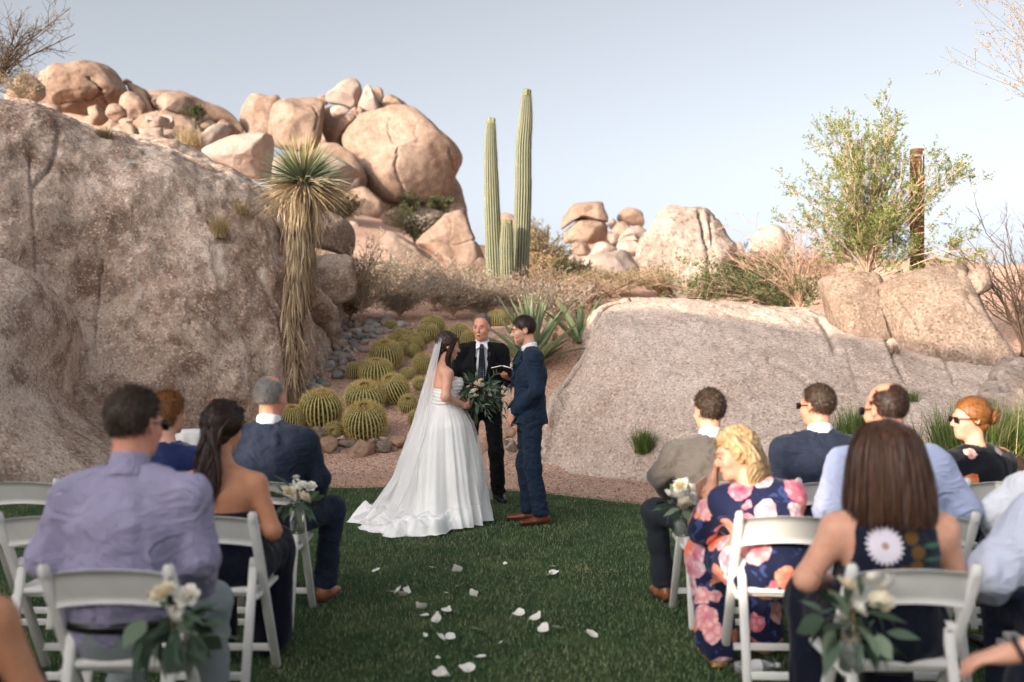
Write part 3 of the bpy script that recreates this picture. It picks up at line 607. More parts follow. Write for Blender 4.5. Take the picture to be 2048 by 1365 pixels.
 (zD, [(380, 980), (400, 880), (540, 868), (650, 930), (800, 1000), (780, 1090), (500, 1100), (390, 1080)], 27, 0.9, 'low wedge of rock behind the small agave', 'rock_far_pale', ()),
 (zD, [(370, 770), (430, 722), (480, 748), (500, 830), (420, 850)], 38, 0.9, 'stone among the olive bushes', 'rock_far_pale', ()),
 (zD, [(420, 640), (520, 600), (595, 660), (600, 740), (450, 740)], 42, 0.9, 'shaded stone between the olive bushes and the right pile', 'rock_far', ()),
 (zD, [(1000, 1000), (1060, 760), (1110, 570), (1180, 480), (1300, 330), (1380, 285), (1480, 305), (1600, 315), (1670, 370), (1740, 500), (1800, 600), (1885, 710), (1910, 900), (1880, 1100), (1400, 1150), (1050, 1100)], 22, 0.8, 'tall pale rough rock with a blunt tip between the boulder pile and the green shrub', 'rock_tall', [([(1398, 420), (1410, 470), (1420, 520), (1415, 570)], 5, 0.25), ([(1420, 430), (1425, 480), (1428, 540)], 3, 0.12)]),
 (zD, [(1870, 720), (1890, 640), (1930, 610), (1965, 640), (1985, 730), (1920, 760)], 48, 0.9, 'tiny far boulder behind the tall pale rock', 'rock_far_pale', ()),
 (from_zoom(0, 0, 1), [(560, 340), (640, 262), (700, 232), (790, 240), (900, 330), (935, 420), (920, 500), (760, 520), (600, 500)], 55, 0.7, 'shaded rock mass filling the back of the big round pile', 'rock_far', ()),
 (from_zoom(0, 0, 1), [(620, 330), (690, 290), (725, 330), (730, 400), (680, 440), (620, 420)], 47, 0.9, 'boulder wedged between the yucca head and the huge round boulder', 'rock_far', ()),
 (from_zoom(0, 0, 1), [(-20, 260), (60, 185), (150, 180), (290, 185), (400, 225), (470, 270), (500, 340), (250, 380), (0, 360)], 50, 0.6, 'broad rock mass behind the left pile of boulders', 'rock_far', ()),
 (from_zoom(0, 0, 1), [(250, 255), (300, 225), (370, 235), (410, 260), (420, 300), (340, 310), (260, 290)], 43, 0.9, 'long boulder low in the middle of the left pile', 'rock_far', ()),
 (from_zoom(0, 0, 1), [(1118, 520), (1140, 478), (1200, 462), (1262, 468), (1300, 500), (1330, 560), (1310, 620), (1200, 640), (1120, 610)], 47, 0.6, 'shaded rock mass behind the balanced boulders of the right pile', 'rock_far', ()),
 (from_zoom(0, 0, 1), [(1494, 500), (1505, 470), (1525, 452), (1550, 452), (1572, 475), (1585, 515), (1540, 530)], 40, 0.9, 'pinkish far boulder showing through the dry twigs', 'rock_far_pale', ()),
]
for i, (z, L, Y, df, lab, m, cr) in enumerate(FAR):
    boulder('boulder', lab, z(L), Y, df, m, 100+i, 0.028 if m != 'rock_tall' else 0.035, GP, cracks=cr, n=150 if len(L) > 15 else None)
# ------------------------------------------------------------------ plant materials
M['bark_dry'] = plain('dry_wood', lin((150, 126, 104)), 0.9, 0.2, 30)
M['bark_dark'] = plain('dark_bark', lin((92, 74, 60)), 0.9, 0.2, 30)
M['bark_pink'] = plain('pale_pink_stems', lin((196, 164, 140)), 0.85, 0.15, 30)
M['bark_gold'] = plain('gold_bark', lin((140, 116, 80)), 0.85, 0.15, 30)
M['leaf_silver'] = byrnd('silver_leaf', [(0, lin((120, 122, 100))), (0.5, lin((158, 156, 134))), (1, lin((200, 190, 168)))], 0.8, 0.15, 0.2)
M['leaf_green'] = byrnd('acacia_leaf', [(0, lin((84, 104, 50))), (0.5, lin((124, 140, 72))), (0.85, lin((152, 162, 92))), (1, lin((182, 182, 120)))], 0.6, 0.25, 0.3)
M['leaf_deep'] = byrnd('deep_green_leaf', [(0, lin((46, 70, 36))), (0.6, lin((78, 104, 54))), (1, lin((118, 134, 76)))], 0.6, 0.25, 0.25)
M['leaf_olive'] = byrnd('olive_leaf', [(0, lin((103, 95, 68))), (0.5, lin((142, 130, 97))), (1, lin((176, 161, 124)))], 0.8, 0.15, 0.25)
M['leaf_dark'] = byrnd('dark_olive_leaf', [(0, lin((56, 60, 40))), (0.6, lin((84, 88, 60))), (1, lin((112, 112, 80)))], 0.8, 0.15, 0.2)
M['leaf_brown'] = byrnd('dry_brown_leaf', [(0, lin((116, 98, 81))), (0.5, lin((151, 131, 110))), (1, lin((182, 161, 137)))], 0.85, 0.1, 0.2)
M['leaf_grey'] = byrnd('grey_brittle_leaf', [(0, lin((120, 110, 98))), (0.5, lin((158, 148, 132))), (1, lin((194, 184, 166)))], 0.85, 0.1, 0.2)
M['leaf_pink'] = byrnd('pink_seed_head', [(0, lin((170, 124, 108))), (1, lin((206, 164, 146)))], 0.8, 0.1, 0.2)
M['leaf_gold'] = byrnd('gold_leaf', [(0, lin((161, 137, 101))), (1, lin((199, 176, 137)))], 0.7, 0.1, 0.3)
M['straw'] = byrnd('straw_blade', [(0, lin((112, 94, 72))), (0.4, lin((162, 140, 110))), (0.8, lin((194, 172, 140))), (1, lin((216, 198, 168)))], 0.75, 0.2, 0.1)
M['yucca_green'] = byrnd('yucca_blade', [(0, lin((70, 86, 66))), (0.55, lin((106, 118, 90))), (0.85, lin((150, 152, 108))), (1, lin((206, 180, 132)))], 0.5, 0.35, 0.1)
M['dry_grass'] = byrnd('dry_grass_blade', [(0, lin((144, 124, 91))), (0.5, lin((179, 160, 120))), (1, lin((205, 188, 148)))], 0.8, 0.15, 0.25)
M['broom'] = byrnd('broom_blade', [(0, lin((58, 84, 44))), (0.6, lin((96, 120, 60))), (1, lin((142, 146, 84)))], 0.7, 0.2, 0.2)

def shrub_stems(base, w, h, n, seed, lean=(0, 0), K=7, curve=0.3, flat=0.7, lo=0.35):
    rs = RS(seed); a = rs.rand(n)*2*np.pi; rad = np.sqrt(rs.rand(n)); top = np.stack([np.cos(a)*rad*w/2, np.sin(a)*rad*w/2*flat, h*(lo+(1-lo)*rs.rand(n)**0.7*np.sqrt(np.clip(1.05-rad**2*0.75, 0, 1)))], 1)
    top[:, 0] += lean[0]; top[:, 1] += lean[1]; t = np.linspace(0, 1, K)[None, :, None]
    P = top[:, None]*t; P[..., 2] = top[:, 2:3]*(t[..., 0]**(1-curve*0.5)); P[..., :2] *= (t**(curve+0.8))
    P += rs.normal(size=P.shape)*0.02*h*t; P[:, 0, :2] += rs.normal(size=(n, 2))*0.02*w
    return P+np.asarray(base)
def twigs_from(P, per, L, seed, spread=0.8, K=3, start=0.3, up=0.25):
    rs = RS(seed); n, K0, _ = P.shape; N = n*per; i = np.repeat(np.arange(n), per); u = start+(1-start)*rs.rand(N); f = u*(K0-1); k = np.minimum(f.astype(int), K0-2); fr = (f-k)[:, None]
    p = P[i, k]*(1-fr)+P[i, k+1]*fr; d = nrm(P[i, k+1]-P[i, k])+rs.normal(size=(N, 3))*spread; d[:, 2] += up; d = nrm(d); l = L*rs.uniform(0.4, 1.2, N)*(1.15-0.5*u)
    t = np.linspace(0, 1, K)[None, :, None]; Q = p[:, None]+d[:, None]*l[:, None, None]*t+rs.normal(size=(N, K, 3))*0.06*l[:, None, None]*t; return Q
def leaves_on(P, per, L, W, seed, spread=0.9, start=0.2, jit=0.0):
    rs = RS(seed); n, K0, _ = P.shape; N = n*per; i = np.repeat(np.arange(n), per); f = (start+(1-start)*rs.rand(N))*(K0-1); k = np.minimum(f.astype(int), K0-2); fr = (f-k)[:, None]
    p = P[i, k]*(1-fr)+P[i, k+1]*fr+rs.normal(size=(N, 3))*jit; d = nrm(nrm(P[i, k+1]-P[i, k])+rs.normal(size=(N, 3))*spread)
    return leaf_quads(p, d, L*rs.uniform(0.6, 1.3, N), W*rs.uniform(0.7, 1.2, N), seed)
def taper(P, r0, r1): return np.linspace(r0, r1, P.shape[1])[None].repeat(P.shape[0], 0)
def shrub(name, label, base, w, h, stems, seed, bark, leaf, tw=8, tL=0.3, per=8, lL=0.04, lW=0.02, r0=0.012, cat='shrub', group=None, lean=(0, 0), curve=0.3, lo=0.35, start=0.3, sp=0.8, lsp=0.9, tw2=0, up=0.25, flat=0.7, partname=('branches', 'foliage')):
    base = np.asarray(base, float); root = thing(name, label, cat, tuple(base), 0, group); z = np.zeros(3)
    S = shrub_stems(z, w, h, stems, seed, lean, curve=curve, lo=lo, flat=flat); T = twigs_from(S, tw, tL, seed+1, sp, start=start, up=up)
    flat_ = lambda Q, a, b: ribbons(Q, 2*taper(Q, a, b), RS(seed+7).normal(size=(len(Q), 3)), seed)
    segs = [sweep_tubes(S, taper(S, r0, r0*0.3)), flat_(T, r0*0.35, r0*0.12)]; LP = T
    if tw2:
        T2 = twigs_from(T, tw2, tL*0.45, seed+2, sp, start=0.2, up=up); segs.append(flat_(T2, r0*0.16, r0*0.07)); LP = T2
    b = part(partname[0], join(*segs), M[bark], root); 
    if per: tag(part(partname[1], leaves_on(LP, per, lL, lW, seed+3, lsp), M[leaf], root, False), kind='stuff')
    return root
def tuft(name, label, base, n, L, W, seed, mat, spread=0.5, droop=0.3, cat='grass tuft', group=None, rad=0.04):
    rs = RS(seed); D = rs.normal(size=(n, 3))*spread; D[:, 2] = 1; D = nrm(D); P0 = rs.normal(size=(n, 3))*rad; P0[:, 2] = -0.01
    return tag(part(name, blades(P0, D, L*rs.uniform(0.5, 1.1, n), W, droop, 4, seed), M[mat], loc=tuple(base)), label, cat, group)

# ------------------------------------------------------------------ yucca
def yucca():
    b = hit(590, 800); Y = b[1]; top = at(607, 372, Y); root = thing('yucca_tree', 'tall shaggy yucca with a trunk of dead straw leaves and a green spiky head', 'yucca', tuple(b)); top = top-b
    lowp = at(585, 640, Y)-b
    pth = catmull([(0, 0, -0.1), tuple(lowp*np.array([1, 0, 1])), (top[0]*0.7, 0, top[2]*0.72), tuple(top)], 30)
    part('trunk', tube(pth, np.interp(np.linspace(0, 1, 30), [0, 0.08, 0.25, 1], [0.16, 0.13, 0.10, 0.10]), 12), M['bark_dark'], root)
    rs = RS(5)
    # thatch of dead leaves, hanging down in layers
    N = 2600; u = 0.07+0.95*rs.rand(N)**0.9; f = np.clip(u, 0, 1)*29; k = np.minimum(f.astype(int), 28); c = pth[k]+(pth[k+1]-pth[k])*(f-k)[:, None]
    a = rs.rand(N)*2*np.pi; rr = np.interp(u, [0, 0.15, 0.5, 0.8, 1.0], [0.15, 0.165, 0.21, 0.25, 0.18])*rs.uniform(0.85, 1.12, N)
    out = np.stack([np.cos(a), np.sin(a), 0*a], 1); L = np.interp(u, [0, 0.6, 1], [0.30, 0.38, 0.55])*rs.uniform(0.6, 1.3, N)
    fl = np.interp(u, [0, 0.7, 0.9, 1.02], [0.03, 0.05, 0.16, 0.42])*rs.uniform(0.2, 1.8, N)
    t = np.linspace(0, 1, 5)[None, :, None]
    P = c[:, None]+out[:, None]*(rr[:, None, None]*0.75+(fl*L)[:, None, None]*np.sin(t*np.pi*0.75))+np.array([0, 0, -1.0])*(L[:, None, None]*(t-0.12))+rs.normal(size=(N, 1, 3))*0.05*t
    tang = np.stack([-np.sin(a), np.cos(a), 0*a], 1)+rs.normal(size=(N, 3))*0.25
    tag(part('dead_leaves', ribbons(P, (0.016*rs.uniform(0.6, 1.2, N))[:, None]*np.array([0.8, 1, 0.9, 0.6, 0.12]), tang, 7), M['straw'], root), kind='stuff')
    # spiky head
    def head(N, zlo, zhi, mat, seed, L0, L1, dr, wd):
        rs = RS(seed); z = rs.uniform(zlo, zhi, N); a = rs.rand(N)*2*np.pi; D = np.stack([np.sqrt(1-z*z)*np.cos(a), np.sqrt(1-z*z)*np.sin(a), z], 1)
        P0 = np.tile(top, (N, 1))+D*0.05+np.array([0, 0, 0.0])+np.stack([0*z, 0*z, z*0.12], 1)
        return part('leaf_crown', blades(P0, D, rs.uniform(L0, L1, N), wd, dr, 5, seed), M[mat], root)
    tag(head(950, -0.05, 0.98, 'yucca_green', 3, 0.45, 0.80, 0.10, 0.013), 'green spiky leaves', kind='stuff')
    tag(head(520, -0.55, 0.30, 'straw', 4, 0.46, 0.84, 0.32, 0.012), 'dry curling leaves under the green head', kind='stuff')
yucca()

# ------------------------------------------------------------------ saguaros
def sag_mat():
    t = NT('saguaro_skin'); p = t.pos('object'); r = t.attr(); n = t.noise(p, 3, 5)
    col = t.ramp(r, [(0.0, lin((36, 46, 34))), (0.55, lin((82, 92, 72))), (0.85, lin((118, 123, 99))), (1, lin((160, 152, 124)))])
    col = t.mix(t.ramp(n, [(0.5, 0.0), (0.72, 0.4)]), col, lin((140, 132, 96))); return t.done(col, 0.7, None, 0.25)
M['saguaro'] = sag_mat(); M['bud'] = plain('cactus_bud', lin((116, 118, 86)), 0.7, 0.15, 60)
def saguaro(label, axis, Y, rads, seed, ribs=18, n=70, buds=16):
    A = catmull(np.array([at(x, y, Y) for x, y in axis]), n); b = A[0].copy(); A = A-b; R = np.interp(np.linspace(0, 1, n), np.linspace(0, 1, len(rads)), rads)*Y/FPX
    root = thing('saguaro', label, 'cactus', tuple(b), 0, 'saguaro cacti'); m = ribs*8; a = np.arange(m)/m*2*np.pi+seed
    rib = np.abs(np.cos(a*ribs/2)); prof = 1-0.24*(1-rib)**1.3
    Rr = R.copy(); Rr[-1] = R[-1]*0.2; Rr[-2] = R[-2]*0.74; Rr[-3] = R[-3]*0.94; A[-1, 2] -= 0.0
    w = 1+0.03*vnoise(np.stack([np.repeat(np.arange(n)[:, None]*0.35, m, 1), np.tile(np.cos(a)*2, (n, 1)), np.tile(np.sin(a)*2, (n, 1))], -1), seed)
    V = np.stack([A[:, 0:1]+Rr[:, None]*prof*w*np.cos(a), A[:, 1:2]+Rr[:, None]*prof*w*np.sin(a), np.repeat(A[:, 2:3], m, 1)], -1).reshape(-1, 3)
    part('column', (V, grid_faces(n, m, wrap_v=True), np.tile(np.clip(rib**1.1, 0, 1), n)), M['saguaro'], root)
    rs = RS(seed); N = ribs*n*2; ia = rs.randint(0, ribs, N); ang = (ia*2*np.pi/ribs)+seed; iz = rs.randint(1, n-2, N)
    P0 = A[iz]+np.stack([np.cos(ang), np.sin(ang), 0*ang], 1)*(R[iz]*0.99)[:, None]; D = nrm(np.stack([np.cos(ang), np.sin(ang), 0*ang], 1)+rs.normal(size=(N, 3))*0.6)
    tag(part('spines', blades(P0, D, rs.uniform(0.02, 0.05, N), 0.004, 0, 2, seed), M['straw'], root), kind='stuff')
    bs = []
    for k in range(buds):
        t = 2*np.pi*k/buds; c = A[-1]+np.array([np.cos(t), np.sin(t), 0])*R[-3]*rs.uniform(0.55, 0.95)+np.array([0, 0, -0.01]); bs.append(part('bud', tube([c-[0, 0, 0.06], c, c+[0, 0, 0.05], c+[0, 0, 0.075]], [0.025, 0.03, 0.034, 0.01], 6), M['bud'], root))
saguaro('tallest ribbed saguaro column with buds on top', [(1037, 640), (1040, 560), (1046, 400), (1047, 300), (1052, 230), (1053, 186)], 20.5, [17, 17.5, 17, 17, 16.5, 15, 12, 9], 1)
saguaro('second tallest ribbed saguaro column leaning slightly left', [(992, 650), (990, 560), (985, 440), (982, 340), (981, 280), (982, 243)], 20.3, [15, 16.5, 17, 16, 14.5, 13, 11, 8], 2)
saguaro('short stubby saguaro column between the two tall ones', [(1014, 640), (1014, 560), (1013, 500), (1014, 460), (1014, 447)], 20.0, [14, 14.5, 14, 12, 10], 3, 16, 40)
saguaro('tiny distant saguaro on the skyline beside the tallest one', [(1096, 480), (1096, 465), (1096, 452)], 60, [2.0, 2.0, 1.6], 4, 10, 16, 3)

# ------------------------------------------------------------------ golden barrel cacti
def barrel_mat():
    t = NT('barrel_skin'); r = t.attr(); return t.done(t.ramp(r, [(0, lin((28, 42, 26))), (0.55, lin((58, 76, 42))), (0.80, lin((108, 110, 62))), (0.93, lin((206, 186, 122))), (1, lin((232, 214, 158)))]), 0.6, None, 0.25)
M['barrel'] = barrel_mat()
M['barrel_spine'] = byrnd('barrel_spine', [(0, lin((176, 148, 80))), (0.5, lin((214, 190, 116))), (1, lin((236, 222, 170)))], 0.5, 0.3, 0.15)
M['barrel_crown'] = byrnd('barrel_crown', [(0, lin((196, 164, 90))), (1, lin((234, 212, 148)))], 0.8, 0.1)
M['barrel_wool'] = plain('barrel_wool', lin((206, 176, 104)), 0.95, 0.2, 50)
M['barrel_fruit'] = plain('barrel_dry_bloom', lin((92, 58, 40)), 0.9, 0.3, 40)
def barrel_meshes(seed, ribs=26, fruit=True):
    m, n = ribs*6, 30; a = np.arange(m)/m*2*np.pi; ph = np.linspace(-0.48*np.pi, 0.5*np.pi, n); rib = np.abs(np.cos(a*ribs/2))
    r = np.cos(ph).clip(0)**0.75; z = np.sin(ph)*0.86; z = z-0.22*np.exp(-(r/0.22)**2)*(z > 0)
    prof = 1-0.15*(1-rib)**1.2*(1-np.exp(-(r[:, None]/0.3)**2))
    V = np.stack([r[:, None]*prof*np.cos(a), r[:, None]*prof*np.sin(a), np.repeat(z[:, None], m, 1)+0.86*0.9], -1).reshape(-1, 3)
    body = mesh_data('body', V*0.5, grid_faces(n, m, wrap_v=True), True, np.tile(rib**1.3, n))
    rs = RS(seed); P0, D, L = [], [], []
    for i in range(ribs):
        for k in range(17):
            p = -0.36*np.pi+(0.80*np.pi)*k/16; rr = np.cos(p)**0.75; zz = np.sin(p)*0.86+0.774; an = 2*np.pi*i/ribs
            nn = nrm([np.cos(an)*np.cos(p), np.sin(an)*np.cos(p), np.sin(p)*1.1]); c = np.array([rr*np.cos(an), rr*np.sin(an), zz])*0.5
            for q in range(8):
                P0.append(c*0.99); D.append(nrm(nn*0.62+rs.normal(size=3)*0.55)); L.append(rs.uniform(0.06, 0.115)*(1.2 if k > 12 else 1))
    sp = blades(np.array(P0), np.array(D), np.array(L), 0.0085, 0.05, 2, seed); spm = mesh_data('spines', sp[0], sp[1], False, sp[2])
    N = 1100; aa = rs.rand(N)*2*np.pi; ra = np.sqrt(rs.rand(N))*0.215; P = np.stack([ra*np.cos(aa), ra*np.sin(aa), 0.5*(1.634-0.22*np.exp(-(ra*2/0.22)**2))-0.9*np.maximum(ra-0.09, 0)**1.6+0*ra], 1)+np.array([0, 0, 0.004])
    Dd = np.stack([np.cos(aa)*ra*3, np.sin(aa)*ra*3, 0.6+0*aa], 1)+rs.normal(size=(N, 3))*0.35; wl = blades(P, nrm(Dd), rs.uniform(0.025, 0.05, N), 0.006, 0.05, 2, seed+1); wm = mesh_data('wool', wl[0], wl[1], False, wl[2])
    fr = []
    for k in range(22):
        an = 2*np.pi*k/22+rs.normal()*0.12; rr = rs.uniform(0.085, 0.125); c = np.array([rr*np.cos(an), rr*np.sin(an), 0.765]); fr.append(tube([c, c+[0.005, 0, 0.035], c+[rs.normal()*0.008, rs.normal()*0.008, 0.06]], [0.014, 0.012, 0.004], 5))
    fm = join(*fr); fm = mesh_data('dry_blooms', fm[0], fm[1])
    return body, spm, wm, fm
BV = [barrel_meshes(11, 32), barrel_meshes(12, 30), barrel_meshes(13, 26)]
def barrel(label, px, base_py, wpx, hpx, var=0, tilt=(0, 0), fruit=True, dy=0.0, group='golden barrel cacti on the bank'):
    b = hit(px, base_py); b[1] += dy; s = wpx/FPX*b[1]/1.02; root = thing('barrel_cactus', label, 'cactus', tuple(b-np.array([0, 0, 0.04*s])), random.Random(px).random()*6, group)
    e = Euler((math.radians(tilt[1]+17), math.radians(tilt[0]), 0)); root.rotation_mode = 'QUATERNION'
    root.rotation_quaternion = e.to_quaternion() @ Euler((0, 0, random.Random(px).random()*6)).to_quaternion()
    root.scale = (s, s, s*min(1.15, max(0.8, hpx/wpx/0.82)))
    for nm, me, mt in zip(('body', 'spines', 'crown_wool', 'dry_blooms'), BV[var], ('barrel', 'barrel_spine', 'barrel_crown', 'barrel_fruit')):
        if nm == 'dry_blooms' and not fruit: continue
        o = obj(nm, me, M[mt], root)
        if nm in ('spines', 'crown_wool'): o['kind'] = 'stuff'
zE = lambda u: 480+u/4.266
zF = lambda v: 620+v/4.266
def bz(label, u, vt, vb, w, **kw): barrel(label, zE(u), zF(vb)-0.10*(vb-vt)/4.266, w/4.266, (vb-vt)/4.266, **kw)
bz('golden barrel cactus peeking out past the head of the grey haired man', 425, 755, 1055, 240, tilt=(8, 0))
bz('wide golden barrel cactus without blooms beside the yucca foot', 695, 695, 1010, 370, fruit=False, var=1)
bz('small golden barrel cactus tipped forward between two wide ones', 805, 865, 1085, 195, var=2, tilt=(18, 55), fruit=False)
bz('golden barrel cactus with a ring of dark blooms just above the big tan edging rock', 1075, 790, 1100, 375, tilt=(0, 8))
bz('golden barrel cactus right behind the one above the big tan edging rock', 1075, 615, 850, 350, var=1, tilt=(0, 8))
bz('golden barrel cactus leaning left in the middle of the bank', 1360, 520, 800, 265, tilt=(-22, 5), var=1)
bz('small golden barrel cactus nodding forward beside the bridal veil', 1432, 650, 865, 170, var=2, tilt=(10, 35))
bz('golden barrel cactus with dry grass growing in front of it', 1165, 425, 625, 300, var=1)
bz('small yellow topped golden barrel cactus left of the one with dry grass', 980, 440, 595, 150, fruit=False, var=2)
bz('golden barrel cactus with dark blooms beside the stream of river stones', 1250, 265, 505, 290, tilt=(0, 6))
bz('lone tiny golden barrel cactus at the top of the river stones', 1285, 95, 168, 115, fruit=False, var=2)
for i, (u, vt, w) in enumerate([(1310, 205, 110), (1365, 165, 130), (1440, 165, 110), (1420, 210, 125), (1490, 190, 125), (1515, 235, 140), (1565, 170, 120), (1400, 275, 125), (1478, 290, 125)]):
    bz('small golden barrel cactus crowded in the clump of yellow topped cacti', u, vt, vt+0.86*w, w, fruit=False, var=2, tilt=(RS(i).uniform(-20, 20), RS(i).uniform(5, 35)), group='clump of small barrel cacti')
barrel('wide golden barrel cactus at the top of the bank below the grey scrub', 866, 664, 50, 30, var=1)
barrel('golden barrel cactus just in front of the topmost wide one', 856, 676, 46, 30, var=2)
barrel('golden barrel cactus above the head of the bride', 918, 686, 46, 40)
barrel('golden barrel cactus beside the left ear of the officiant', 938, 694, 36, 40, var=1)
barrel('golden barrel cactus behind the right of the head of the officiant', 994, 650, 42, 30, var=2, fruit=False)
barrel('golden barrel cactus half hidden behind the agave leaves', 1036, 652, 30, 26, var=2, fruit=False)
barrel('golden barrel cactus touching the top of the veil', 846, 744, 42, 50)
barrel('small golden barrel cactus behind the one that leans left', 816, 756, 32, 20, var=2)
barrel('small golden barrel cactus wedged between the leaning one and the veil', 838, 778, 28, 32, var=2, fruit=False)
barrel('golden barrel cactus almost hidden behind the veil', 832, 850, 34, 42, var=1)
barrel('small golden barrel cactus between the bride and the officiant', 908, 738, 28, 30, var=2)

# ------------------------------------------------------------------ agaves
M['agave'] = (lambda t: t.done(t.mix(t.ramp(t.noise(t.pos('object'), 6, 4), [(0.3, 0.0), (0.7, 1.0)]), lin((104, 124, 92)), lin((140, 152, 112))), 0.5, None, 0.35))(NT('agave_leaf'))
def agave(label, px, py, n, L, W, seed, spread=(0.15, 1.25), Y=None):
    b = hit(px, py); root = thing('agave_plant', label, 'agave', tuple(b)); rs = RS(seed)
    for i in range(n):
        a = i*2.39996+rs.normal()*0.15; u = (i+0.5)/n; th = spread[0]+(spread[1]-spread[0])*u+rs.normal()*0.06; l = L*rs.uniform(0.8, 1.1)*(0.9+0.15*u)
        K = 14; t = np.linspace(0, 1, K); ang = th+0.42*t**2*np.sin(th)*rs.uniform(0.2, 1.6); dr = np.stack([np.sin(ang), np.cos(ang)], 1); c = np.cumsum(dr*l/K, 0)
        wd = W*np.interp(t, [0, 0.12, 0.35, 0.8, 1], [0.75, 0.8, 1, 0.42, 0.02]); s = np.linspace(-1, 1, 7)
        V = np.zeros((K, 7, 3)); nrmv = np.stack([-dr[:, 1], dr[:, 0]], 1)
        for j, sj in enumerate(s):
            up = 0.30*wd*sj*sj; V[:, j, 0] = c[:, 0]+nrmv[:, 0]*up; V[:, j, 2] = c[:, 1]+nrmv[:, 1]*up; V[:, j, 1] = sj*wd/2
        U = V.reshape(-1, 3).copy(); Lw = V.copy(); th_ = 0.018*(1-t)[:, None]; Lw[:, :, 0] += -nrmv[:, 0:1]*(-th_)*-1; Lw[:, :, 2] -= th_; Lw = Lw.reshape(-1, 3)
        F = grid_faces(K, 7); F = np.concatenate([F, F[:, ::-1]+K*7]); part('leaf', (np.concatenate([U, Lw]), F), M['agave'], root, rot=(0, 0, a))
agave('large agave with long pointed grey green leaves behind the groom', 1064, 735, 38, 1.28, 0.125, 4, (0.05, 1.2))
agave('smaller upright agave with folded leaves against the pale slab', 1158, 690, 13, 1.0, 0.13, 6, (0.05, 1.0))

# ------------------------------------------------------------------ bushes, scrub and trees
bb = hit(722, 652)
shrub('silver_bush', 'tall brittle bush with silvery leaves and many bare stems above the river stones', bb, 1.65, 1.75, 46, 31, 'bark_pink', 'leaf_silver', 12, 0.30, 12, 0.038, 0.016, 0.010, lo=0.3, curve=0.5, lean=(0.12, 0), lsp=0.6)
M['fuzz'] = M['leaf_grey']
for i, (px, py, w, h, lab, mt) in enumerate([
    (800, 640, 1.3, 0.62, 'grey mounded scrub right of the silvery bush', 'leaf_grey'), (868, 622, 1.5, 0.78, 'broad brown grey scrub above the topmost barrel cacti', 'leaf_grey'),
    (938, 618, 1.3, 0.70, 'grey scrub at the foot of the left saguaro', 'leaf_grey'), (1040, 640, 1.1, 0.72, 'pale grey scrub in front of the saguaro feet', 'leaf_grey'),
    (1110, 680, 1.3, 0.95, 'pale brittle scrub between the two agaves', 'leaf_grey'), (700, 640, 0.9, 0.5, 'low dead scrub at the foot of the silvery bush', 'leaf_brown'),
    (1130, 596, 2.2, 0.5, 'straw coloured scrub below the low wedge of rock', 'leaf_olive'), (1230, 596, 1.8, 0.55, 'golden scrub growing behind the top edge of the pale slab', 'leaf_olive'),
    (890, 585, 1.8, 0.6, 'sunlit dry scrub at the foot of the long sloping slab', 'leaf_brown'), (660, 600, 1.0, 0.8, 'dead twiggy scrub in the shade beside the giant rock', 'leaf_brown'),
    (760, 600, 1.4, 0.8, 'olive grey scrub behind the silvery bush', 'leaf_silver'), (830, 600, 1.6, 0.9, 'grey scrub in the dip below the long sloping slab', 'leaf_grey'),
    (905, 640, 1.2, 0.7, 'low grey scrub close behind the topmost barrel cacti', 'leaf_grey'), (965, 640, 1.1, 0.6, 'pale scrub between the left saguaro and the barrel cacti', 'leaf_grey'), (1180, 622, 1.4, 0.6, 'dry scrub behind the smaller upright agave', 'leaf_brown'),
    (1075, 625, 1.5, 0.8, 'straw scrub right of the saguaro feet', 'leaf_brown'), (640, 560, 1.1, 0.9, 'grey scrub in the corner of the giant rock and the overhang', 'leaf_grey'), (985, 590, 1.7, 0.6, 'sunny scrub behind the saguaros', 'leaf_olive'),
    (1320, 596, 1.8, 0.6, 'golden brush at the foot of the tall pale rock', 'leaf_olive'), (1420, 585, 2.2, 1.0, 'dry brush right of the foot of the tall pale rock', 'leaf_brown'), (1640, 575, 2.6, 1.1, 'dry brush far behind the squarish block', 'leaf_brown'), (1900, 560, 3.0, 1.0, 'dry brush on the skyline behind the notched rock', 'leaf_olive')]):
    shrub('scrub_bush', lab, hit(px, py), w*1.35, h*1.15, 110, 200+i, 'bark_pink', mt, 9, 0.20, 6, 0.040, 0.024, 0.006, lo=0.45, curve=0.2, start=0.35, lsp=1.2)
for i, (px, py, w, h, lab, mt) in enumerate([
    (1085, 560, 2.1, 1.7, 'large olive bush right of the tallest saguaro', 'leaf_olive'), (1115, 560, 1.7, 1.4, 'round sunlit olive bush beside the balanced boulders', 'leaf_olive'),
    (1068, 575, 1.4, 0.9, 'low yellowish bush touching the tallest saguaro', 'leaf_gold'), (1140, 575, 1.2, 0.7, 'dark olive bush below the balanced boulders', 'leaf_dark'),
    (1480, 590, 2.0, 1.3, 'dry golden bush right of the tall pale rock', 'leaf_olive'), (1560, 590, 1.8, 1.2, 'straw coloured bush behind the dead branches', 'leaf_brown')]):
    shrub('olive_bush', lab, hit(px, py)+np.array([0, 0.5, -0.05]), w, h, 55, 300+i, 'bark_dark', mt, 10, 0.32, 10, 0.055, 0.03, 0.012, lo=0.4, lsp=1.2)
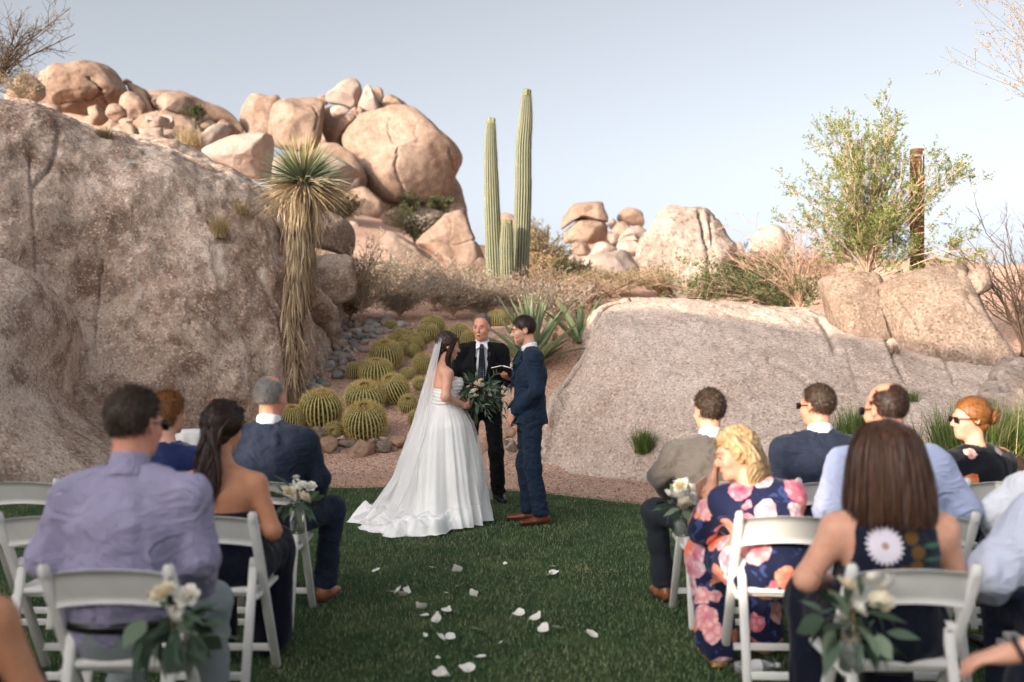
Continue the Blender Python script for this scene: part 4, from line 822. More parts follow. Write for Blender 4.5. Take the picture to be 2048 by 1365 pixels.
for i, (px, py, Y, w, h, lab) in enumerate([(830, 498, 38, 2.6, 1.9, 'dark green bush in the gap below the round pile'), (688, 452, 36, 1.6, 1.3, 'dark green bush tucked behind the yucca head'), (818, 438, 43, 1.4, 1.1, 'small dark bush under the pale pedestal rock'), (880, 428, 44, 1.2, 0.8, 'tiny green bush on the pale rock shelf'), (392, 240, 43, 0.7, 0.55, 'small bush on the right shoulder of the left pile')]):
    p = at(px, py, Y); shrub('green_bush', lab, p, w, h, 40, 340+i, 'bark_dark', 'leaf_dark', 9, 0.4, 9, 0.09, 0.05, 0.014, lo=0.4, lsp=1.2, group='bushes among the far boulders')
# acacia behind the right-hand rocks
ba = at(1735, 575, 14.6)
shrub('acacia_shrub', 'tall feathery bright green shrub growing out behind the right rocks', ba, 3.3, 2.75, 44, 51, 'bark_pink', 'leaf_green', 15, 0.55, 13, 0.038, 0.020, 0.016, lo=0.15, curve=0.1, lean=(0.22, 0), tw2=6, sp=0.55, lsp=0.8, start=0.25)
shrub('acacia_limb', 'low green shrub arching left over the pale slab', at(1600, 640, 15.2), 2.9, 0.95, 34, 53, 'bark_pink', 'leaf_deep', 14, 0.40, 12, 0.032, 0.016, 0.010, lo=0.15, curve=0.1, lean=(-0.9, 0), tw2=5, sp=0.6, lsp=0.8, cat='shrub')
shrub('dead_shrub', 'bare pinkish dead shrub with seed heads left of the green shrub', at(1600, 630, 15.0), 2.2, 1.75, 44, 55, 'bark_pink', 'leaf_pink', 8, 0.40, 2, 0.03, 0.02, 0.009, lo=0.2, curve=0.1, lean=(-0.45, 0), sp=0.5)
shrub('bare_tree', 'bare brown thorny tree at the right behind the notched rock', at(2050, 720, 13.6), 1.7, 2.5, 34, 57, 'bark_dark', 'leaf_brown', 10, 0.55, 3, 0.02, 0.012, 0.016, lo=0.25, curve=0.1, lean=(-0.1, 0), sp=0.6, tw2=3, cat='tree', partname=('branches', 'foliage'))
shrub('palo_verde', 'yellowish bare branched tree reaching in above the rusty post', at(2150, 330, 10.5), 2.2, 2.4, 20, 59, 'bark_gold', 'leaf_gold', 9, 0.5, 10, 0.026, 0.012, 0.006, lo=0.4, curve=0.1, lean=(-0.35, 0), sp=0.4, tw2=3, cat='tree')
shrub('desert_tree', 'leafless dark branched tree above the giant brown rock', at(-20, 225, 16.5), 2.9, 2.5, 24, 61, 'bark_dark', 'leaf_olive', 14, 0.6, 3, 0.03, 0.012, 0.022, lo=0.3, curve=0.1, sp=0.7, tw2=5, cat='tree')
shrub('twig_bush', 'dry yellowish twig bush under the leafless tree on the rock crest', at(40, 215, 16.0), 1.2, 0.75, 30, 63, 'bark_dry', 'leaf_olive', 9, 0.25, 6, 0.03, 0.016, 0.006, lo=0.3, sp=0.8)
# tufts and small plants
def on_left(px, py, Y): return at(px, py, Y)
tuft('grass_tuft', 'dry grass tuft growing in a hollow of the giant brown rock', on_rock('giant_rock', 440, 472), 420, 0.50, 0.006, 71, 'dry_grass', 0.35, 0.25)
tuft('grass_tuft', 'smaller dry grass tuft right of the hollow in the giant brown rock', on_rock('giant_rock', 486, 428), 260, 0.34, 0.006, 72, 'dry_grass', 0.4, 0.3)
tuft('grass_tuft', 'greenish tuft on the crest of the giant brown rock', on_rock('giant_rock', 212, 272), 260, 0.28, 0.006, 73, 'leaf_olive', 0.6, 0.2)
tuft('grass_tuft', 'pale dry grass between boulders of the left pile', at(378, 292, 39), 260, 1.1, 0.02, 74, 'dry_grass', 0.45, 0.2, rad=0.2)
tuft('broom_plant', 'small dark green broom plant growing from a crack in the pale slab', on_rock('slab_rock', 1283, 903), 420, 0.30, 0.009, 75, 'broom', 0.55, -0.15, 'plant')
tuft('broom_plant', 'bushy green broom plant behind the man in sunglasses', on_rock('slab_rock', 1712, 893), 700, 0.52, 0.010, 76, 'broom', 0.42, 0.0, 'plant', rad=0.10)
tuft('broom_plant', 'wide green and gold broom plant left of the woman with the bun', at(1925, 925, 9.6), 900, 0.62, 0.010, 77, 'broom', 0.5, 0.0, 'plant', rad=0.14)
tuft('broom_plant', 'broom plant behind the woman with the bun', at(2040, 905, 9.8), 700, 0.58, 0.010, 78, 'broom', 0.5, 0.0, 'plant', rad=0.14)
tuft('dry_plant', 'straw coloured dead stalks among the broom at the right', at(1960, 900, 9.7), 380, 0.55, 0.007, 79, 'dry_grass', 0.55, 0.0, 'plant', rad=0.12)
tuft('grass_tuft', 'little green tuft at the end of a crack in the slab', on_rock('slab_rock', 1818, 795), 160, 0.18, 0.007, 80, 'broom', 0.5, 0.1)
tuft('grass_tuft', 'rusty moss tuft in the crack right of the squarish block', on_rock('slab_rock', 1785, 705), 120, 0.16, 0.007, 81, 'leaf_brown', 0.3, 0.1)
tuft('grass_tuft', 'green tuft left of the yucca foot', hit(560, 792), 120, 0.34, 0.014, 82, 'broom', 0.3, 0.1)
tuft('grass_tuft', 'green tuft right of the yucca trunk among the stones', hit(618, 745), 120, 0.26, 0.012, 83, 'broom', 0.4, 0.1)
tuft('grass_tuft', 'dry grass in front of the barrel cactus in mid bank', hit(758, 768)+np.array([0, -0.05, 0]), 160, 0.34, 0.006, 84, 'dry_grass', 0.5, 0.3)
tuft('grass_tuft', 'brown dry clump beside the wooden box', hit(478, 850), 200, 0.2, 0.008, 85, 'straw', 0.6, 0.1)

# ------------------------------------------------------------------ river stones and edging rocks
def stone_mesh(seed, n=14):
    th = np.arange(n)/n*2*np.pi; ph = np.linspace(-np.pi/2, np.pi/2, 8); T, P = np.meshgrid(th, ph, indexing='ij'); d = np.stack([np.cos(T)*np.cos(P), np.sin(T)*np.cos(P), np.sin(P)*0.7], -1).reshape(-1, 3)
    return mesh_data('river_stone', d*(1+0.22*vnoise(d*1.4+seed*5, seed))[:, None], grid_faces(n, 8, wrap_u=True))
def stone_mat():
    t = NT('river_stone'); r = t.objrnd(); n = t.noise(t.pos('object'), 4, 5)
    col = t.ramp(r, [(0, lin((112, 114, 110))), (0.2, lin((148, 148, 142))), (0.4, lin((172, 148, 134))), (0.55, lin((124, 112, 110))), (0.7, lin((194, 182, 168))), (0.85, lin((156, 126, 112))), (1, lin((212, 204, 194)))], 'CONSTANT')
    return t.done(t.mix(0.35, col, t.ramp(n, [(0.3, (0.05, 0.05, 0.05)), (0.7, (0.5, 0.47, 0.44))])), 0.55, None, 0.4)
M['stone'] = stone_mat(); SM = [stone_mesh(k) for k in range(6)]
rs = RS(44); spine = [((620, 770), 18), ((640, 735), 22), ((665, 715), 26), ((690, 695), 30), ((710, 672), 36), ((735, 655), 44), ((770, 655), 34)]
cnt = 0
for (cx, cy), sp in spine:
    for k in range(30):
        x = cx+rs.normal()*sp*0.8; y = cy+rs.normal()*sp*0.36
        if x > 755+0*y and y > 690: continue
        if y > 790 or y < 640: continue
        b = hit(x, y); s = rs.uniform(0.035, 0.085)*(1.25 if k < 6 else 1)
        o = obj('river_stone', SM[cnt % 6], M['stone'], None, tuple(b+np.array([0, 0, s*0.3])), (rs.normal()*0.4, rs.normal()*0.4, rs.rand()*6)); o.scale = (s*rs.uniform(0.9, 1.5), s, s*rs.uniform(0.7, 1.1))
        tag(o, 'smooth river stone in the dry stream bed beside the barrel cacti', 'stone', 'river stones in the dry stream bed'); cnt += 1
for lab, u, v, w in [('large smooth grey river stone below the small yellow topped cactus', 832, 550, 115), ('greenish grey river stone at the foot of the yucca', 636, 662, 110), ('mottled dark river stone above the greenish one', 705, 608, 120), ('round brown river stone at the top of the stream bed', 1003, 120, 75), ('dark oval river stone beside the top of the stream bed', 990, 175, 90), ('grey river stone left of the large smooth one', 655, 490, 85), ('flat purple grey river stone near the large smooth one', 880, 495, 90)]:
    b = hit(zE(u), zF(v+w*0.3)); s = w/4.266/2/FPX*b[1]; o = obj('river_stone', SM[int(u) % 6], M['stone'], None, tuple(b+np.array([0, 0, s*0.4])), (0.1, 0.1, u)); o.scale = (s, s, s*0.9); tag(o, lab, 'stone')
M['edge_tan'] = rock_mat('edge_tan', lin((174, 146, 122)), lin((160, 129, 108)), lin((118, 93, 78)), 0.2, 30, 0.5, 0.6, None, 31)
M['edge_grey'] = rock_mat('edge_grey', lin((150, 136, 120)), lin((128, 114, 100)), lin((92, 80, 70)), 0.3, 40, 0.5, 0.6, None, 33)
M['edge_pink'] = rock_mat('edge_pink', lin((183, 151, 136)), lin((169, 138, 124)), lin((132, 104, 93)), 0.2, 30, 0.4, 0.5, None, 35)
ZP = lambda L: [(zE(u), zF(v)) for u, v in L]
EDGE = [
 ('grey granite stone on top of the edging below the wide bloomless cactus', [(608, 1040), (625, 1000), (690, 990), (738, 1015), (740, 1070), (700, 1098), (630, 1095)], 'edge_grey', 0.10),
 ('small tan stone wedged under the grey granite stone', [(655, 1110), (690, 1088), (724, 1095), (722, 1125), (690, 1145), (660, 1130)], 'edge_tan', 0.05),
 ('angular tan edging rock standing on its corner', [(688, 1185), (730, 1110), (790, 1072), (845, 1085), (840, 1130), (760, 1228), (715, 1215)], 'edge_tan', 0.0),
 ('broad pinkish tan edging rock at the left end of the row', [(560, 1150), (620, 1120), (700, 1170), (765, 1260), (760, 1300), (640, 1310), (570, 1280)], 'edge_pink', 0.0),
 ('grey green squarish edging rock', [(770, 1240), (810, 1180), (880, 1185), (902, 1230), (898, 1295), (840, 1305), (775, 1290)], 'edge_grey', 0.0),
 ('dark flat edging rock behind the angular one', [(820, 1150), (850, 1115), (930, 1105), (985, 1130), (960, 1180), (870, 1180)], 'edge_grey', 0.14),
 ('largest tan edging rock with a split face', [(902, 1210), (925, 1150), (1000, 1102), (1100, 1115), (1162, 1170), (1155, 1260), (1050, 1285), (940, 1270)], 'edge_tan', -0.05),
 ('small pale stone above the angular edging rock', [(820, 1090), (850, 1068), (900, 1070), (908, 1095), (860, 1112)], 'edge_pink', 0.16),
 ('brown grey edging rock right of the largest tan one', [(1168, 1190), (1185, 1120), (1260, 1115), (1302, 1160), (1300, 1215), (1210, 1222)], 'edge_grey', 0.0),
 ('rounded brown edging rock near the skirt hem', [(1265, 1120), (1310, 1080), (1400, 1070), (1440, 1120), (1430, 1185), (1330, 1185)], 'edge_tan', 0.08),
 ('flat pink edging rock lying low near the skirt', [(1170, 1270), (1210, 1230), (1320, 1222), (1340, 1260), (1320, 1298), (1190, 1300)], 'edge_pink', -0.05),
 ('pale edging stone beside the flat pink one', [(1340, 1230), (1360, 1195), (1420, 1200), (1425, 1255), (1380, 1270)], 'edge_pink', 0.0),
 ('tiny pale stone below the row of edging rocks', [(900, 1290), (910, 1260), (935, 1255), (942, 1285), (920, 1305)], 'edge_pink', -0.05),
 ('small upright stone between two brown edging rocks', [(1305, 1210), (1315, 1165), (1340, 1175), (1345, 1212), (1325, 1220)], 'edge_tan', 0.02),
 ('low brown edging stone below the front barrel cactus', [(1090, 1130), (1120, 1095), (1190, 1100), (1200, 1130), (1150, 1150)], 'edge_grey', 0.16),
 ('thin flat stone on top of the brown edging rock', [(1190, 1100), (1230, 1082), (1272, 1095), (1265, 1115), (1210, 1118)], 'edge_pink', 0.14),
 ('pale flat stone beside the shoulder of the grey haired man', [(470, 1075), (520, 1060), (580, 1085), (590, 1115), (500, 1110)], 'edge_pink', 0.1)]
for i, (lab, L, m, dy) in enumerate(EDGE):
    boulder('edging_rock', lab, ZP(L), 12.85+dy*1.5, 1.0, m, 400+i, 0.02, 'edging rocks along the bank', 0.5, n=44, facet=1.0)
zG = lambda L: [(450+u/2.73, 600+v/2.73) for u, v in L]
for i, (lab, L, m, Y) in enumerate([('bluish grey angular rock beside the trousers of the groom', [(1528, 800), (1560, 765), (1600, 770), (1600, 835), (1550, 835)], 'edge_grey', 12.2), ('tan rock behind the clasped hands of the groom', [(1510, 715), (1540, 690), (1580, 710), (1590, 755), (1540, 760)], 'edge_tan', 12.6),
        ('brown rock between the legs of the officiant', [(1385, 790), (1410, 750), (1445, 790), (1430, 845), (1390, 840)], 'edge_tan', 12.3), ('tan stone at the edge of the slab behind the groom', [(1768, 650), (1778, 625), (1798, 640), (1795, 680), (1775, 690)], 'edge_tan', 12.0), ('flat grey stone left of the bluish grey rock', [(1500, 790), (1520, 760), (1555, 770), (1545, 800)], 'edge_grey', 12.5)]):
    boulder('edging_rock', lab, zG(L), Y, 1.0, m, 440+i, 0.02, 'edging rocks along the bank', 0.5, n=40, facet=1.0)
# rusty steel post
t = NT('rusty_steel'); n = t.noise(t.pos('object'), 5, 6); M['rust'] = t.done(t.ramp(n, [(0.3, lin((104, 66, 44))), (0.6, lin((134, 88, 60))), (0.8, lin((158, 110, 80)))]), 0.75, t.bump(n, 0.2, 0.01), 0.3, Metallic=0.2)
M['steel'] = plain('steel_fitting', (0.5, 0.48, 0.45), 0.45, 0.1, 20, Metallic=0.6)
pb = at(1834, 600, 15.3); pt = at(1836, 299, 15.3)
root = thing('steel_post', 'round rusty steel post rising behind the green shrub', 'post', tuple(pb)); hp = pt[2]-pb[2]
part('pole', lathe([(0.0, -0.3), (0.105, -0.3), (0.105, hp-0.012), (0.098, hp), (0.09, hp), (0.09, hp-0.08), (0, hp-0.08)], 32), M['rust'], root)
part('bracket', join(box((-0.02, -0.115, hp-0.12), (0.14, 0.03, 0.03), 0.006), box((0.05, -0.125, hp-0.09), (0.02, 0.03, 0.09), 0.004)), M['steel'], root)
part('cable', tube([(0.03, -0.12, hp-0.12), (0.035, -0.125, hp-0.25), (0.02, -0.12, hp-0.38)], 0.008, 6), M['steel'], root)
# ------------------------------------------------------------------ white folding chairs
M['resin'] = plain('white_resin', lin((226, 224, 218)), 0.45, 0.05, 8, 0.05, 0.4)
def _arch():
    # curved top board, bowed backwards and arched along its top edge
    n = 17; s = np.linspace(-1, 1, n); V = []
    for t in (0, 1):
        for k in range(5):
            zz = k/4; V.append(np.stack([s*0.2, -0.245-0.022*(1-s*s)+0.055*(1-zz)+0.018*t, 0.665+zz*(0.13+0.018*(1-s*s))+0.02*(1-s*s)*(1-zz)], 1))
    V = np.concatenate(V); F = [grid_faces(5, n), grid_faces(5, n)[:, ::-1]+5*n]
    i = np.arange(n-1)
    F += [np.stack([4*n+i, 4*n+i+1, 9*n+i+1, 9*n+i], 1), np.stack([i, 5*n+i, 5*n+i+1, i+1], 1)]; return V, np.concatenate(F)
CH = {'back_panel': _arch(), 'seat': join(box((0, 0.045, 0.452), (0.385, 0.375, 0.030), 0.012), box((0, 0.045, 0.432), (0.33, 0.33, 0.02), 0.004))}
CHM = {k: mesh_data(k, *v) for k, v in CH.items()}
def _post():
    a = np.array([0, -0.25, 0.80]); b = np.array([0, 0.20, 0.0]); V, F = bar(a, b, 0.030, 0.045, 0.012, (1, 0, 0)); return join((V, F), tube([(-0.0, -0.252, 0.795), (0, -0.258, 0.822), (0, -0.262, 0.836)], [0.021, 0.020, 0.010], 10))
CHM['post'] = mesh_data('post', *_post())
CHM['rear_leg'] = mesh_data('rear_leg', *join(bar((0, -0.105, 0.575), (0, -0.27, 0.0), 0.028, 0.042, 0.012, (1, 0, 0)), tube([(-0.014, -0.105, 0.575), (0.014, -0.105, 0.575)], 0.024, 12)))
CHM['stretcher'] = mesh_data('stretcher', *box((0, 0, 0), (0.42, 0.018, 0.036), 0.006)); CHM['seat_rail'] = mesh_data('seat_rail', *bar((0, -0.15, 0.425), (0, 0.24, 0.425), 0.022, 0.03, 0.006, (1, 0, 0)))
def chair(label, x, y, rz=0.0):
    r = thing('folding_chair', label, 'chair', (x, y, 0.012), rz, 'white folding chairs')
    obj('back_panel', CHM['back_panel'], M['resin'], r); obj('seat', CHM['seat'], M['resin'], r)
    for s in (-1, 1):
        obj('post', CHM['post'], M['resin'], r, (s*0.212, 0, 0)); obj('rear_leg', CHM['rear_leg'], M['resin'], r, (s*0.178, 0, 0)); obj('seat_rail', CHM['seat_rail'], M['resin'], r, (s*0.196, 0, 0))
    obj('stretcher', CHM['stretcher'], M['resin'], r, (0, 0.135, 0.115)); o = obj('stretcher', CHM['stretcher'], M['resin'], r, (0, -0.24, 0.10)); o.scale = (0.86, 1, 1)
    o = obj('stretcher', CHM['stretcher'], M['resin'], r, (0, -0.256, 0.04)); o.scale = (0.86, 1, 1); return r
ROW = {'A': 5.74, 'B': 4.66, 'C': 3.63, 'D': 2.6}
for lab, x, rw, rz in [
    ('white folding chair under the grey haired man in a navy suit', -1.40, 'A', 0.0), ('white folding chair under the woman in blue velvet', -2.02, 'A', 0.0), ('empty white folding chair beside the blue velvet woman', -2.72, 'A', 0.0),
    ('white folding chair under the brunette with bare shoulders', -1.36, 'B', 0.0), ('white folding chair next to the bare shouldered brunette', -2.06, 'B', 0.0), ('white folding chair under the man in the lavender shirt', -1.375, 'C', 0.0),
    ('white folding chair under the man in the grey suit', 1.17, 'A', 0.0), ('white folding chair under the navy suited man in sunglasses', 1.79, 'A', 0.0), ('white folding chair under the woman with the hair bun', 2.72, 'A', 0.0),
    ('white folding chair under the blonde woman in the floral dress', 1.235, 'B', -0.05), ('white folding chair under the balding man', 1.84, 'B', 0.0), ('white folding chair under the white shirted guest', 2.56, 'B', 0.0),
    ('white folding chair under the woman with the brown bob', 1.365, 'C', 0.0), ('white folding chair under the guest in the pale blue white shirt', 2.09, 'C', 0.0),
    ('white folding chair behind the lavender shirted man', -1.51, 'D', 0.0), ('white folding chair behind the woman with the brown bob', 1.76, 'D', 0.0)]:
    chair(lab, x, ROW[rw], rz)

# ------------------------------------------------------------------ flowers
M['euc'] = (lambda t: t.done(t.ramp(t.objrnd(), [(0, lin((44, 62, 48))), (0.5, lin((78, 98, 78))), (1, lin((122, 138, 114)))]), 0.6, None, 0.25))(NT('eucalyptus_leaf'))
M['white_petal'] = plain('white_petal', lin((240, 236, 224)), 0.6, 0.05, 20)
M['cream_petal'] = plain('cream_petal', lin((236, 224, 196)), 0.6, 0.06, 20)
M['blush_petal'] = plain('blush_petal', lin((236, 214, 200)), 0.6, 0.06, 20)
M['stem'] = plain('green_stem', lin((92, 98, 66)), 0.7, 0.2, 20)
def leaf_mesh(L, W, cup=0.15, bend=0.25):
    n = 7; t = np.linspace(0, 1, n); w = W*np.sin(np.pi*np.clip(t, 0.02, 0.99)**0.8)*0.5; V = np.stack([np.stack([-w, t*L, cup*w-bend*L*t*t], 1), np.stack([0*t, t*L, -bend*L*t*t], 1), np.stack([w, t*L, cup*w-bend*L*t*t], 1)], 1)
    return V.reshape(-1, 3), grid_faces(n, 3)
LEAF = [mesh_data('leaf', *leaf_mesh(1.0, 0.30)), mesh_data('leaf', *leaf_mesh(1.0, 0.22, 0.2, 0.4)), mesh_data('leaf', *leaf_mesh(1.0, 0.55, 0.1, 0.15))]
def rose_mesh(seed):
    rs = RS(seed); out = []
    for ring, (n, r, h, tl) in enumerate([(3, 0.28, 0.98, -0.25), (4, 0.50, 0.94, -0.2), (5, 0.72, 0.86, 0.0), (6, 0.92, 0.70, 0.25), (6, 1.0, 0.48, 0.5)]):
        for k in range(n):
            a = 2*np.pi*k/n+ring*0.7+rs.normal()*0.1; u, v = np.meshgrid(np.linspace(-1, 1, 6), np.linspace(0, 1, 6), indexing='ij'); wd = (3.3/n)*np.sin(np.pi*(0.15+0.75*v))
            rr = r*(0.35+0.75*v**0.8)+tl*0.25*v**3; an = a+u*wd; V = np.stack([rr*np.cos(an), rr*np.sin(an), h*v*(1-0.12*u*u)-tl*0.2*v**3], -1).reshape(-1, 3); out.append((V, grid_faces(6, 6)))
    return mesh_data('rose', *join(*out))
ROSE = [rose_mesh(k) for k in range(3)]
def leaf_obj(parent, p, d, L, k, roll=0.0, name='leaf'):
    o = obj(name, LEAF[k % 3], M['euc'], parent, tuple(p)); q = Vector(d).to_track_quat('Y', 'Z'); o.rotation_mode = 'QUATERNION'; o.rotation_quaternion = q @ Euler((0, roll, 0)).to_quaternion(); o.scale = (L, L, L); return o
def spray(parent, c, n, R, seed, Lr=(0.05, 0.11), down=0.4, up=0.7, front=None):
    rs = RS(seed); c = np.asarray(c, float)
    for i in range(n):
        d = nrm(rs.normal(size=3)); d[2] = d[2]*0.8-down*0.5*(rs.rand() < 0.5); d = nrm(d); r0 = R*rs.uniform(0.15, 0.75); p = c+d*r0*np.array([1, 1, 0.8]); e = nrm(d+np.array([0, 0, -down*rs.rand()])+rs.normal(size=3)*0.35)
        leaf_obj(parent, p, e, rs.uniform(*Lr), rs.randint(3), rs.normal()*0.8)
        if i % 4 == 0: part('stem', tube([c+d*0.01, c+d*r0*0.6+[0, 0, 0.01], p+e*0.04], [0.0025, 0.002, 0.001], 4), M['stem'], parent)
def blooms(parent, c, spots, seed):
    for k, (dx, dy, dz, s, mt) in enumerate(spots):
        o = obj('rose', ROSE[k % 3], M[mt], parent, (c[0]+dx, c[1]+dy, c[2]+dz)); rs = RS(seed+k); o.rotation_euler = (-0.9*dy/0.06*0.5+rs.normal()*0.25, rs.normal()*0.25+dx*6, rs.rand()*6); o.scale = (s, s, s)
def glass_mat():
    t = NT('jar_glass'); t.done((0.86, 0.9, 0.88), 0.06, None, 0.5); t.b.inputs['Transmission Weight'].default_value = 0.92; t.b.inputs['IOR'].default_value = 1.3; return t.m
M['glass'] = glass_mat(); M['water'] = (lambda t: (t.done((0.62, 0.6, 0.48), 0.1, None, 0.3, Transmission_Weight=0.7)))(NT('jar_water'))
M['twine'] = plain('jute_twine', lin((170, 138, 96)), 0.9, 0.2, 60)
def jar(label, p, seed, spots, n=46, sc=1.0):
    r = thing('flower_jar', label, 'flower jar', tuple(p), 0, 'flower jars hung on aisle chairs')
    part('jar', lathe([(0, 0), (0.036, 0.0), (0.041, 0.008), (0.041, 0.085), (0.036, 0.098), (0.030, 0.104), (0.030, 0.122), (0.027, 0.122), (0.027, 0.104), (0.037, 0.085), (0.037, 0.012), (0, 0.008)], 28), M['glass'], r)
    part('water', lathe([(0, 0.010), (0.036, 0.013), (0.036, 0.07), (0, 0.07)], 24), M['water'], r)
    part('twine', tube([(0.032*np.cos(a), 0.032*np.sin(a), 0.108) for a in np.linspace(0, 2*np.pi, 20)], 0.003, 5), M['twine'], r)
    part('hanger', tube([(0, -0.032, 0.108), (0.0, -0.02, 0.18), (0.0, 0.0, 0.25)], 0.002, 5), M['twine'], r)
    for k in range(5): a = k*1.3; part('stem', tube([(0.02*np.cos(a), 0.02*np.sin(a), 0.015), (0.012*np.cos(a+0.5), 0.012*np.sin(a+0.5), 0.1), (0.02*np.cos(a), 0.02*np.sin(a), 0.16)], 0.0025, 5), M['stem'], r)
    spray(r, (0, 0, 0.16), n, 0.15*sc, seed, (0.06*sc, 0.12*sc), 0.7); blooms(r, (0, -0.02, 0.17), spots, seed)
jar('jar of white roses and eucalyptus on the chair of the grey haired man', (-1.17, 5.42, 0.555), 5, [(-0.03, -0.06, 0.06, 0.034, 'cream_petal'), (0.04, -0.05, 0.09, 0.030, 'white_petal'), (0.085, -0.03, 0.085, 0.028, 'white_petal'), (0.05, -0.075, 0.03, 0.042, 'white_petal'), (-0.06, -0.03, 0.07, 0.026, 'blush_petal'), (0.0, 0.0, 0.13, 0.02, 'cream_petal')])
jar('jar of white roses and dark eucalyptus on the chair of the lavender shirted man', (-1.13, 3.33, 0.50), 6, [(0.0, -0.07, 0.10, 0.042, 'cream_petal'), (0.07, -0.05, 0.09, 0.036, 'cream_petal'), (0.03, -0.085, 0.03, 0.040, 'white_petal'), (-0.05, -0.04, 0.08, 0.03, 'cream_petal')], 60, 1.15)
jar('sunlit jar of blush roses on the chair of the grey suited man', (0.925, 5.42, 0.54), 7, [(-0.02, -0.06, 0.11, 0.034, 'blush_petal'), (0.03, -0.05, 0.09, 0.034, 'white_petal'), (-0.04, -0.07, 0.05, 0.040, 'blush_petal'), (0.0, -0.08, 0.02, 0.036, 'blush_petal'), (-0.085, -0.03, 0.06, 0.028, 'cream_petal')], 40, 0.9)
jar('jar of ivory roses and eucalyptus on the chair of the woman with the bob', (1.135, 3.33, 0.50), 8, [(-0.05, -0.07, 0.13, 0.034, 'cream_petal'), (0.05, -0.06, 0.14, 0.036, 'cream_petal'), (0.10, -0.05, 0.13, 0.034, 'cream_petal'), (0.06, -0.085, 0.08, 0.036, 'cream_petal'), (-0.02, -0.09, 0.06, 0.03, 'white_petal')], 60, 1.2)

# ------------------------------------------------------------------ petals in the aisle
def petal_mesh(seed):
    rs = RS(seed); u, v = np.meshgrid(np.linspace(-1, 1, 8), np.linspace(0, 1, 8), indexing='ij'); w = np.sin(np.pi*np.clip(v, 0.06, 0.9)**0.7)
    x = u*w*0.5; y = v-0.5; z = 0.30*(x*x*rs.uniform(0.5, 2.2))+rs.uniform(0.1, 0.7)*(v-0.45)**2+0.04*fbm(np.stack([u, v, 0*u], -1)*1.3, 2, seed)
    V = np.stack([x, y, z], -1).reshape(-1, 3); V[:, 2] -= V[:, 2].min(); return mesh_data('petal', V, grid_faces(8, 8))
PM = [petal_mesh(k) for k in range(7)]
zP = lambda L: [(600+u/2.56, 950+v/2.56) for u, v in L]
PET = zP([(390, 515), (682, 500), (802, 506), (1050, 476), (1295, 495), (1300, 525), (1273, 537), (815, 595), (462, 626), (500, 615), (547, 617), (527, 642), (746, 630), (889, 635), (618, 703), (752, 720), (640, 748), (702, 762), (1120, 740), (1210, 758), (1250, 818), (1315, 815), (1490, 848), (912, 822), (640, 850), (716, 862), (773, 862), (704, 970), (921, 967), (855, 1024), (735, 1048), (715, 1056), (1030, 890)])
rs = RS(12)
for k, (x, y) in enumerate(PET):
    Y = FPX*CAM_H/(y-CYP); small = k in (3, 12, 24, 27, 32); s = rs.uniform(0.026, 0.034) if small else rs.uniform(0.058, 0.078)
    o = obj('rose_petal', PM[k % 7], M['white_petal'], None, ((x-CX)/FPX*Y, Y, 0.032), (0.25+rs.normal()*0.35, rs.normal()*0.35, rs.rand()*6.28)); o.scale = (s, s, s)
    tag(o, ('tiny white rose petal scrap lying on the grass aisle' if small else 'curled white rose petal lying on the grass aisle'), 'petal', 'petals scattered on the aisle')

# ------------------------------------------------------------------ side table, wooden box, bottle
M['linen'] = plain('white_linen', lin((232, 230, 226)), 0.85, 0.04, 12, 0.05)
M['wood'] = (lambda t: t.done(t.ramp(t.noise(t.mapv(t.pos('object'), (3, 3, 40)), 3, 4, 0.6, 0.5), [(0.3, lin((140, 112, 78))), (0.7, lin((190, 160, 120)))]), 0.6, None, 0.3))(NT('pale_wood'))
M['red'] = plain('red_petal', lin((150, 28, 34)), 0.6, 0.1, 20); M['plastic'] = (lambda t: t.done((0.9, 0.92, 0.94), 0.1, None, 0.5, Transmission_Weight=0.8))(NT('clear_plastic'))
pt = np.array([at(388, 880, 9.2)[0], 9.2, 0.012]); r = thing('side_table', 'small round table under a white cloth beside the giant rock', 'table', tuple(pt))
n = 96; a = np.arange(n)/n*2*np.pi; rows = [(0.0, 0.762, 0), (0.20, 0.762, 0), (0.205, 0.755, 0.0), (0.212, 0.70, 0.3), (0.225, 0.45, 0.7), (0.245, 0.2, 1), (0.26, 0.03, 1)]
V = np.concatenate([np.stack([(R0+f*0.022*np.sin(11*a+R0*9))*np.cos(a), (R0+f*0.022*np.sin(11*a+R0*9))*np.sin(a), np.full(n, z)], 1) for R0, z, f in rows]); part('tablecloth', (V, grid_faces(len(rows), n, wrap_v=True)), M['linen'], r)
part('table_top', lathe([(0, 0.74), (0.198, 0.74), (0.198, 0.757), (0, 0.757)], 40), M['wood'], r); part('leg', lathe([(0.16, 0.0), (0.15, 0.02), (0.025, 0.03), (0.025, 0.74)], 20), M['steel'], r)
bx = at(480, 862, 9.9); r = thing('wooden_box', 'pale wooden box seen behind the shoulder of the grey haired man', 'box', (bx[0], 9.9, 0.012)); hb = bx[2]
part('body', box((0, 0, hb/2), (0.55, 0.32, hb), 0.012), M['wood'], r); part('lid', box((0, 0, hb+0.012), (0.58, 0.35, 0.026), 0.006), M['wood'], r)
fb = at(437, 806, 9.2); r = thing('red_flower', 'single red rose standing above the white clothed table', 'flower', (fb[0]-0.03, 9.22, 0.775))
part('stem', tube([(0, 0, 0), (0.0, 0, fb[2]-0.775)], 0.004, 5), M['stem'], r); o = obj('rose', ROSE[0].copy(), None, r, (0, 0, fb[2]-0.775)); o.data.materials.clear(); o.data.materials.append(M['red']); o.scale = (0.04,)*3
part('vase', lathe([(0, 0), (0.02, 0), (0.022, 0.06), (0.012, 0.10), (0.014, 0.12)], 18), M['glass'], r)
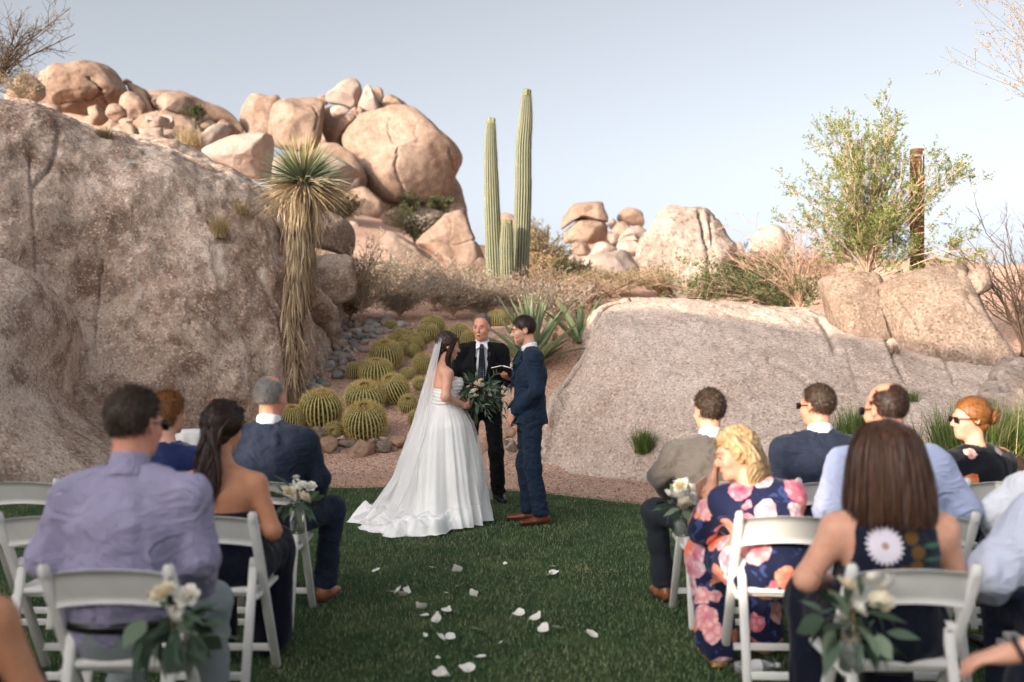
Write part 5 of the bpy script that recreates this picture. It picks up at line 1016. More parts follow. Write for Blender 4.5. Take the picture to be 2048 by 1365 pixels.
pw = np.array([at(1510, 1330, 1)[0]*4.75, 4.75, 0.012+0.034]); r = thing('water_bottle', 'clear plastic water bottle with a white label lying under the chair of the blonde woman', 'bottle', tuple(pw), 0.15)
prof = np.array([(0, -0.10), (0.028, -0.10), (0.032, -0.09), (0.030, -0.06), (0.032, -0.04), (0.032, 0.03), (0.030, 0.05), (0.02, 0.08), (0.012, 0.095), (0.012, 0.11), (0, 0.11)]); v, f = lathe(prof, 24); part('bottle', (v[:, [2, 0, 1]], f), M['plastic'], r)
v, f = lathe([(0.0335, -0.035), (0.0335, 0.025)], 24); part('paper_label', (v[:, [2, 0, 1]], f), M['linen'], r); v, f = lathe([(0, 0.125), (0.014, 0.125), (0.014, 0.10)], 18); part('cap', (v[:, [2, 0, 1]], f), M['resin'], r)
# ------------------------------------------------------------------ people: materials
def skin_mat(name, c):
    t = NT(name); n = t.noise(t.pos('object'), 22, 6, 0.65); c = np.array(lin(c)); col = t.ramp(n, [(0.3, tuple(c*np.array([0.94, 0.80, 0.76]))), (0.7, tuple(np.minimum(c*1.06, 1)))])
    m = t.done(col, 0.5, t.bump(t.noise(t.pos('object'), 300, 2), 0.05, 0.002), 0.35); t.b.inputs['Subsurface Weight'].default_value = 0.12; t.b.inputs['Subsurface Radius'].default_value = (0.02, 0.008, 0.004); t.b.inputs['Subsurface Scale'].default_value = 0.5; return m
M['skin'] = skin_mat('skin_light', (222, 172, 146)); M['skin_red'] = skin_mat('skin_ruddy', (216, 156, 130)); M['skin_tan'] = skin_mat('skin_tan', (196, 142, 108))
def cloth(name, c, rough=0.85, sheen=0.04, weave=260, var=0.08, spec=0.15, fold=0.0):
    t = NT(name); p = t.pos('object'); n = t.noise(p, 5, 4); c = np.array(lin(c)); col = t.ramp(n, [(0.3, tuple(c*(1-var))), (0.7, tuple(np.minimum(c*(1+var), 1)))])
    w = t.noise(p, weave, 2, 0.6); nb = t.bump(w, 0.18, 0.003)
    if fold: nb = t.bump(t.math('ABSOLUTE', t.math('SUBTRACT', t.noise(t.mapv(p, (1.0, 1.0, 1.5)), 5, 3, 0.5, 1.6), 0.5)), min(1.0, fold*2.2), 0.06, nb)
    return t.done(col, rough, nb, spec, Sheen_Weight=sheen)
M['navy'] = cloth('navy_wool', (38, 45, 62), 0.8, 0.05, fold=0.3); M['teal_navy'] = cloth('blue_suit_wool', (30, 44, 62), fold=0.35); M['black'] = cloth('black_wool', (15, 16, 19), fold=0.25)
M['greysuit'] = cloth('grey_wool', (96, 90, 84), 0.8, 0.2, fold=0.3); M['greypants'] = cloth('dark_grey_wool', (44, 48, 54)); M['lightgrey'] = cloth('light_grey_twill', (142, 150, 150)); M['lavender'] = cloth('lavender_cotton', (158, 152, 180), 0.8, 0.1, 400, 0.05, fold=0.35)
M['blueshirt'] = cloth('pale_blue_cotton', (168, 178, 208), 0.8, 0.1, 400, 0.04, fold=0.35); M['whiteshirt'] = cloth('white_cotton', (224, 226, 232), 0.8, 0.1, 400, 0.03, fold=0.35); M['bluewhite'] = cloth('pale_blue_white_cotton', (200, 206, 224), 0.8, 0.1, 400, 0.03, fold=0.35)
M['velvet'] = cloth('blue_velvet', (16, 34, 84), 0.6, 0.4); M['navydress'] = cloth('dark_navy_satin', (16, 20, 36), 0.7, 0.1); M['collar'] = cloth('white_collar', (232, 232, 236), 0.8, 0.1)
M['brown_leather'] = plain('brown_leather', lin((112, 58, 36)), 0.35, 0.2, 12, 0.0, 0.5); M['tan_leather'] = plain('tan_leather', lin((142, 84, 52)), 0.4, 0.2, 12, 0.0, 0.5); M['black_leather'] = plain('black_leather', lin((20, 20, 22)), 0.3, 0.2, 12, 0.0, 0.5)
M['bluesock'] = cloth('blue_sock', (40, 70, 140)); M['dark'] = plain('dark_plastic', lin((18, 18, 20)), 0.3, 0.1, 10, 0.0, 0.5); M['eye'] = plain('eye_dark', lin((40, 30, 26)), 0.2, 0.1, 10, 0, 0.5); M['eyewhite'] = plain('eye_white', lin((190, 176, 168)), 0.3, 0.03, 10); M['lip'] = plain('lip_skin', lin((180, 104, 92)), 0.5, 0.1, 20)
M['paper'] = plain('book_paper', lin((236, 232, 222)), 0.8, 0.04, 60); M['cover'] = plain('book_cover', lin((48, 24, 26)), 0.5, 0.15, 20); M['gold'] = plain('gold_metal', lin((206, 170, 100)), 0.3, 0.05, 10, Metallic=0.9)
def tie_mat():
    t = NT('dotted_tie'); d = t.voro(t.mapv(t.pos('object'), (1, 0.2, 1)), 55, rand=0.0); return t.done(t.mix(t.math('LESS_THAN', d, 0.22), lin((16, 20, 32)), lin((150, 166, 196))), 0.6, None, 0.2)
M['tie'] = tie_mat()
def floral(name, base, petals, hearts, leafc, scale=9.0, size=0.40, seed=0.0):
    """printed flowers: cells with wavy petalled discs of several colours"""
    t = NT(name); p = t.mapv(t.pos('object'), loc=(seed, seed, seed)); wob = t.noise(p, 26, 3, 0.6)
    v = t.new('ShaderNodeTexVoronoi'); v.inputs['Scale'].default_value = scale; t.l.new(p, v.inputs['Vector']); dist, colr = v.outputs['Distance'], v.outputs['Color']
    v2 = t.new('ShaderNodeTexVoronoi'); v2.inputs['Scale'].default_value = scale*4.2; t.l.new(p, v2.inputs['Vector'])
    dd = t.math('ADD', dist, t.math('MULTIPLY', t.math('SUBTRACT', wob, 0.5), 0.22)); s = t.new('ShaderNodeSeparateColor'); t.l.new(colr, s.inputs[0])
    rad = t.math('MULTIPLY_ADD', s.outputs[1], 0.16, size-0.08); inside = t.math('LESS_THAN', dd, rad)
    tone = t.ramp(s.outputs[0], [(i/len(petals), c) for i, c in enumerate(petals)], 'CONSTANT'); heart = t.ramp(s.outputs[0], [(i/len(hearts), c) for i, c in enumerate(hearts)], 'CONSTANT')
    rel = t.math('DIVIDE', dd, rad); pet = t.mix(t.ramp(rel, [(0.05, 1.0), (0.75, 0.0)]), tone, heart); pet = t.mix(t.math('MULTIPLY', t.ramp(v2.outputs['Distance'], [(0.35, 0.0), (0.6, 1.0)]), 0.55), pet, heart)
    lf = t.math('LESS_THAN', t.noise(p, 11, 3, 0.5, 1.5), 0.40); col = t.mix(lf, base, leafc); col = t.mix(inside, col, pet)
    return t.done(col, 0.8, t.bump(t.noise(p, 260, 2), 0.12, 0.003), 0.15, Sheen_Weight=0.1)
M['floral'] = floral('floral_navy_dress', lin((30, 36, 66)), [lin((240, 196, 190)), lin((240, 160, 130)), lin((236, 214, 216)), lin((232, 150, 160))], [lin((206, 84, 104)), lin((220, 96, 84)), lin((190, 60, 96)), lin((170, 40, 80))], lin((60, 74, 124)), 7.5, 0.50)
M['floral_black'] = floral('floral_black_top', lin((18, 20, 28)), [lin((232, 200, 186)), lin((196, 96, 60)), lin((220, 190, 180)), lin((120, 130, 140))], [lin((170, 50, 40)), lin((226, 150, 90)), lin((150, 50, 50)), lin((200, 120, 80))], lin((22, 26, 32)), 6.5, 0.32, 3.0)
def hair_mat(name, a, b, c):
    t = NT(name); r = t.attr(); n = t.noise(t.mapv(t.pos('object'), (90, 90, 8)), 1.0, 3); m = t.mix(0.5, t.ramp(r, [(0, lin(a)), (0.6, lin(b)), (1, lin(c))]), t.ramp(n, [(0.3, lin(a)), (0.7, lin(c))]))
    return t.done(m, 0.42, t.bump(n, 0.4, 0.006), 0.4)
M['hair_dark'] = hair_mat('dark_brown_hair', (26, 17, 13), (46, 30, 22), (74, 50, 36)); M['hair_brown'] = hair_mat('brown_hair', (52, 34, 22), (84, 56, 36), (120, 84, 54)); M['hair_short'] = hair_mat('short_brown_hair', (40, 30, 24), (66, 50, 38), (98, 78, 58))
M['hair_grey'] = hair_mat('grey_hair', (112, 106, 100), (150, 144, 138), (188, 182, 174)); M['hair_blonde'] = hair_mat('blonde_hair', (140, 108, 72), (196, 162, 112), (226, 202, 158)); M['hair_ginger'] = hair_mat('ginger_brown_hair', (96, 56, 26), (140, 86, 42), (182, 122, 66)); M['hair_bob'] = hair_mat('chestnut_hair', (38, 22, 15), (72, 46, 32), (116, 80, 58)); M['hair_saltpepper'] = hair_mat('dark_grey_hair', (78, 70, 62), (116, 108, 98), (160, 152, 142))

# ------------------------------------------------------------------ people: builders
def rotm(yaw=0, pitch=0, roll=0):
    return np.array(Euler((math.radians(pitch), math.radians(roll), 0)).to_matrix()) if not yaw else np.array((Matrix.Rotation(math.radians(yaw), 3, 'Z') @ Euler((math.radians(pitch), math.radians(roll), 0)).to_matrix()))
class Head:
    def __init__(s, c, yaw=0, pitch=0, roll=0, sc=1.0): s.c = np.asarray(c, float); s.R = rotm(yaw, pitch, roll); s.sc = sc
    def w(s, p): return s.c+s.R@(np.asarray(p, float)*s.sc)
    def loc(s, P): return ((np.asarray(P)-s.c)@s.R)/s.sc
def add_head(S, h, female=False, ears=True, full=1.0):
    e = lambda c, r, k=0.02, sub=False: S.ell(h.w(c), np.asarray(r)*h.sc, k*h.sc, h.R, sub); cn = lambda a, b, ra, rb, k=0.01, sub=False: S.cone(h.w(a), h.w(b), ra*h.sc, rb*h.sc, k, sub)
    f = 0.92 if female else 1.0
    e((0, -0.014, 0.030), (0.074, 0.094, 0.088)); e((0, 0.030, -0.035), (0.059*f*full, 0.062, 0.084)); e((0, 0.042, -0.082), (0.046*f*full, 0.044, 0.038)); e((0, 0.075, -0.104), (0.019*f, 0.016, 0.016), 0.02)
    for s in (-1, 1):
        e((s*0.040*f, 0.068, -0.030), (0.024, 0.022, 0.026), 0.02); e((s*0.031, 0.100, 0.0), (0.016, 0.014, 0.011), 0.008, True)
        if ears: e((s*0.076, -0.004, -0.008), (0.009, 0.021, 0.033), 0.006); e((s*0.084, 0.002, -0.004), (0.005, 0.010, 0.018), 0.004, True)
    cn((-0.034, 0.084, 0.018), (0.034, 0.084, 0.018), 0.013, 0.013, 0.012)
    cn((0, 0.092, 0.004), (0, 0.112, -0.030), 0.008, 0.013*f, 0.008); e((0, 0.104, -0.036), (0.016*f, 0.012, 0.009), 0.008)
    cn((-0.019, 0.088, -0.066), (0.019, 0.088, -0.066), 0.008, 0.008, 0.008); cn((-0.016, 0.088, -0.076), (0.016, 0.088, -0.076), 0.008, 0.008, 0.006); cn((-0.022, 0.100, -0.071), (0.022, 0.100, -0.071), 0.002, 0.002, 0.003, True)
def face_parts(root, h, brow, lips=True, iris='eye', mouth_open=False):
    for s in (-1, 1):
        v, f = lathe([(0.0, -1), (0.5, -0.87), (0.87, -0.5), (1, 0), (0.87, 0.5), (0.5, 0.87), (0, 1)], 12); o = part('eye', ((v*np.array([0.0115, 0.0075, 0.0048])*h.sc)@h.R.T+h.w((s*0.031, 0.0865, -0.001)), f), M['eyewhite'], root)
        part('iris', ((v*np.array([0.0052, 0.003, 0.0050])*h.sc)@h.R.T+h.w((s*0.031, 0.0932, -0.001)), f), M[iris], o)
        part('eyebrow', tube([h.w((s*0.012, 0.099, 0.019)), h.w((s*0.032, 0.097, 0.026)), h.w((s*0.052, 0.082, 0.020))], [0.0035, 0.0045, 0.002], 6), M[brow], root)
    if lips: part('lips', join(tube([h.w((-0.022, 0.091, -0.070)), h.w((0, 0.0985, -0.067)), h.w((0.022, 0.091, -0.070))], [0.002, 0.0045, 0.002], 6), tube([h.w((-0.020, 0.090, -0.073)), h.w((0, 0.098, -0.077)), h.w((0.020, 0.090, -0.073))], [0.002, 0.005, 0.002], 6)), M['lip'], root)
    if mouth_open: v, f = lathe([(0.0, -1), (0.7, -0.7), (1, 0), (0.7, 0.7), (0, 1)], 12); part('mouth', ((v*np.array([0.014, 0.004, 0.006])*h.sc)@h.R.T+h.w((0, 0.0985, -0.0715)), f), M['eye'], root)
def hand(S, w, d, n, side, curl=0.5, sc=1.0, k=0.006, fan=0.08):
    """side: +1 when the thumb lies along cross(d, n)"""
    w = np.asarray(w, float); d = nrm(d); n = np.asarray(n, float); n = nrm(n-np.dot(n, d)*d); t = np.cross(d, n)*side; R = np.stack([t, d, n], 1)
    S.ell(w+d*0.048*sc, np.array([0.039, 0.056, 0.017])*sc, 0.012, R); S.cone(w-d*0.02, w+d*0.03*sc, 0.026*sc, 0.026*sc, 0.015)
    for i, (L, off) in enumerate(((0.070, 0.030), (0.078, 0.010), (0.072, -0.010), (0.056, -0.028))):
        b = w+(d*0.088+t*off)*sc; a = 0.0; p = b; fd = nrm(d+t*off*3*fan*10*0.3)
        for j, fr in enumerate((0.45, 0.32, 0.23)):
            a += curl*(0.9, 1.1, 0.7)[j]; q = p+(fd*math.cos(a)+n*math.sin(a))*L*fr*sc; S.cone(p, q, (0.0098-0.0010*j)*sc, (0.0092-0.0012*j)*sc, 0.004); p = q
    p = w+(d*0.022+t*0.032)*sc; q = p+nrm(d*0.62+t*0.62+n*0.40)*0.042*sc; r = q+nrm(d*0.85+t*0.15+n*0.45)*0.034*sc; S.cone(p, q, 0.014*sc, 0.0115*sc, 0.012); S.cone(q, r, 0.0112*sc, 0.009*sc, 0.004)
def scalp_strands(h, n, seed, L, keep, flow, lift=0.004, w=0.004, K=5, grow=1.04):
    """strands laid over the skull; keep(local unit dir)->mask, flow(local pos)->local direction"""
    rs = RS(seed); d = nrm(rs.normal(size=(n*3, 3))); d = d[keep(d)][:n]; N = len(d); r = np.array([0.074, 0.094, 0.088])*grow; c0 = np.array([0, -0.014, 0.030])
    P = [c0+d*r]; step = (L*rs.uniform(0.6, 1.2, N)/(K-1))[:, None]
    for k in range(K-1):
        q = P[-1]+flow(P[-1])*step; u = (q-c0)/r; u = u/np.maximum(np.linalg.norm(u, axis=1, keepdims=True), 1e-6); q2 = c0+u*(r+lift*(k+1)/(K-1)*rs.uniform(0, 2.0, (N, 1))); P.append(q2)
    P = np.stack(P, 1); nn = nrm((P[:, 0]-c0)/r); tg = nrm(P[:, 1]-P[:, 0]); side = np.cross(nn, tg)
    W = w*np.array([1, 1, 0.9, 0.7, 0.25])[None].repeat(N, 0)[:, :K]; v, f, a = ribbons(P, W, side, seed); return (h.c+(v*h.sc)@h.R.T), f, a
def hair_cap(h, seed, grow=0.010, cut=((0, 0.055, 0.045), (0, 0.78, -0.62)), extra=None, vox=0.006, nape=None, amp=0.003):
    S = Solid(h.c-0.30, h.c+0.22, vox); S.ell(h.w((0, -0.016, 0.032)), (np.array([0.074, 0.094, 0.088])+grow)*h.sc, 0.01, h.R)
    if nape is not None: S.ell(h.w((0, -0.055, -0.045)), np.array([0.058, 0.045, nape])*h.sc, 0.02, h.R)
    if extra: extra(S)
    for p, n in ([cut] if isinstance(cut[0][0], (int, float)) else cut): S.cut(h.w(p), h.R@np.asarray(n, float), 0.006)
    v, f = S.mesh(1); v = v+vnormals(v, f)*(amp*fbm(v*60, 3, seed))[:, None]; return v, f, np.full(len(v), 0.4)
def short_hair(root, h, mat, seed, L=0.035, front=0.35, bald=None, n=1600, grow=0.007, lift=0.006):
    # hairline plane: high at the front, down to the nape at the back
    y0 = 0.068-(0.42-front)*0.22; cutp = ((0, y0, 0.050), (0, 0.80, -0.60)); r = np.array([0.074, 0.094, 0.088]); c0 = np.array([0, -0.014, 0.030])
    def keep(d):
        p = c0+d*r; m = ((p[:, 1]-y0)*0.80-(p[:, 2]-0.050)*0.60) < 0.004*vnoise(p*120, seed)
        m &= ~((np.abs(d[:, 0]) > 0.78) & (d[:, 1] > -0.02) & (d[:, 2] < 0.0)); m &= p[:, 2] > -0.052-0.25*p[:, 1]*0
        if bald is not None: m &= ~bald(d)
        return m
    flow = lambda p: nrm(np.stack([p[:, 0]*5+0.15, -0.45-(p[:, 1])*2, 0.25-(0.12-p[:, 2])*9], 1)+RS(seed+9).normal(size=p.shape)*0.45)
    st = scalp_strands(h, n, seed, L, keep, flow, lift, 0.0030, 5, 1.0+grow/0.085); fl = scalp_strands(h, n//4, seed+1, L*0.8, keep, flow, lift*1.8, 0.0018, 5, 1.0+grow/0.085)
    if bald is None: st = join(hair_cap(h, seed, grow-0.003, (cutp, ((0, 0, -0.05), (0, 0.25, -0.97)))), st, fl)
    else: st = join(st, fl)
    part('hair', st, M[mat], root)
def sunglasses(root, h, mat='dark', lens=True, name='sunglasses'):
    fr = []
    for s in (-1, 1):
        fr.append(tube([h.w((s*0.078, -0.015, 0.004)), h.w((s*0.076, 0.05, 0.006)), h.w((s*0.060, 0.097, 0.006))], 0.003, 6)); v, f = box((0, 0, 0), (0.050, 0.005, 0.036), 0.004); fr.append(((v*h.sc)@h.R.T+h.w((s*0.033, 0.1005, -0.002)), f))
    fr.append(tube([h.w((-0.01, 0.106, 0.006)), h.w((0.01, 0.106, 0.006))], 0.003, 6)); part(name, join(*fr), M[mat], root)

BASE = dict(sw=0.195, hw=0.10, chest=(0.170, 0.118), waist=(0.150, 0.108), hip=(0.170, 0.125), ur=0.050, fr=0.038, wr=0.027, th=0.085, kn=0.056, ank=0.038, neck=0.056)
def fit(seated, H_, b):
    """joint positions in the person's own frame: x right, y forward, z up"""
    J = {}
    if seated:
        o = 0.075; top = H_; J['head'] = np.array([0, -0.06+o, top-0.122]); J['neck'] = np.array([0, -0.10+o, top-0.285]); zs = top-0.378
        J['pelvis'] = np.array([0, -0.07+o, 0.55]); J['waist'] = np.array([0, -0.09+o, 0.70]); J['chest'] = np.array([0, -0.10+o, (0.70+zs)/2+0.06])
        for n, s in (('L', -1), ('R', 1)):
            J['sh'+n] = np.array([s*b['sw'], -0.105+o, zs]); J['hip'+n] = np.array([s*b['hw'], -0.04+o, 0.545]); J['kn'+n] = np.array([s*0.14, 0.40, 0.54]); J['an'+n] = np.array([s*0.14, 0.38, 0.10]); J['el'+n] = np.array([s*(b['sw']+0.055), -0.04+o, zs-0.28]); J['wr'+n] = np.array([s*0.12, 0.24, 0.66])
    else:
        k = H_/1.81; J['head'] = np.array([0, 0.02, H_-0.122]); J['neck'] = np.array([0, -0.01, H_-0.29]); zs = H_-0.365
        J['pelvis'] = np.array([0, 0, 0.94*k]); J['waist'] = np.array([0, 0.0, 1.09*k]); J['chest'] = np.array([0, 0.0, 1.30*k])
        for n, s in (('L', -1), ('R', 1)):
            J['sh'+n] = np.array([s*b['sw'], -0.01, zs]); J['hip'+n] = np.array([s*b['hw'], 0, 0.93*k]); J['kn'+n] = np.array([s*0.11, 0.02, 0.50*k]); J['an'+n] = np.array([s*0.115, -0.02, 0.09]); J['el'+n] = np.array([s*(b['sw']+0.06), -0.03, zs-0.30*k]); J['wr'+n] = np.array([s*(b['sw']+0.06), 0.05, zs-0.56*k])
    return J
def solid_for(J, vox, pad=0.24):
    P = np.array(list(J.values())); return Solid(P.min(0)-pad, P.max(0)+pad, vox)
def torso(S, J, b, g, low=True, flare=0.0, k=0.05, bottom=None, caps=True):
    xd = nrm(J['shR']-J['shL']); ad = lambda r, e=0.0: np.asarray(r)+g+e; top = (J['shL']+J['shR'])/2
    S.cone(J['waist'], J['chest'], ad(b['waist']), ad(b['chest']), k, xdir=xd); S.cone(J['chest'], top-(top-J['chest'])*0.12, ad(b['chest']), ad((b['sw']*0.62, 0.075)), k, xdir=xd)
    S.cone(J['pelvis'] if bottom is None else bottom, J['waist'], ad(b['hip'], flare), ad(b['waist']), k, xdir=xd)
    for n in 'LR' if caps else '': S.cone(J['neck']-(J['neck']-J['sh'+n])*0.10+np.array([0, 0, -0.03]), J['sh'+n], 0.052+g, b['ur']+0.008+g, 0.05)
def arm(S, J, b, g, n, upto=1.0, k=0.035, cuff=0.0):
    S.cone(J['sh'+n], J['el'+n], b['ur']+g, b['fr']+0.004+g, k); S.cone(J['el'+n], J['el'+n]+(J['wr'+n]-J['el'+n])*upto, b['fr']+g, b['wr']+g+cuff, k)
def leg(S, J, b, g, n, upto=1.0, k=0.05, cuff=0.0):
    S.cone(J['hip'+n], J['kn'+n], b['th']+g, b['kn']+g, k); S.cone(J['kn'+n], J['kn'+n]+(J['an'+n]-J['kn'+n])*upto, b['kn']+g, b['ank']+g+cuff, k)
def body(root, J, b, h, skin, vox, hands=(), female=False, ears=True, foot=True, full=1.0):
    S = solid_for(J, vox); torso(S, J, b, -0.006)
    for n in 'LR':
        arm(S, J, b, 0, n); leg(S, J, b, 0, n)
        if foot: f = nrm((J['an'+n]-J['kn'+n])*0+np.array([0, 1, 0])); S.cone(J['an'+n]+[0, -0.02, -0.045], J['an'+n]+f*0.15+[0, 0, -0.068], 0.035, 0.022, 0.02)
    S.cone(J['neck']+[0, -0.005, -0.04], h.w((0, -0.022, -0.055)), b['neck']*1.12, b['neck']*0.95, 0.03); add_head(S, h, female, ears, full)
    for a in hands: hand(S, *a[:-1], **a[-1])
    return part('body', S.mesh(1), M[skin], root)
def shoe_pair(root, J, mat, L=0.29, yaw=(12, -12), heel=0.022):
    for n, yw in zip('LR', yaw):
        a = J['an'+n]; S = Solid((-0.1, -0.16, -0.02), (0.1, 0.30, 0.18), 0.009); S.cone((0, -0.045, 0.045), (0, 0.05, 0.045), (0.036, 0.038), (0.040, 0.034), 0.02); S.cone((0, 0.05, 0.040), (0, L-0.105, 0.030), (0.043, 0.030), (0.034, 0.020), 0.03); S.cone((0, -0.03, 0.07), (0, -0.02, 0.115), 0.036, 0.040, 0.03); S.cut((0, 0, 0.008), (0, 0, -1)); S.cut((0, 0, 0.125), (0, 0, 1))
        v, f = S.mesh(1); R = rotm(yw); o = part('shoe', (v@R.T+np.array([a[0], a[1], 0.0]), f), M[mat], root)
        S = Solid((-0.1, -0.16, -0.02), (0.1, 0.30, 0.06), 0.008); S.cone((0, -0.045, 0.010), (0, 0.06, 0.010), (0.040, 0.012), (0.045, 0.011), 0.01); S.cone((0, 0.06, 0.010), (0, L-0.10, 0.010), (0.045, 0.011), (0.037, 0.011), 0.01); v, f = S.mesh(0); part('sole', (v@R.T+np.array([a[0], a[1], 0.0]), f), M['dark'], o)
def collar(root, J, h, r=0.066, mat='collar', tilt=-14, hgt=0.028, name='shirt_collar'):
    c = J['neck']*0.5+h.w((0, -0.022, -0.09))*0.5; n = 40; a = np.arange(n)/n*2*np.pi; V = []
    for rr, z in (((r+0.014, -0.055) if mat != 'collar' else (r+0.005, -0.031)), (r+0.006, -0.03), (r+0.002, hgt*0.6), (r-0.001, hgt), (r-0.006, hgt), (r-0.006, -0.03)): V.append(np.stack([rr*np.cos(a), rr*np.sin(a)*1.05, z-0.018*np.maximum(np.sin(a), 0)], 1))
    V = np.concatenate(V)@rotm(0, tilt).T; part(name, (V+c+np.array([0, 0, -0.01]), grid_faces(6, n, wrap_v=True)), M[mat], root)
def trousers(root, J, b, mat, vox, seated, g=0.016, cuff=0.018, belt=None):
    S = solid_for(J, vox); xd = nrm(J['shR']-J['shL']); S.cone(J['pelvis'], J['pelvis']*0.35+J['waist']*0.65, np.asarray(b['hip'])+g, np.asarray(b['waist'])+g, 0.05, xdir=xd)
    for n in 'LR': leg(S, J, b, g, n, 0.98, 0.05, cuff)
    for n in 'LR': S.box(J['an'+n]+[0, 0, -0.06], (0.12, 0.16, 0.045), 0.004, None, True)
    v, f = S.mesh(1); v, f = wrinkle((v, f), 0.012, 9, 3, (1, 1, 1.6)); part('trousers', (v, f), M[mat], root)
def jacket(root, J, b, mat, vox, seated, g=0.024, vee=True, upto=0.93, seed=1, long=0.0, fold=0.013):
    S = solid_for(J, vox); bt = J['pelvis']+(J['pelvis']-J['waist'])*0.35 if not seated else J['pelvis']+np.array([0, 0, 0.0]); torso(S, J, b, g, bottom=bt, flare=0.016, k=0.05)
    for n in 'LR':
        arm(S, J, b, g-0.002, n, upto, 0.035, 0.006); S.ell(J['sh'+n]+[0, 0, 0.002], (0.060, 0.062, 0.048), 0.03)
        e = J['el'+n]+(J['wr'+n]-J['el'+n])*upto; dv = nrm(J['wr'+n]-J['el'+n]); S.box(e+dv*0.065, (0.06, 0.06, 0.05), 0.004, np.stack([nrm(np.cross(dv, [0.3, 0.9, 0.1])), nrm(np.cross(dv, np.cross(dv, [0.3, 0.9, 0.1]))), dv], 1), True)
    if not seated: S.cut(bt-np.array([0, 0, 0.015]), (0, 0, -1), 0.01)
    c = J['neck']; S.cone(c+[0, 0.012, 0.0], c+[0, 0.03, 0.14], 0.054, 0.068, 0.008, True)
    if vee:   # open front between the lapels
        c = J['neck']; S.cone(c+[0, 0.085, 0.06], c+[0, 0.125, -0.09], (0.070, 0.085), (0.074, 0.06), 0.004, True)
        y = J['chest'][1]+b['chest'][1]+g
        for k, (zz, hw) in enumerate(((J['neck'][2]-0.0, 0.080), (J['neck'][2]-0.08, 0.078), (J['chest'][2]+0.03, 0.062), (J['chest'][2]-0.07, 0.042), (J['waist'][2]+0.04, 0.012))):
            if k: S.cone((0, y+0.03, zz), (0, y+0.03, pz), (hw, 0.095), (ph, 0.095), 0.004, True)
            pz, ph = zz, hw
    v, f = S.mesh(1); v, f = wrinkle((v, f), fold, 7, seed, (1.2, 1.2, 0.8)); v, f = wrinkle((v, f), fold*0.35, 22, seed+4, (1, 1, 1)); return part('jacket', (v, f), M[mat], root)
def shirt(root, J, b, mat, vox, seated, g=0.012, sleeves=0.0, name='shirt', seed=2, fold=0.012, bottom=None):
    S = solid_for(J, vox); torso(S, J, b, g, bottom=bottom if bottom is not None else J['pelvis'], caps=sleeves > 0)
    if not sleeves:
        for n, sg in (('L', -1), ('R', 1)): S.cone(J['neck']+[sg*0.05, 0.0, -0.035], J['sh'+n]*0.55+J['neck']*0.45+[0, 0, -0.06], 0.045, 0.055, 0.04)
        for n, sg in (('L', -1), ('R', 1)): S.ell(J['sh'+n]+[sg*0.035, 0, -0.05], (0.085, 0.16, 0.12), 0.01, None, True)
    if sleeves:
        for n in 'LR': arm(S, J, b, g+0.008, n, sleeves, 0.04, 0.01)
    c = J['neck']; S.cone(c+[0, 0, -0.01], c+[0, 0.01, 0.12], 0.058, 0.066, 0.006, True)
    v, f = S.mesh(1)
    if fold: v, f = wrinkle((v, f), fold, 5, seed, (1.8, 1.8, 0.7)); v, f = wrinkle((v, f), fold*0.35, 14, seed+4, (1.2, 1.2, 1.2))
    return part(name, (v, f), M[mat], root)
def move(J, **kw):
    for k, v in kw.items(): J[k] = np.asarray(v, float)
    return J
def locks(guides, n, rad, seed, w=0.0055, wave=0.0, K=9, taper_=0.5):
    """bundles of long strands following guide curves"""
    rs = RS(seed); PP, SS = [], []
    for gi, g in enumerate(guides):
        G = catmull(np.asarray(g, float), K); off = rs.normal(size=(n, 3)); off = off/np.maximum(1, np.linalg.norm(off, axis=1, keepdims=True)); t = np.linspace(0, 1, K)
        prof = rad*(np.minimum(1, 0.35+t*2.0)*np.where(t > 0.6, 1-(t-0.6)/0.4*taper_, 1)); wv = wave*np.stack([np.sin(t*14+gi*2.1), np.cos(t*14+gi*1.3), 0*t], 1)
        L = rs.uniform(0.82, 1.0, n); tt = t[None]*L[:, None]; idx = tt*(K-1); k = np.minimum(idx.astype(int), K-2); fr = (idx-k)[..., None]; P = G[k]*(1-fr)+G[k+1]*fr
        P = P+off[:, None]*prof[None, :, None]+(wv*t[:, None])[None]+rs.normal(size=(n, 1, 3))*0.004*t[None, :, None]; PP.append(P); SS.append(nrm(np.cross(off, [0, 0, 1])+rs.normal(size=(n, 3))*0.3))
    P = np.concatenate(PP); return ribbons(P, w*np.interp(np.linspace(0, 1, K), [0, 0.1, 0.8, 1], [0.5, 1, 0.9, 0.3])[None].repeat(len(P), 0), np.concatenate(SS), seed)
def wpt(root, p): return np.array(root.matrix_world @ Vector(p)) if False else (rotm(math.degrees(root.rotation_euler[2]))@np.asarray(p, float)+np.array(root.location))

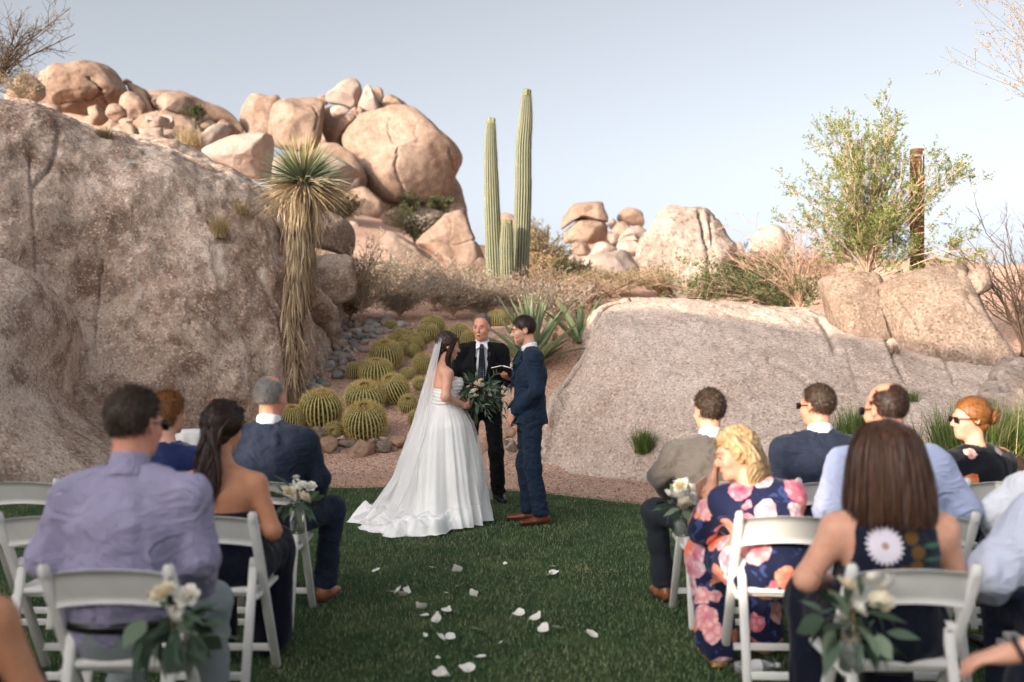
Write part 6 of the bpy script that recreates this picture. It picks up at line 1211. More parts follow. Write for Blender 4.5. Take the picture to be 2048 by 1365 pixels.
# ------------------------------------------------------------------ groom
def groom():
    r = thing('person', 'standing man in a blue suit with brown shoes and clasped hands facing the bride', 'person', (0.155, 8.70, 0.012), math.radians(97)); b = dict(BASE, sw=0.185, waist=(0.142, 0.105), hip=(0.160, 0.122), chest=(0.165, 0.122)); J = fit(False, 1.80, b)
    move(J, head=(0, 0.055, 1.685), neck=(0, -0.005, 1.512), wrL=(-0.075, 0.150, 0.965), wrR=(0.085, 0.150, 0.965), elL=(-0.25, -0.03, 1.165), elR=(0.25, -0.03, 1.165), anL=(-0.10, -0.085, 0.09), anR=(0.10, -0.01, 0.09), knL=(-0.105, -0.01, 0.50), knR=(0.105, 0.03, 0.50))
    h = Head(J['head'], 2, -10, 0, 1.03); body(r, J, b, h, 'skin', 0.009, hands=[((-0.075, 0.150, 0.965), (0.45, 0.38, -0.80), (0.5, -0.75, 0.0), -1, dict(curl=0.45)), ((0.085, 0.150, 0.965), (-0.45, 0.22, -0.80), (-0.5, -0.75, 0.0), 1, dict(curl=0.5))], foot=False)
    face_parts(r, h, 'hair_dark'); short_hair(r, h, 'hair_dark', 11, 0.04, 0.42, n=2200, grow=0.005, lift=0.004)
    # short stubble beard
    S = Solid(h.c-0.18, h.c+0.18, 0.005); e = lambda c, q, k=0.02: S.ell(h.w(c), np.asarray(q)*h.sc, k, h.R); e((0, 0.030, -0.035), (0.0605, 0.0635, 0.0855)); e((0, 0.042, -0.082), (0.0475, 0.0455, 0.0395)); S.cut(h.w((0, 0.0, -0.052)), h.R@np.array([0, 0.30, 0.95])); S.cut(h.w((0, 0.02, -0.05)), h.R@np.array([0, -0.85, 0.1])); v, f = S.mesh(1); M['stubble'] = M.get('stubble') or plain('beard_stubble', lin((172, 128, 106)), 0.8, 0.2, 120); part('beard', (v, f), M['stubble'], r)
    shirt(r, J, b, 'collar', 0.011, False, 0.006, name='shirt', fold=0); collar(r, J, h, 0.064, tilt=-8); trousers(r, J, b, 'teal_navy', 0.009, False, 0.014, 0.022); jacket(r, J, b, 'teal_navy', 0.008, False, 0.022, seed=5, fold=0.010)
    for n, s in (('L', -1), ('R', 1)):
        e = J['el'+n]+(J['wr'+n]-J['el'+n])*0.93; d = nrm(J['wr'+n]-J['el'+n]); part('shirt_cuff', tube([e-d*0.02, e+d*0.028, e+d*0.030], [0.038, 0.037, 0.030], 20), M['collar'], r)
    tp = [(0, 0.055, 1.50), (0, 0.108, 1.46), (0, 0.140, 1.38), (0, 0.150, 1.28)]; part('tie', ribbons(np.array([catmull(tp, 10)]), np.array([np.linspace(0.03, 0.07, 10)]), np.array([[1.0, 0, 0]]))[:2], M['tie'], r)
    M['grey_tie'] = plain('grey_tie', lin((150, 160, 172)), 0.6)
    for s in (-1, 1):   # lapels folded back from the opening
        V = np.array([(s*0.030, 0.085, 1.505), (s*0.085, 0.066, 1.500), (s*0.108, 0.100, 1.40), (s*0.050, 0.148, 1.385), (s*0.012, 0.158, 1.14), (s*0.058, 0.150, 1.26)]); F = [(0, 1, 2, 3), (3, 2, 5, 4)]; V2 = V+np.array([0, 0.012, 0]); V = np.concatenate([V+[0, 0.004, 0], V2]); F = [(6, 7, 8, 9), (9, 8, 11, 10), (1, 7, 8, 2), (2, 8, 11, 5), (5, 11, 10, 4), (0, 6, 7, 1)]
        part('lapel', (V, F), M['teal_navy'], r, False)
    for z in (1.13, 1.03): part('button', lathe([(0, 0), (0.009, 0.0), (0.009, 0.004), (0, 0.006)], 12), M['dark'], r, loc=(-0.02, 0.165, z), rot=(-1.57, 0, 0))
    for k in range(4): 
        p = J['wrL']+(J['elL']-J['wrL'])*(0.12+0.05*k); part('cuff_button', lathe([(0, 0), (0.006, 0.0), (0.006, 0.003), (0, 0.004)], 10), M['tan_leather'], r, loc=tuple(p+np.array([-0.050, 0.0, -0.005])), rot=(0, -1.57, 0))
    shoe_pair(r, J, 'brown_leather', yaw=(14, -10)); 
    for n in 'LR': part('sock', tube([J['an'+n]+[0, 0, 0.0], J['an'+n]+[0, 0.0, 0.09]], [0.043, 0.045], 16), M['bluesock'], r)
    return r
GR = groom()
b_ = wpt(GR, (-0.105, 0.150, 1.375)); r = thing('boutonniere', 'small greenish white flower pinned on the lapel of the groom', 'boutonniere', tuple(b_), math.radians(97))
for k in range(5): leaf_obj(r, (0, 0, 0), nrm(np.array([RS(k).normal(), 0.5, RS(k+3).normal()])), 0.05, k)
o = obj('rose', ROSE[1], M['white_petal'], r, (0, 0.012, 0.0), (-1.2, 0, 0)); o.scale = (0.022,)*3
for k in range(4): o = obj('bud', ROSE[2], M['cream_petal'], r, tuple(RS(k).normal(size=3)*0.014+np.array([0, 0.016, 0.004])), (-1.2, k, 0)); o.scale = (0.010,)*3

# ------------------------------------------------------------------ officiant
def officiant():
    r = thing('person', 'standing grey haired man in a black suit and dotted tie reading from a book', 'person', (-0.30, 9.86, 0.012), math.radians(182)); b = dict(BASE, sw=0.188, waist=(0.156, 0.118), hip=(0.168, 0.126), chest=(0.172, 0.122)); J = fit(False, 1.845, b)
    move(J, elL=(-0.272, 0.0, 1.19), wrL=(-0.262, 0.235, 1.235), elR=(0.29, -0.02, 1.17), wrR=(0.13, 0.22, 1.13), anL=(-0.165, -0.02, 0.09), anR=(0.13, -0.02, 0.09), knL=(-0.14, 0.03, 0.50), knR=(0.125, 0.02, 0.50))
    h = Head(J['head'], -20, -4, 0, 1.06); body(r, J, b, h, 'skin_red', 0.009, hands=[((-0.262, 0.235, 1.235), (0.30, 0.62, 0.10), (0.1, -0.1, 1.0), -1, dict(curl=0.55)), ((0.13, 0.22, 1.13), (-0.8, 0.5, 0.1), (0, 0, 1.0), 1, dict(curl=0.4))], full=1.05, foot=False)
    face_parts(r, h, 'hair_grey', True, mouth_open=True); short_hair(r, h, 'hair_saltpepper', 13, 0.026, 0.20, n=2000, grow=0.005, lift=0.006)
    shirt(r, J, b, 'collar', 0.011, False, 0.013, fold=0); collar(r, J, h, 0.066, tilt=-10)
    for s in (-1, 1):   # collar points
        V = np.array([(s*0.004, 0.052, 1.568), (s*0.055, 0.030, 1.580), (s*0.060, 0.078, 1.515), (s*0.012, 0.072, 1.545)])+np.array([0, 0.012, -0.008]); part('collar_point', (np.concatenate([V, V+[0, 0.006, 0]]), [(0, 1, 2, 3), (4, 5, 6, 7), (0, 4, 5, 1), (1, 5, 6, 2), (2, 6, 7, 3), (3, 7, 4, 0)]), M['collar'], r, False)
    trousers(r, J, b, 'black', 0.009, False, 0.014, 0.024); jacket(r, J, b, 'black', 0.008, False, 0.024, seed=8, fold=0.010)
    tp = np.array([(0, 0.075, 1.545), (0, 0.098, 1.50), (0, 0.130, 1.42), (0, 0.150, 1.30), (0, 0.158, 1.18)])+np.array([0, 0.010, 0]); P = catmull(tp, 14); W = np.interp(np.linspace(0, 1, 14), [0, 0.08, 0.14, 1], [0.042, 0.030, 0.040, 0.085])
    v, f, _ = ribbons(np.array([P]), np.array([W]), np.array([[1.0, 0, 0]])); v2 = v+np.array([0, 0.008, 0]); part('tie', join((v, f), (v2, f)), M['tie'], r); part('tie_knot', box((0, 0.090, 1.540), (0.040, 0.026, 0.036), 0.010), M['tie'], r)
    for s in (-1, 1):
        V = np.array([(s*0.068, 0.055, 1.555), (s*0.108, 0.030, 1.545), (s*0.135, 0.085, 1.43), (s*0.074, 0.140, 1.40), (s*0.016, 0.174, 1.14), (s*0.080, 0.156, 1.27)]); V = np.concatenate([V+[0, 0.012, 0], V+[0, 0.024, 0]]); part('lapel', (V, [(6, 7, 8, 9), (9, 8, 11, 10), (1, 7, 8, 2), (2, 8, 11, 5), (5, 11, 10, 4), (0, 6, 7, 1), (0, 3, 9, 6), (3, 4, 10, 9)]), M['black'], r, False)
    part('microphone', tube([(-0.075, 0.150, 1.47), (-0.075, 0.170, 1.475), (-0.075, 0.172, 1.445)], [0.010, 0.012, 0.006], 8), M['dark'], r); part('microphone_cord', tube([(-0.075, 0.168, 1.45), (-0.070, 0.162, 1.40), (-0.05, 0.160, 1.32)], 0.002, 5), M['dark'], r)
    shoe_pair(r, J, 'black_leather', yaw=(18, -18)); return r
OF = officiant()
bp = wpt(OF, (-0.215, 0.345, 1.30)); r = thing('book', 'small open dark covered book held by the officiant', 'book', tuple(bp), math.radians(182-25)); r.rotation_euler[0] = math.radians(40)
for s in (-1, 1):
    R = rotm(0, 0, s*16); v, f = box((s*0.055, 0, 0.008), (0.105, 0.15, 0.014), 0.003); part('page_block', (v@R.T, f), M['paper'], r); v, f = box((s*0.058, 0, -0.002), (0.114, 0.16, 0.004), 0.0); part('cover', (v@R.T, f), M['cover'], r, False)

# ------------------------------------------------------------------ bride
def dress_mat():
    t = NT('bridal_satin'); p = t.pos('object'); n = t.noise(p, 5, 4, 0.6); return t.done(t.ramp(n, [(0.3, lin((242, 240, 236))), (0.7, lin((250, 249, 246)))]), 0.55, t.bump(t.noise(p, 90, 3), 0.06, 0.004), 0.3, Sheen_Weight=0.3)
M['satin'] = dress_mat()
def tulle_mat(name, f):
    t = NT(name); m = t.done(lin((246, 245, 244)), 0.7, None, 0.1); tp = t.new('ShaderNodeBsdfTransparent'); tl = t.new('ShaderNodeBsdfTranslucent'); tl.inputs[0].default_value = (0.92, 0.92, 0.92, 1); a = t.new('ShaderNodeMixShader'); a.inputs[0].default_value = 0.5; c = t.new('ShaderNodeMixShader'); c.inputs[0].default_value = f
    t.l.new(t.b.outputs[0], a.inputs[1]); t.l.new(tl.outputs[0], a.inputs[2]); t.l.new(tp.outputs[0], c.inputs[1]); t.l.new(a.outputs[0], c.inputs[2]); t.l.new(c.outputs[0], t.out.inputs[0]); return m
M['tulle'] = tulle_mat('veil_tulle', 0.52)
def bride():
    r = thing('person', 'bride in a strapless white gown with a long train and veil', 'person', (-0.60, 8.80, 0.012), math.radians(-72)); b = dict(BASE, sw=0.165, waist=(0.125, 0.10), hip=(0.17, 0.14), chest=(0.145, 0.115), ur=0.046, fr=0.036, wr=0.024, neck=0.048); J = fit(False, 1.665, b)
    move(J, head=(0, 0.035, 1.548), neck=(0, -0.01, 1.385), elR=(0.225, -0.045, 1.105), wrR=(0.125, 0.165, 1.02), elL=(-0.225, -0.03, 1.105), wrL=(-0.125, 0.165, 1.03))
    h = Head(J['head'], -8, -10, 0, 0.97); body(r, J, b, h, 'skin', 0.009, hands=[((0.125, 0.165, 1.02), (-0.62, 0.70, 0.05), (-0.5, -0.4, 0.2), 1, dict(curl=0.8, sc=0.92)), ((-0.125, 0.165, 1.03), (0.62, 0.70, 0.05), (0.5, -0.4, 0.2), -1, dict(curl=0.8, sc=0.92))], female=True); face_parts(r, h, 'hair_dark')
    # strapless bodice with gathered pleats
    S = Solid((-0.3, -0.3, 0.9), (0.3, 0.3, 1.45), 0.006); S.cone((0, 0, 1.0), (0, 0, 1.10), (0.150, 0.122), (0.138, 0.112), 0.05); S.cone((0, 0, 1.10), (0, 0.005, 1.30), (0.138, 0.112), (0.163, 0.130), 0.05)
    for s in (-1, 1): S.ell((s*0.068, 0.088, 1.215), (0.075, 0.070, 0.075), 0.04)
    S.cut((0, 0.0, 1.225), (0, -0.32, 0.95), 0.012); S.cut((0, 0, 0.985), (0, 0, -1)); v, f = S.mesh(1); N = vnormals(v, f); v = v+N*(0.0028*np.sin(v[:, 2]*210+3*np.sin(v[:, 0]*14+v[:, 1]*9)))[:, None]; part('bodice', (v, f), M['satin'], r)
    # skirt: gathered at the waist, train swept out behind
    nt, ns = 360, 120; th = np.arange(nt)/nt*2*np.pi; s = np.linspace(0, 1, ns); T, Sg = np.meshgrid(th, s, indexing='ij')   # th: 0 = right side, pi/2 = front
    back = np.clip(-np.sin(T-0.10), 0, 1)**1.1; rightb = np.clip(np.cos(T+0.70), 0, 1)**2
    tr = np.clip(back*0.9+0.50*rightb, 0, 1)
    r0 = np.interp(s, [0, 0.06, 0.2, 0.45, 0.8, 1], [0.128, 0.165, 0.235, 0.305, 0.365, 0.375]); z0 = np.interp(s, [0, 0.2, 0.5, 0.8, 1], [1.045, 0.86, 0.50, 0.17, 0.008])
    r1 = np.interp(s, [0, 0.06, 0.2, 0.42, 0.6, 0.72, 0.82, 1], [0.128, 0.165, 0.25, 0.34, 0.42, 0.50, 0.60, 0.80]); z1 = np.interp(s, [0, 0.2, 0.42, 0.58, 0.68, 0.76, 1], [1.045, 0.83, 0.46, 0.20, 0.075, 0.035, 0.012])
    R = r0[None]*(1-tr)+r1[None]*tr; Z = z0[None]*(1-tr)+z1[None]*tr
    g = np.clip(Sg*1.6, 0, 1); ph = 2.2*vnoise(np.stack([np.cos(T)*1.5, np.sin(T)*1.5, Sg*0.8], -1), 4)
    fold = (0.030*np.sin(10*T+ph*2.2)+0.018*np.sin(19*T+2+ph*2.8)+0.006*np.sin(43*T+ph*3))*g*(0.55+1.0*Sg); R = R+fold
    pud = sstep(Sg, 0.66, 0.80)*tr; nz = fbm(np.stack([R*np.cos(T)*4.2, R*np.sin(T)*4.2, Sg*2], -1), 2, 6); Z = Z+pud*0.045*np.abs(fbm(np.stack([R*np.cos(T)*10, R*np.sin(T)*10, Sg*3], -1), 2, 26))+pud*(0.12*np.abs(nz)*(1-0.5*sstep(Sg, 0.93, 1))+0.03*np.abs(np.sin(9*T+ph*2+Sg*9)))
    Z = np.where(tr > 0.02, Z*(1-sstep(Sg, 0.90, 1.0)*pud)+0.004*sstep(Sg, 0.90, 1.0)*pud, Z)
    R = R+pud*0.035*fbm(np.stack([np.cos(T)*3, np.sin(T)*3, Sg*7], -1), 2, 7)
    bump = 0.018*fbm(np.stack([np.cos(T)*3, np.sin(T)*3, Z*4], -1), 3, 8)*sstep(Sg, 0.35, 0.8); R = R+bump
    V = np.stack([R*np.cos(T), R*np.sin(T)*0.98, np.maximum(Z, 0.006)], -1).reshape(-1, 3); part('skirt', (V, grid_faces(nt, ns, wrap_u=True)), M['satin'], r)
    # sheer overskirt, a little fuller, pulled up into soft puffs towards the hem
    R2 = R*1.02+0.012+0.035*np.clip(fbm(np.stack([np.cos(T)*2.2, np.sin(T)*2.2, Sg*3], -1), 2, 15), 0, 1)*g; Z2 = Z+0.012+0.04*pud*np.abs(np.sin(9*T+ph)); k = int(ns*0.80); V = np.stack([R2*np.cos(T), R2*np.sin(T), np.maximum(Z2, 0.015)], -1)[:, 3:k].reshape(-1, 3); M['organza'] = tulle_mat('organza', 0.20); part('overskirt', (V, grid_faces(nt, k-3, wrap_u=True)), M['organza'], r)
    a = np.arange(60)/60*2*np.pi; part('waistband', tube(np.stack([0.147*np.cos(a), 0.119*np.sin(a), np.full(60, 1.045)], 1), 0.012, 8, False), M['satin'], r)
    # hair: swept back on top, long waves over the shoulders
    gd = []
    for k in range(26):
        x = (k/25-0.5)*2; y0 = 0.05-0.06*abs(x); top_ = h.w((x*0.066, 0.055-0.05*abs(x), 0.085-0.03*abs(x))); mid = h.w((x*0.086, -0.055, 0.035)); g = [top_, h.w((x*0.084, -0.01, 0.082-0.035*abs(x))), mid, h.w((x*0.082, -0.075, -0.075))]
        if k < 8 or k > 17: g = [h.w((x*0.060, 0.074, 0.075)), h.w((x*0.090, 0.040, 0.03)), h.w((x*0.096, 0.01, -0.06)), h.w((x*0.095, 0.02, -0.15)), h.w((x*0.10, 0.05, -0.23)), h.w((x*0.095, 0.07, -0.29))]
        else: g += [h.w((x*0.08, -0.085, -0.16)), h.w((x*0.07, -0.08, -0.25))]
        gd.append(g)
    part('hair', join(hair_cap(h, 21, 0.014, ((0, 0.060, 0.045), (0, 0.85, -0.50)), nape=0.07, amp=0.004), locks(gd, 60, 0.020, 22, 0.005, 0.012)), M['hair_dark'], r)
    # veil
    nu, nv = 90, 80; u = np.linspace(-1, 1, nu); v_ = np.linspace(0, 1, nv); U, W = np.meshgrid(u, v_, indexing='ij'); c = h.w((0, -0.075, 0.075)); hw = np.interp(v_, [0, 0.08, 0.3, 0.7, 1], [0.045, 0.075, 0.15, 0.30, 0.42]); yb = np.interp(v_, [0, 0.06, 0.2, 0.45, 0.7, 0.88, 1], [c[1], c[1]-0.04, -0.145, -0.26, -0.44, -0.64, -0.78]); zz = np.interp(v_, [0, 0.05, 0.2, 0.45, 0.7, 0.88, 1], [c[2], c[2]-0.02, 1.28, 0.84, 0.38, 0.11, 0.06])
    ang = U*1.05; X = hw[None]*np.sin(ang)*1.1; Yv = yb[None]+(1-np.cos(ang))*0.20*hw[None]/0.3; fl = 0.022*np.sin(U*17+1.5*np.sin(W*4))*np.clip(W*2, 0, 1); Yv = Yv+fl+0.006*np.sin(U*41+W*3); Zv = zz[None]+0.02*fbm(np.stack([U*2, W*3, 0*U], -1), 2, 3)*W
    part('veil', (np.stack([X+0.3*fl, Yv, Zv], -1).reshape(-1, 3), grid_faces(nu, nv)), M['tulle'], r)
    e = h.w((0.078, 0.0, -0.050)); part('earring', tube([e, e+[0, 0, -0.012], e+[0, 0, -0.03], e+[0, 0, -0.036]], [0.002, 0.002, 0.006, 0.002], 8), M['gold'], r); return r
BR = bride()
def bouquet():
    c = wpt(BR, (0.015, 0.285, 1.05)); r = thing('bouquet', 'loose bouquet of white flowers and trailing eucalyptus held by the bride', 'bouquet', tuple(c)); rs = RS(9)
    for k in range(12):
        a = rs.normal()*0.02; part('stem', tube([(a, rs.normal()*0.012, -0.22+rs.rand()*0.05), (a*0.4, rs.normal()*0.008, -0.03), (a*3, rs.normal()*0.05, 0.08)], 0.004, 5), M['stem'], r)
    rs = RS(19)
    for i in range(170):
        d = nrm(rs.normal(size=3)*np.array([1.15, 0.8, 1.0])); rad = rs.uniform(0.04, 0.165); p = np.array([0.035, -0.03, 0.09])+d*rad*np.array([1.05, 0.8, 0.9]); e = nrm(d+np.array([0.15, 0, -0.25*rs.rand()])+rs.normal(size=3)*0.4); leaf_obj(r, p, e, rs.uniform(0.06, 0.12), rs.randint(3), rs.normal()*0.8)
    for i in range(9):   # trailing sprigs
        d = nrm(np.array([rs.uniform(-0.4, 1.0), -0.3, rs.uniform(-0.8, 0.9)])); p0 = np.array([0.05, -0.05, 0.08]); pts = [p0, p0+d*0.14, p0+d*0.25+np.array([0.02, 0, -0.03])]; part('stem', tube(catmull(pts, 8), np.linspace(0.003, 0.001, 8), 5), M['stem'], r); C = catmull(pts, 12)
        for j in range(3, 12): leaf_obj(r, C[j], nrm(d*0.6+rs.normal(size=3)*0.6), 0.065, rs.randint(2), rs.normal())
    blooms(r, (0.03, -0.16, 0.09), [(0.0, 0, 0.06, 0.040, 'white_petal'), (-0.035, 0.0, 0.0, 0.036, 'cream_petal'), (0.045, 0.02, 0.05, 0.024, 'white_petal'), (-0.03, 0.0, -0.035, 0.026, 'cream_petal'), (0.09, 0.03, 0.01, 0.018, 'cream_petal'), (0.10, 0.02, -0.03, 0.016, 'blush_petal'), (0.02, 0.0, 0.10, 0.022, 'white_petal')], 33)
bouquet()
# ------------------------------------------------------------------ seated guests
def seat_root(label, x, row, rz=0.0, dy=0.0): return thing('person', label, 'person', (x, ROW[row]+dy, 0.012), rz, 'seated wedding guests')
GV = 0.0155
def seated(label, x, row, H_, b, skin, outfit, hair, head=(0, 0, 0), shift=(0, 0), female=False, hands=True, tweak=None, rz=0.0, full=1.0, fine=False):
    r = seat_root(label, x, row, rz); J = fit(True, H_, b)
    for k in ('head', 'neck', 'shL', 'shR', 'chest'): J[k] = J[k]+np.array([shift[0]*(1 if k != 'chest' else 0.6), shift[1]*(1 if k != 'chest' else 0.6), 0])
    if tweak: tweak(J)
    h = Head(J['head'], *head); hs = []
    if hands is True: hs = [(tuple(J['wrL']), (0.25, 0.9, -0.35), (0.2, 0, -1), -1, dict(curl=0.35)), (tuple(J['wrR']), (-0.25, 0.9, -0.35), (-0.2, 0, -1), 1, dict(curl=0.35))]
    elif hands: hs = hands
    body(r, J, b, h, skin, (0.010 if fine else 0.0165), hs, female, True, 'shoe' not in outfit, full); outfit_on(r, J, b, h, outfit); hair(r, h); return r, J, h
def outfit_on(r, J, b, h, o):
    v = GV
    if 'shirt' in o: shirt(r, J, b, o['shirt'], v, True, o.get('g', 0.018), o.get('sleeves', 0.95), seed=o.get('seed', 2), fold=o.get('fold', 0.012), bottom=J['pelvis']+[0, 0, 0.01])
    if 'jacket' in o: shirt(r, J, b, 'collar', 0.013, True, 0.006, fold=0); jacket(r, J, b, o['jacket'], v, True, 0.026, True, 0.93, o.get('seed', 3), fold=0.016)
    if 'collar' in o: collar(r, J, h, 0.067, o['collar'], -16)
    if 'trousers' in o: trousers(r, J, b, o['trousers'], v, True)
    if 'shoe' in o: shoe_pair(r, J, o['shoe'])
    if 'skirt' in o:
        S = solid_for(J, 0.018); S.cone(J['pelvis'], J['waist'], np.asarray(b['hip'])+0.03, np.asarray(b['waist'])+0.02, 0.06)
        for n in 'LR': S.cone(J['hip'+n], J['kn'+n], b['th']+0.035, b['kn']+0.045, 0.08); S.cone(J['kn'+n], J['an'+n]+[0, 0, o.get('hem', 0.10)], b['kn']+0.045, b['ank']+0.065, 0.08)
        vv, f = S.mesh(1); vv, f = wrinkle((vv, f), 0.018, 7, 9, (1.5, 1.5, 0.5)); part('skirt', (vv, f), M[o['skirt']], r)
big = dict(BASE, sw=0.200, chest=(0.182, 0.135), waist=(0.178, 0.145), hip=(0.188, 0.148), ur=0.055, fr=0.045, neck=0.062, th=0.095)
man = dict(BASE, sw=0.20, chest=(0.178, 0.125), waist=(0.165, 0.128), hip=(0.175, 0.135))
wom = dict(BASE, sw=0.165, chest=(0.150, 0.108), waist=(0.132, 0.108), hip=(0.178, 0.140), ur=0.045, fr=0.036, wr=0.025, neck=0.047)
# man in the lavender shirt
def tw(J): move(J, elL=(-0.265, 0.0, 0.80), elR=(0.265, 0.04, 0.80), wrL=(-0.16, 0.22, 0.66), wrR=(0.20, 0.26, 0.64), knR=(0.20, 0.42, 0.53), anR=(0.20, 0.40, 0.10))
def hair_lav(r, h): short_hair(r, h, 'hair_short', 31, 0.03, 0.3, n=1900, grow=0.007, lift=0.008); sunglasses(r, h, 'dark', name='glasses')
LAV, J, h = seated('heavyset man in a lavender dress shirt and glasses seen from behind', -1.42, 'C', 1.405, big, 'skin_red', dict(shirt='lavender', g=0.018, sleeves=0.97, trousers='lightgrey', collar='lavender', shoe='black_leather', seed=12, fold=0.016), hair_lav, (-24, -6, 0, 1.06), (0.03, 0.03), tweak=tw)
part('belt', tube([(0.200*np.cos(a), 0.0+0.160*np.sin(a), 0.585) for a in np.linspace(0, 2*np.pi, 40)], 0.022, 8, False), M['dark'], LAV)
# brunette with bare shoulders
def hair_pony(r, h):
    gd = []
    for k in range(14):
        x = (k/13-0.5)*2; gd.append([h.w((x*0.075, 0.045, 0.085)), h.w((x*0.088, -0.03, 0.085)), h.w((x*0.05, -0.100, 0.01)), h.w((x*0.03, -0.115, -0.06)), h.w((x*0.045, -0.120, -0.16)), h.w((x*0.050, -0.115, -0.27)), h.w((x*0.035, -0.125, -0.38))])
    def keep(d): return (d[:, 1]*0.8-d[:, 2]*0.6) < 0.45
    fl = lambda p: nrm(np.array([0, -0.10, -0.02])-p)
    part('hair', join(hair_cap(h, 41, 0.012, ((0, 0.058, 0.045), (0, 0.82, -0.57)), nape=0.045), scalp_strands(h, 1500, 42, 0.10, keep, fl, 0.010, 0.004, 5, 1.16), locks(gd, 55, 0.018, 43, 0.005, 0.018)), M['hair_dark'], r)
def tw(J): move(J, elL=(-0.245, -0.02, 0.70), elR=(0.245, -0.02, 0.70))
PON, J, h = seated('brunette woman with a long wavy half ponytail and a strapless navy dress', -1.36, 'B', 1.30, wom, 'skin_tan', dict(skirt='navydress', hem=0.0), hair_pony, (-14, -8, 0, 0.98), (0, 0.03), True, tweak=tw)
S = Solid((-0.3, -0.35, 0.5), (0.3, 0.25, 0.95), 0.009); S.cone(J['pelvis'], J['waist'], np.asarray(wom['hip'])+0.014, np.asarray(wom['waist'])+0.014, 0.05); S.cone(J['waist'], J['chest'], np.asarray(wom['waist'])+0.014, np.asarray(wom['chest'])+0.014, 0.05); S.cut((0, 0, 0.80), (0, 0, 1), 0.01); part('bodice', S.mesh(1), M['navydress'], PON)
# grey haired man in navy
def bald_grey(d): return ((d[:, 2] > 0.66) & (d[:, 1] > -0.5)) | ((d[:, 1] > 0.2) & (d[:, 2] > 0.2)) | (d[:, 1] > 0.4)
def hair_grey(r, h): short_hair(r, h, 'hair_grey', 51, 0.026, 0.22, bald=bald_grey, n=2600, grow=0.004, lift=0.004)
def tw(J): move(J, knR=(0.30, 0.36, 0.56), anR=(0.26, 0.34, 0.10), elR=(0.27, 0.08, 0.78), wrR=(0.22, 0.30, 0.66), elL=(-0.27, 0.06, 0.78))
GRY, J, h = seated('balding grey haired man in a navy suit with half his back in sun', -1.40, 'A', 1.385, man, 'skin_red', dict(jacket='navy', trousers='navy', collar='collar', shoe='tan_leather', seed=14), hair_grey, (-22, -4, 0, 1.02), (0, 0.03), tweak=tw)
# woman in blue velvet
def hair_crop(r, h): short_hair(r, h, 'hair_ginger', 61, 0.07, 0.35, n=2200, grow=0.016, lift=0.012)
seated('woman with short auburn hair in a blue velvet dress', -2.02, 'A', 1.285, wom, 'skin', dict(shirt='velvet', g=0.012, sleeves=0.6, skirt='velvet', shoe='black_leather'), hair_crop, (-30, 0, 0, 0.98), (0.02, 0.05), True)
# guest whose bare arm shows at the aisle end of the last row on the left
def hair_plain(r, h): short_hair(r, h, 'hair_brown', 65, 0.06, 0.35, n=900, grow=0.014)
def tw(J): move(J, elR=(0.245, 0.0, 0.66), wrR=(0.06, 0.22, 0.62), knR=(-0.02, 0.38, 0.53), anR=(-0.04, 0.34, 0.10), knL=(-0.24, 0.38, 0.53), anL=(-0.24, 0.34, 0.10))
seated('bare armed woman in a dark dress behind the lavender shirted man', -1.50, 'D', 1.25, dict(wom, ur=0.050), 'skin_tan', dict(shirt='navydress', g=0.010, sleeves=0.0, skirt='navydress', shoe='black_leather'), hair_plain, (0, 0, 0), (0, 0.0), True, tweak=tw)
# man in the grey suit
def hair_brn(r, h): short_hair(r, h, 'hair_short', 71, 0.032, 0.32, n=1900, grow=0.008, lift=0.008)
def tw(J): move(J, knL=(-0.30, 0.34, 0.55), anL=(-0.24, 0.36, 0.10), elL=(-0.31, 0.06, 0.80), wrL=(-0.22, 0.30, 0.66), elR=(0.27, 0.06, 0.80))
seated('brown haired man in a grey suit with sun on his left shoulder', 1.17, 'A', 1.305, man, 'skin', dict(jacket='greysuit', trousers='greypants', collar='collar', shoe='tan_leather', seed=17), hair_brn, (22, -4, 0, 1.0), (-0.02, 0.06), tweak=tw)
# navy suit with sunglasses
def hair_sun(r, h): short_hair(r, h, 'hair_short', 75, 0.026, 0.3, n=1900, grow=0.006, lift=0.006); sunglasses(r, h)
seated('man in a navy suit and sunglasses turned slightly left', 1.79, 'A', 1.335, man, 'skin_red', dict(jacket='navy', trousers='navy', collar='collar', shoe='black_leather', seed=19), hair_sun, (34, -2, 0, 1.02), (-0.02, 0.02))
# woman with the bun
def hair_bun(r, h):
    c = h.w((0, -0.118, 0.005)); rs = RS(5); gd = []
    for k in range(9):
        a = k/9*2*np.pi; ax = [h.R@np.array([np.cos(a+t)*0.034, -0.012+0.016*np.sin(3*t+k), np.sin(a+t)*0.034]) for t in np.linspace(0, 3.6, 6)]; gd.append([c+q for q in ax])
    def keep(d): return (d[:, 1]*0.8-d[:, 2]*0.6) < 0.42
    fl = lambda p: nrm(np.array([0, -0.105, 0.0])-p)
    part('hair', join(hair_cap(h, 81, 0.009, ((0, 0.060, 0.045), (0, 0.82, -0.57)), nape=0.035), scalp_strands(h, 1600, 82, 0.12, keep, fl, 0.006, 0.004, 5, 1.11), locks(gd, 40, 0.014, 83, 0.005)), M['hair_ginger'], r); part('bun', (lambda S: (S.ell(c, (0.042, 0.036, 0.042), 0.01), S.mesh(1))[1])(Solid(c-0.08, c+0.08, 0.006)), M['hair_ginger'], r); sunglasses(r, h)
r_, J, h = seated('woman with a ginger bun and sunglasses in a black floral top', 2.70, 'A', 1.26, dict(wom, sw=0.18, chest=(0.165, 0.12), ur=0.052), 'skin', dict(shirt='floral_black', g=0.014, sleeves=0.8, skirt='navydress', shoe='black_leather'), hair_bun, (72, -2, 0, 1.0), (-0.02, 0.04), True, rz=0.35)
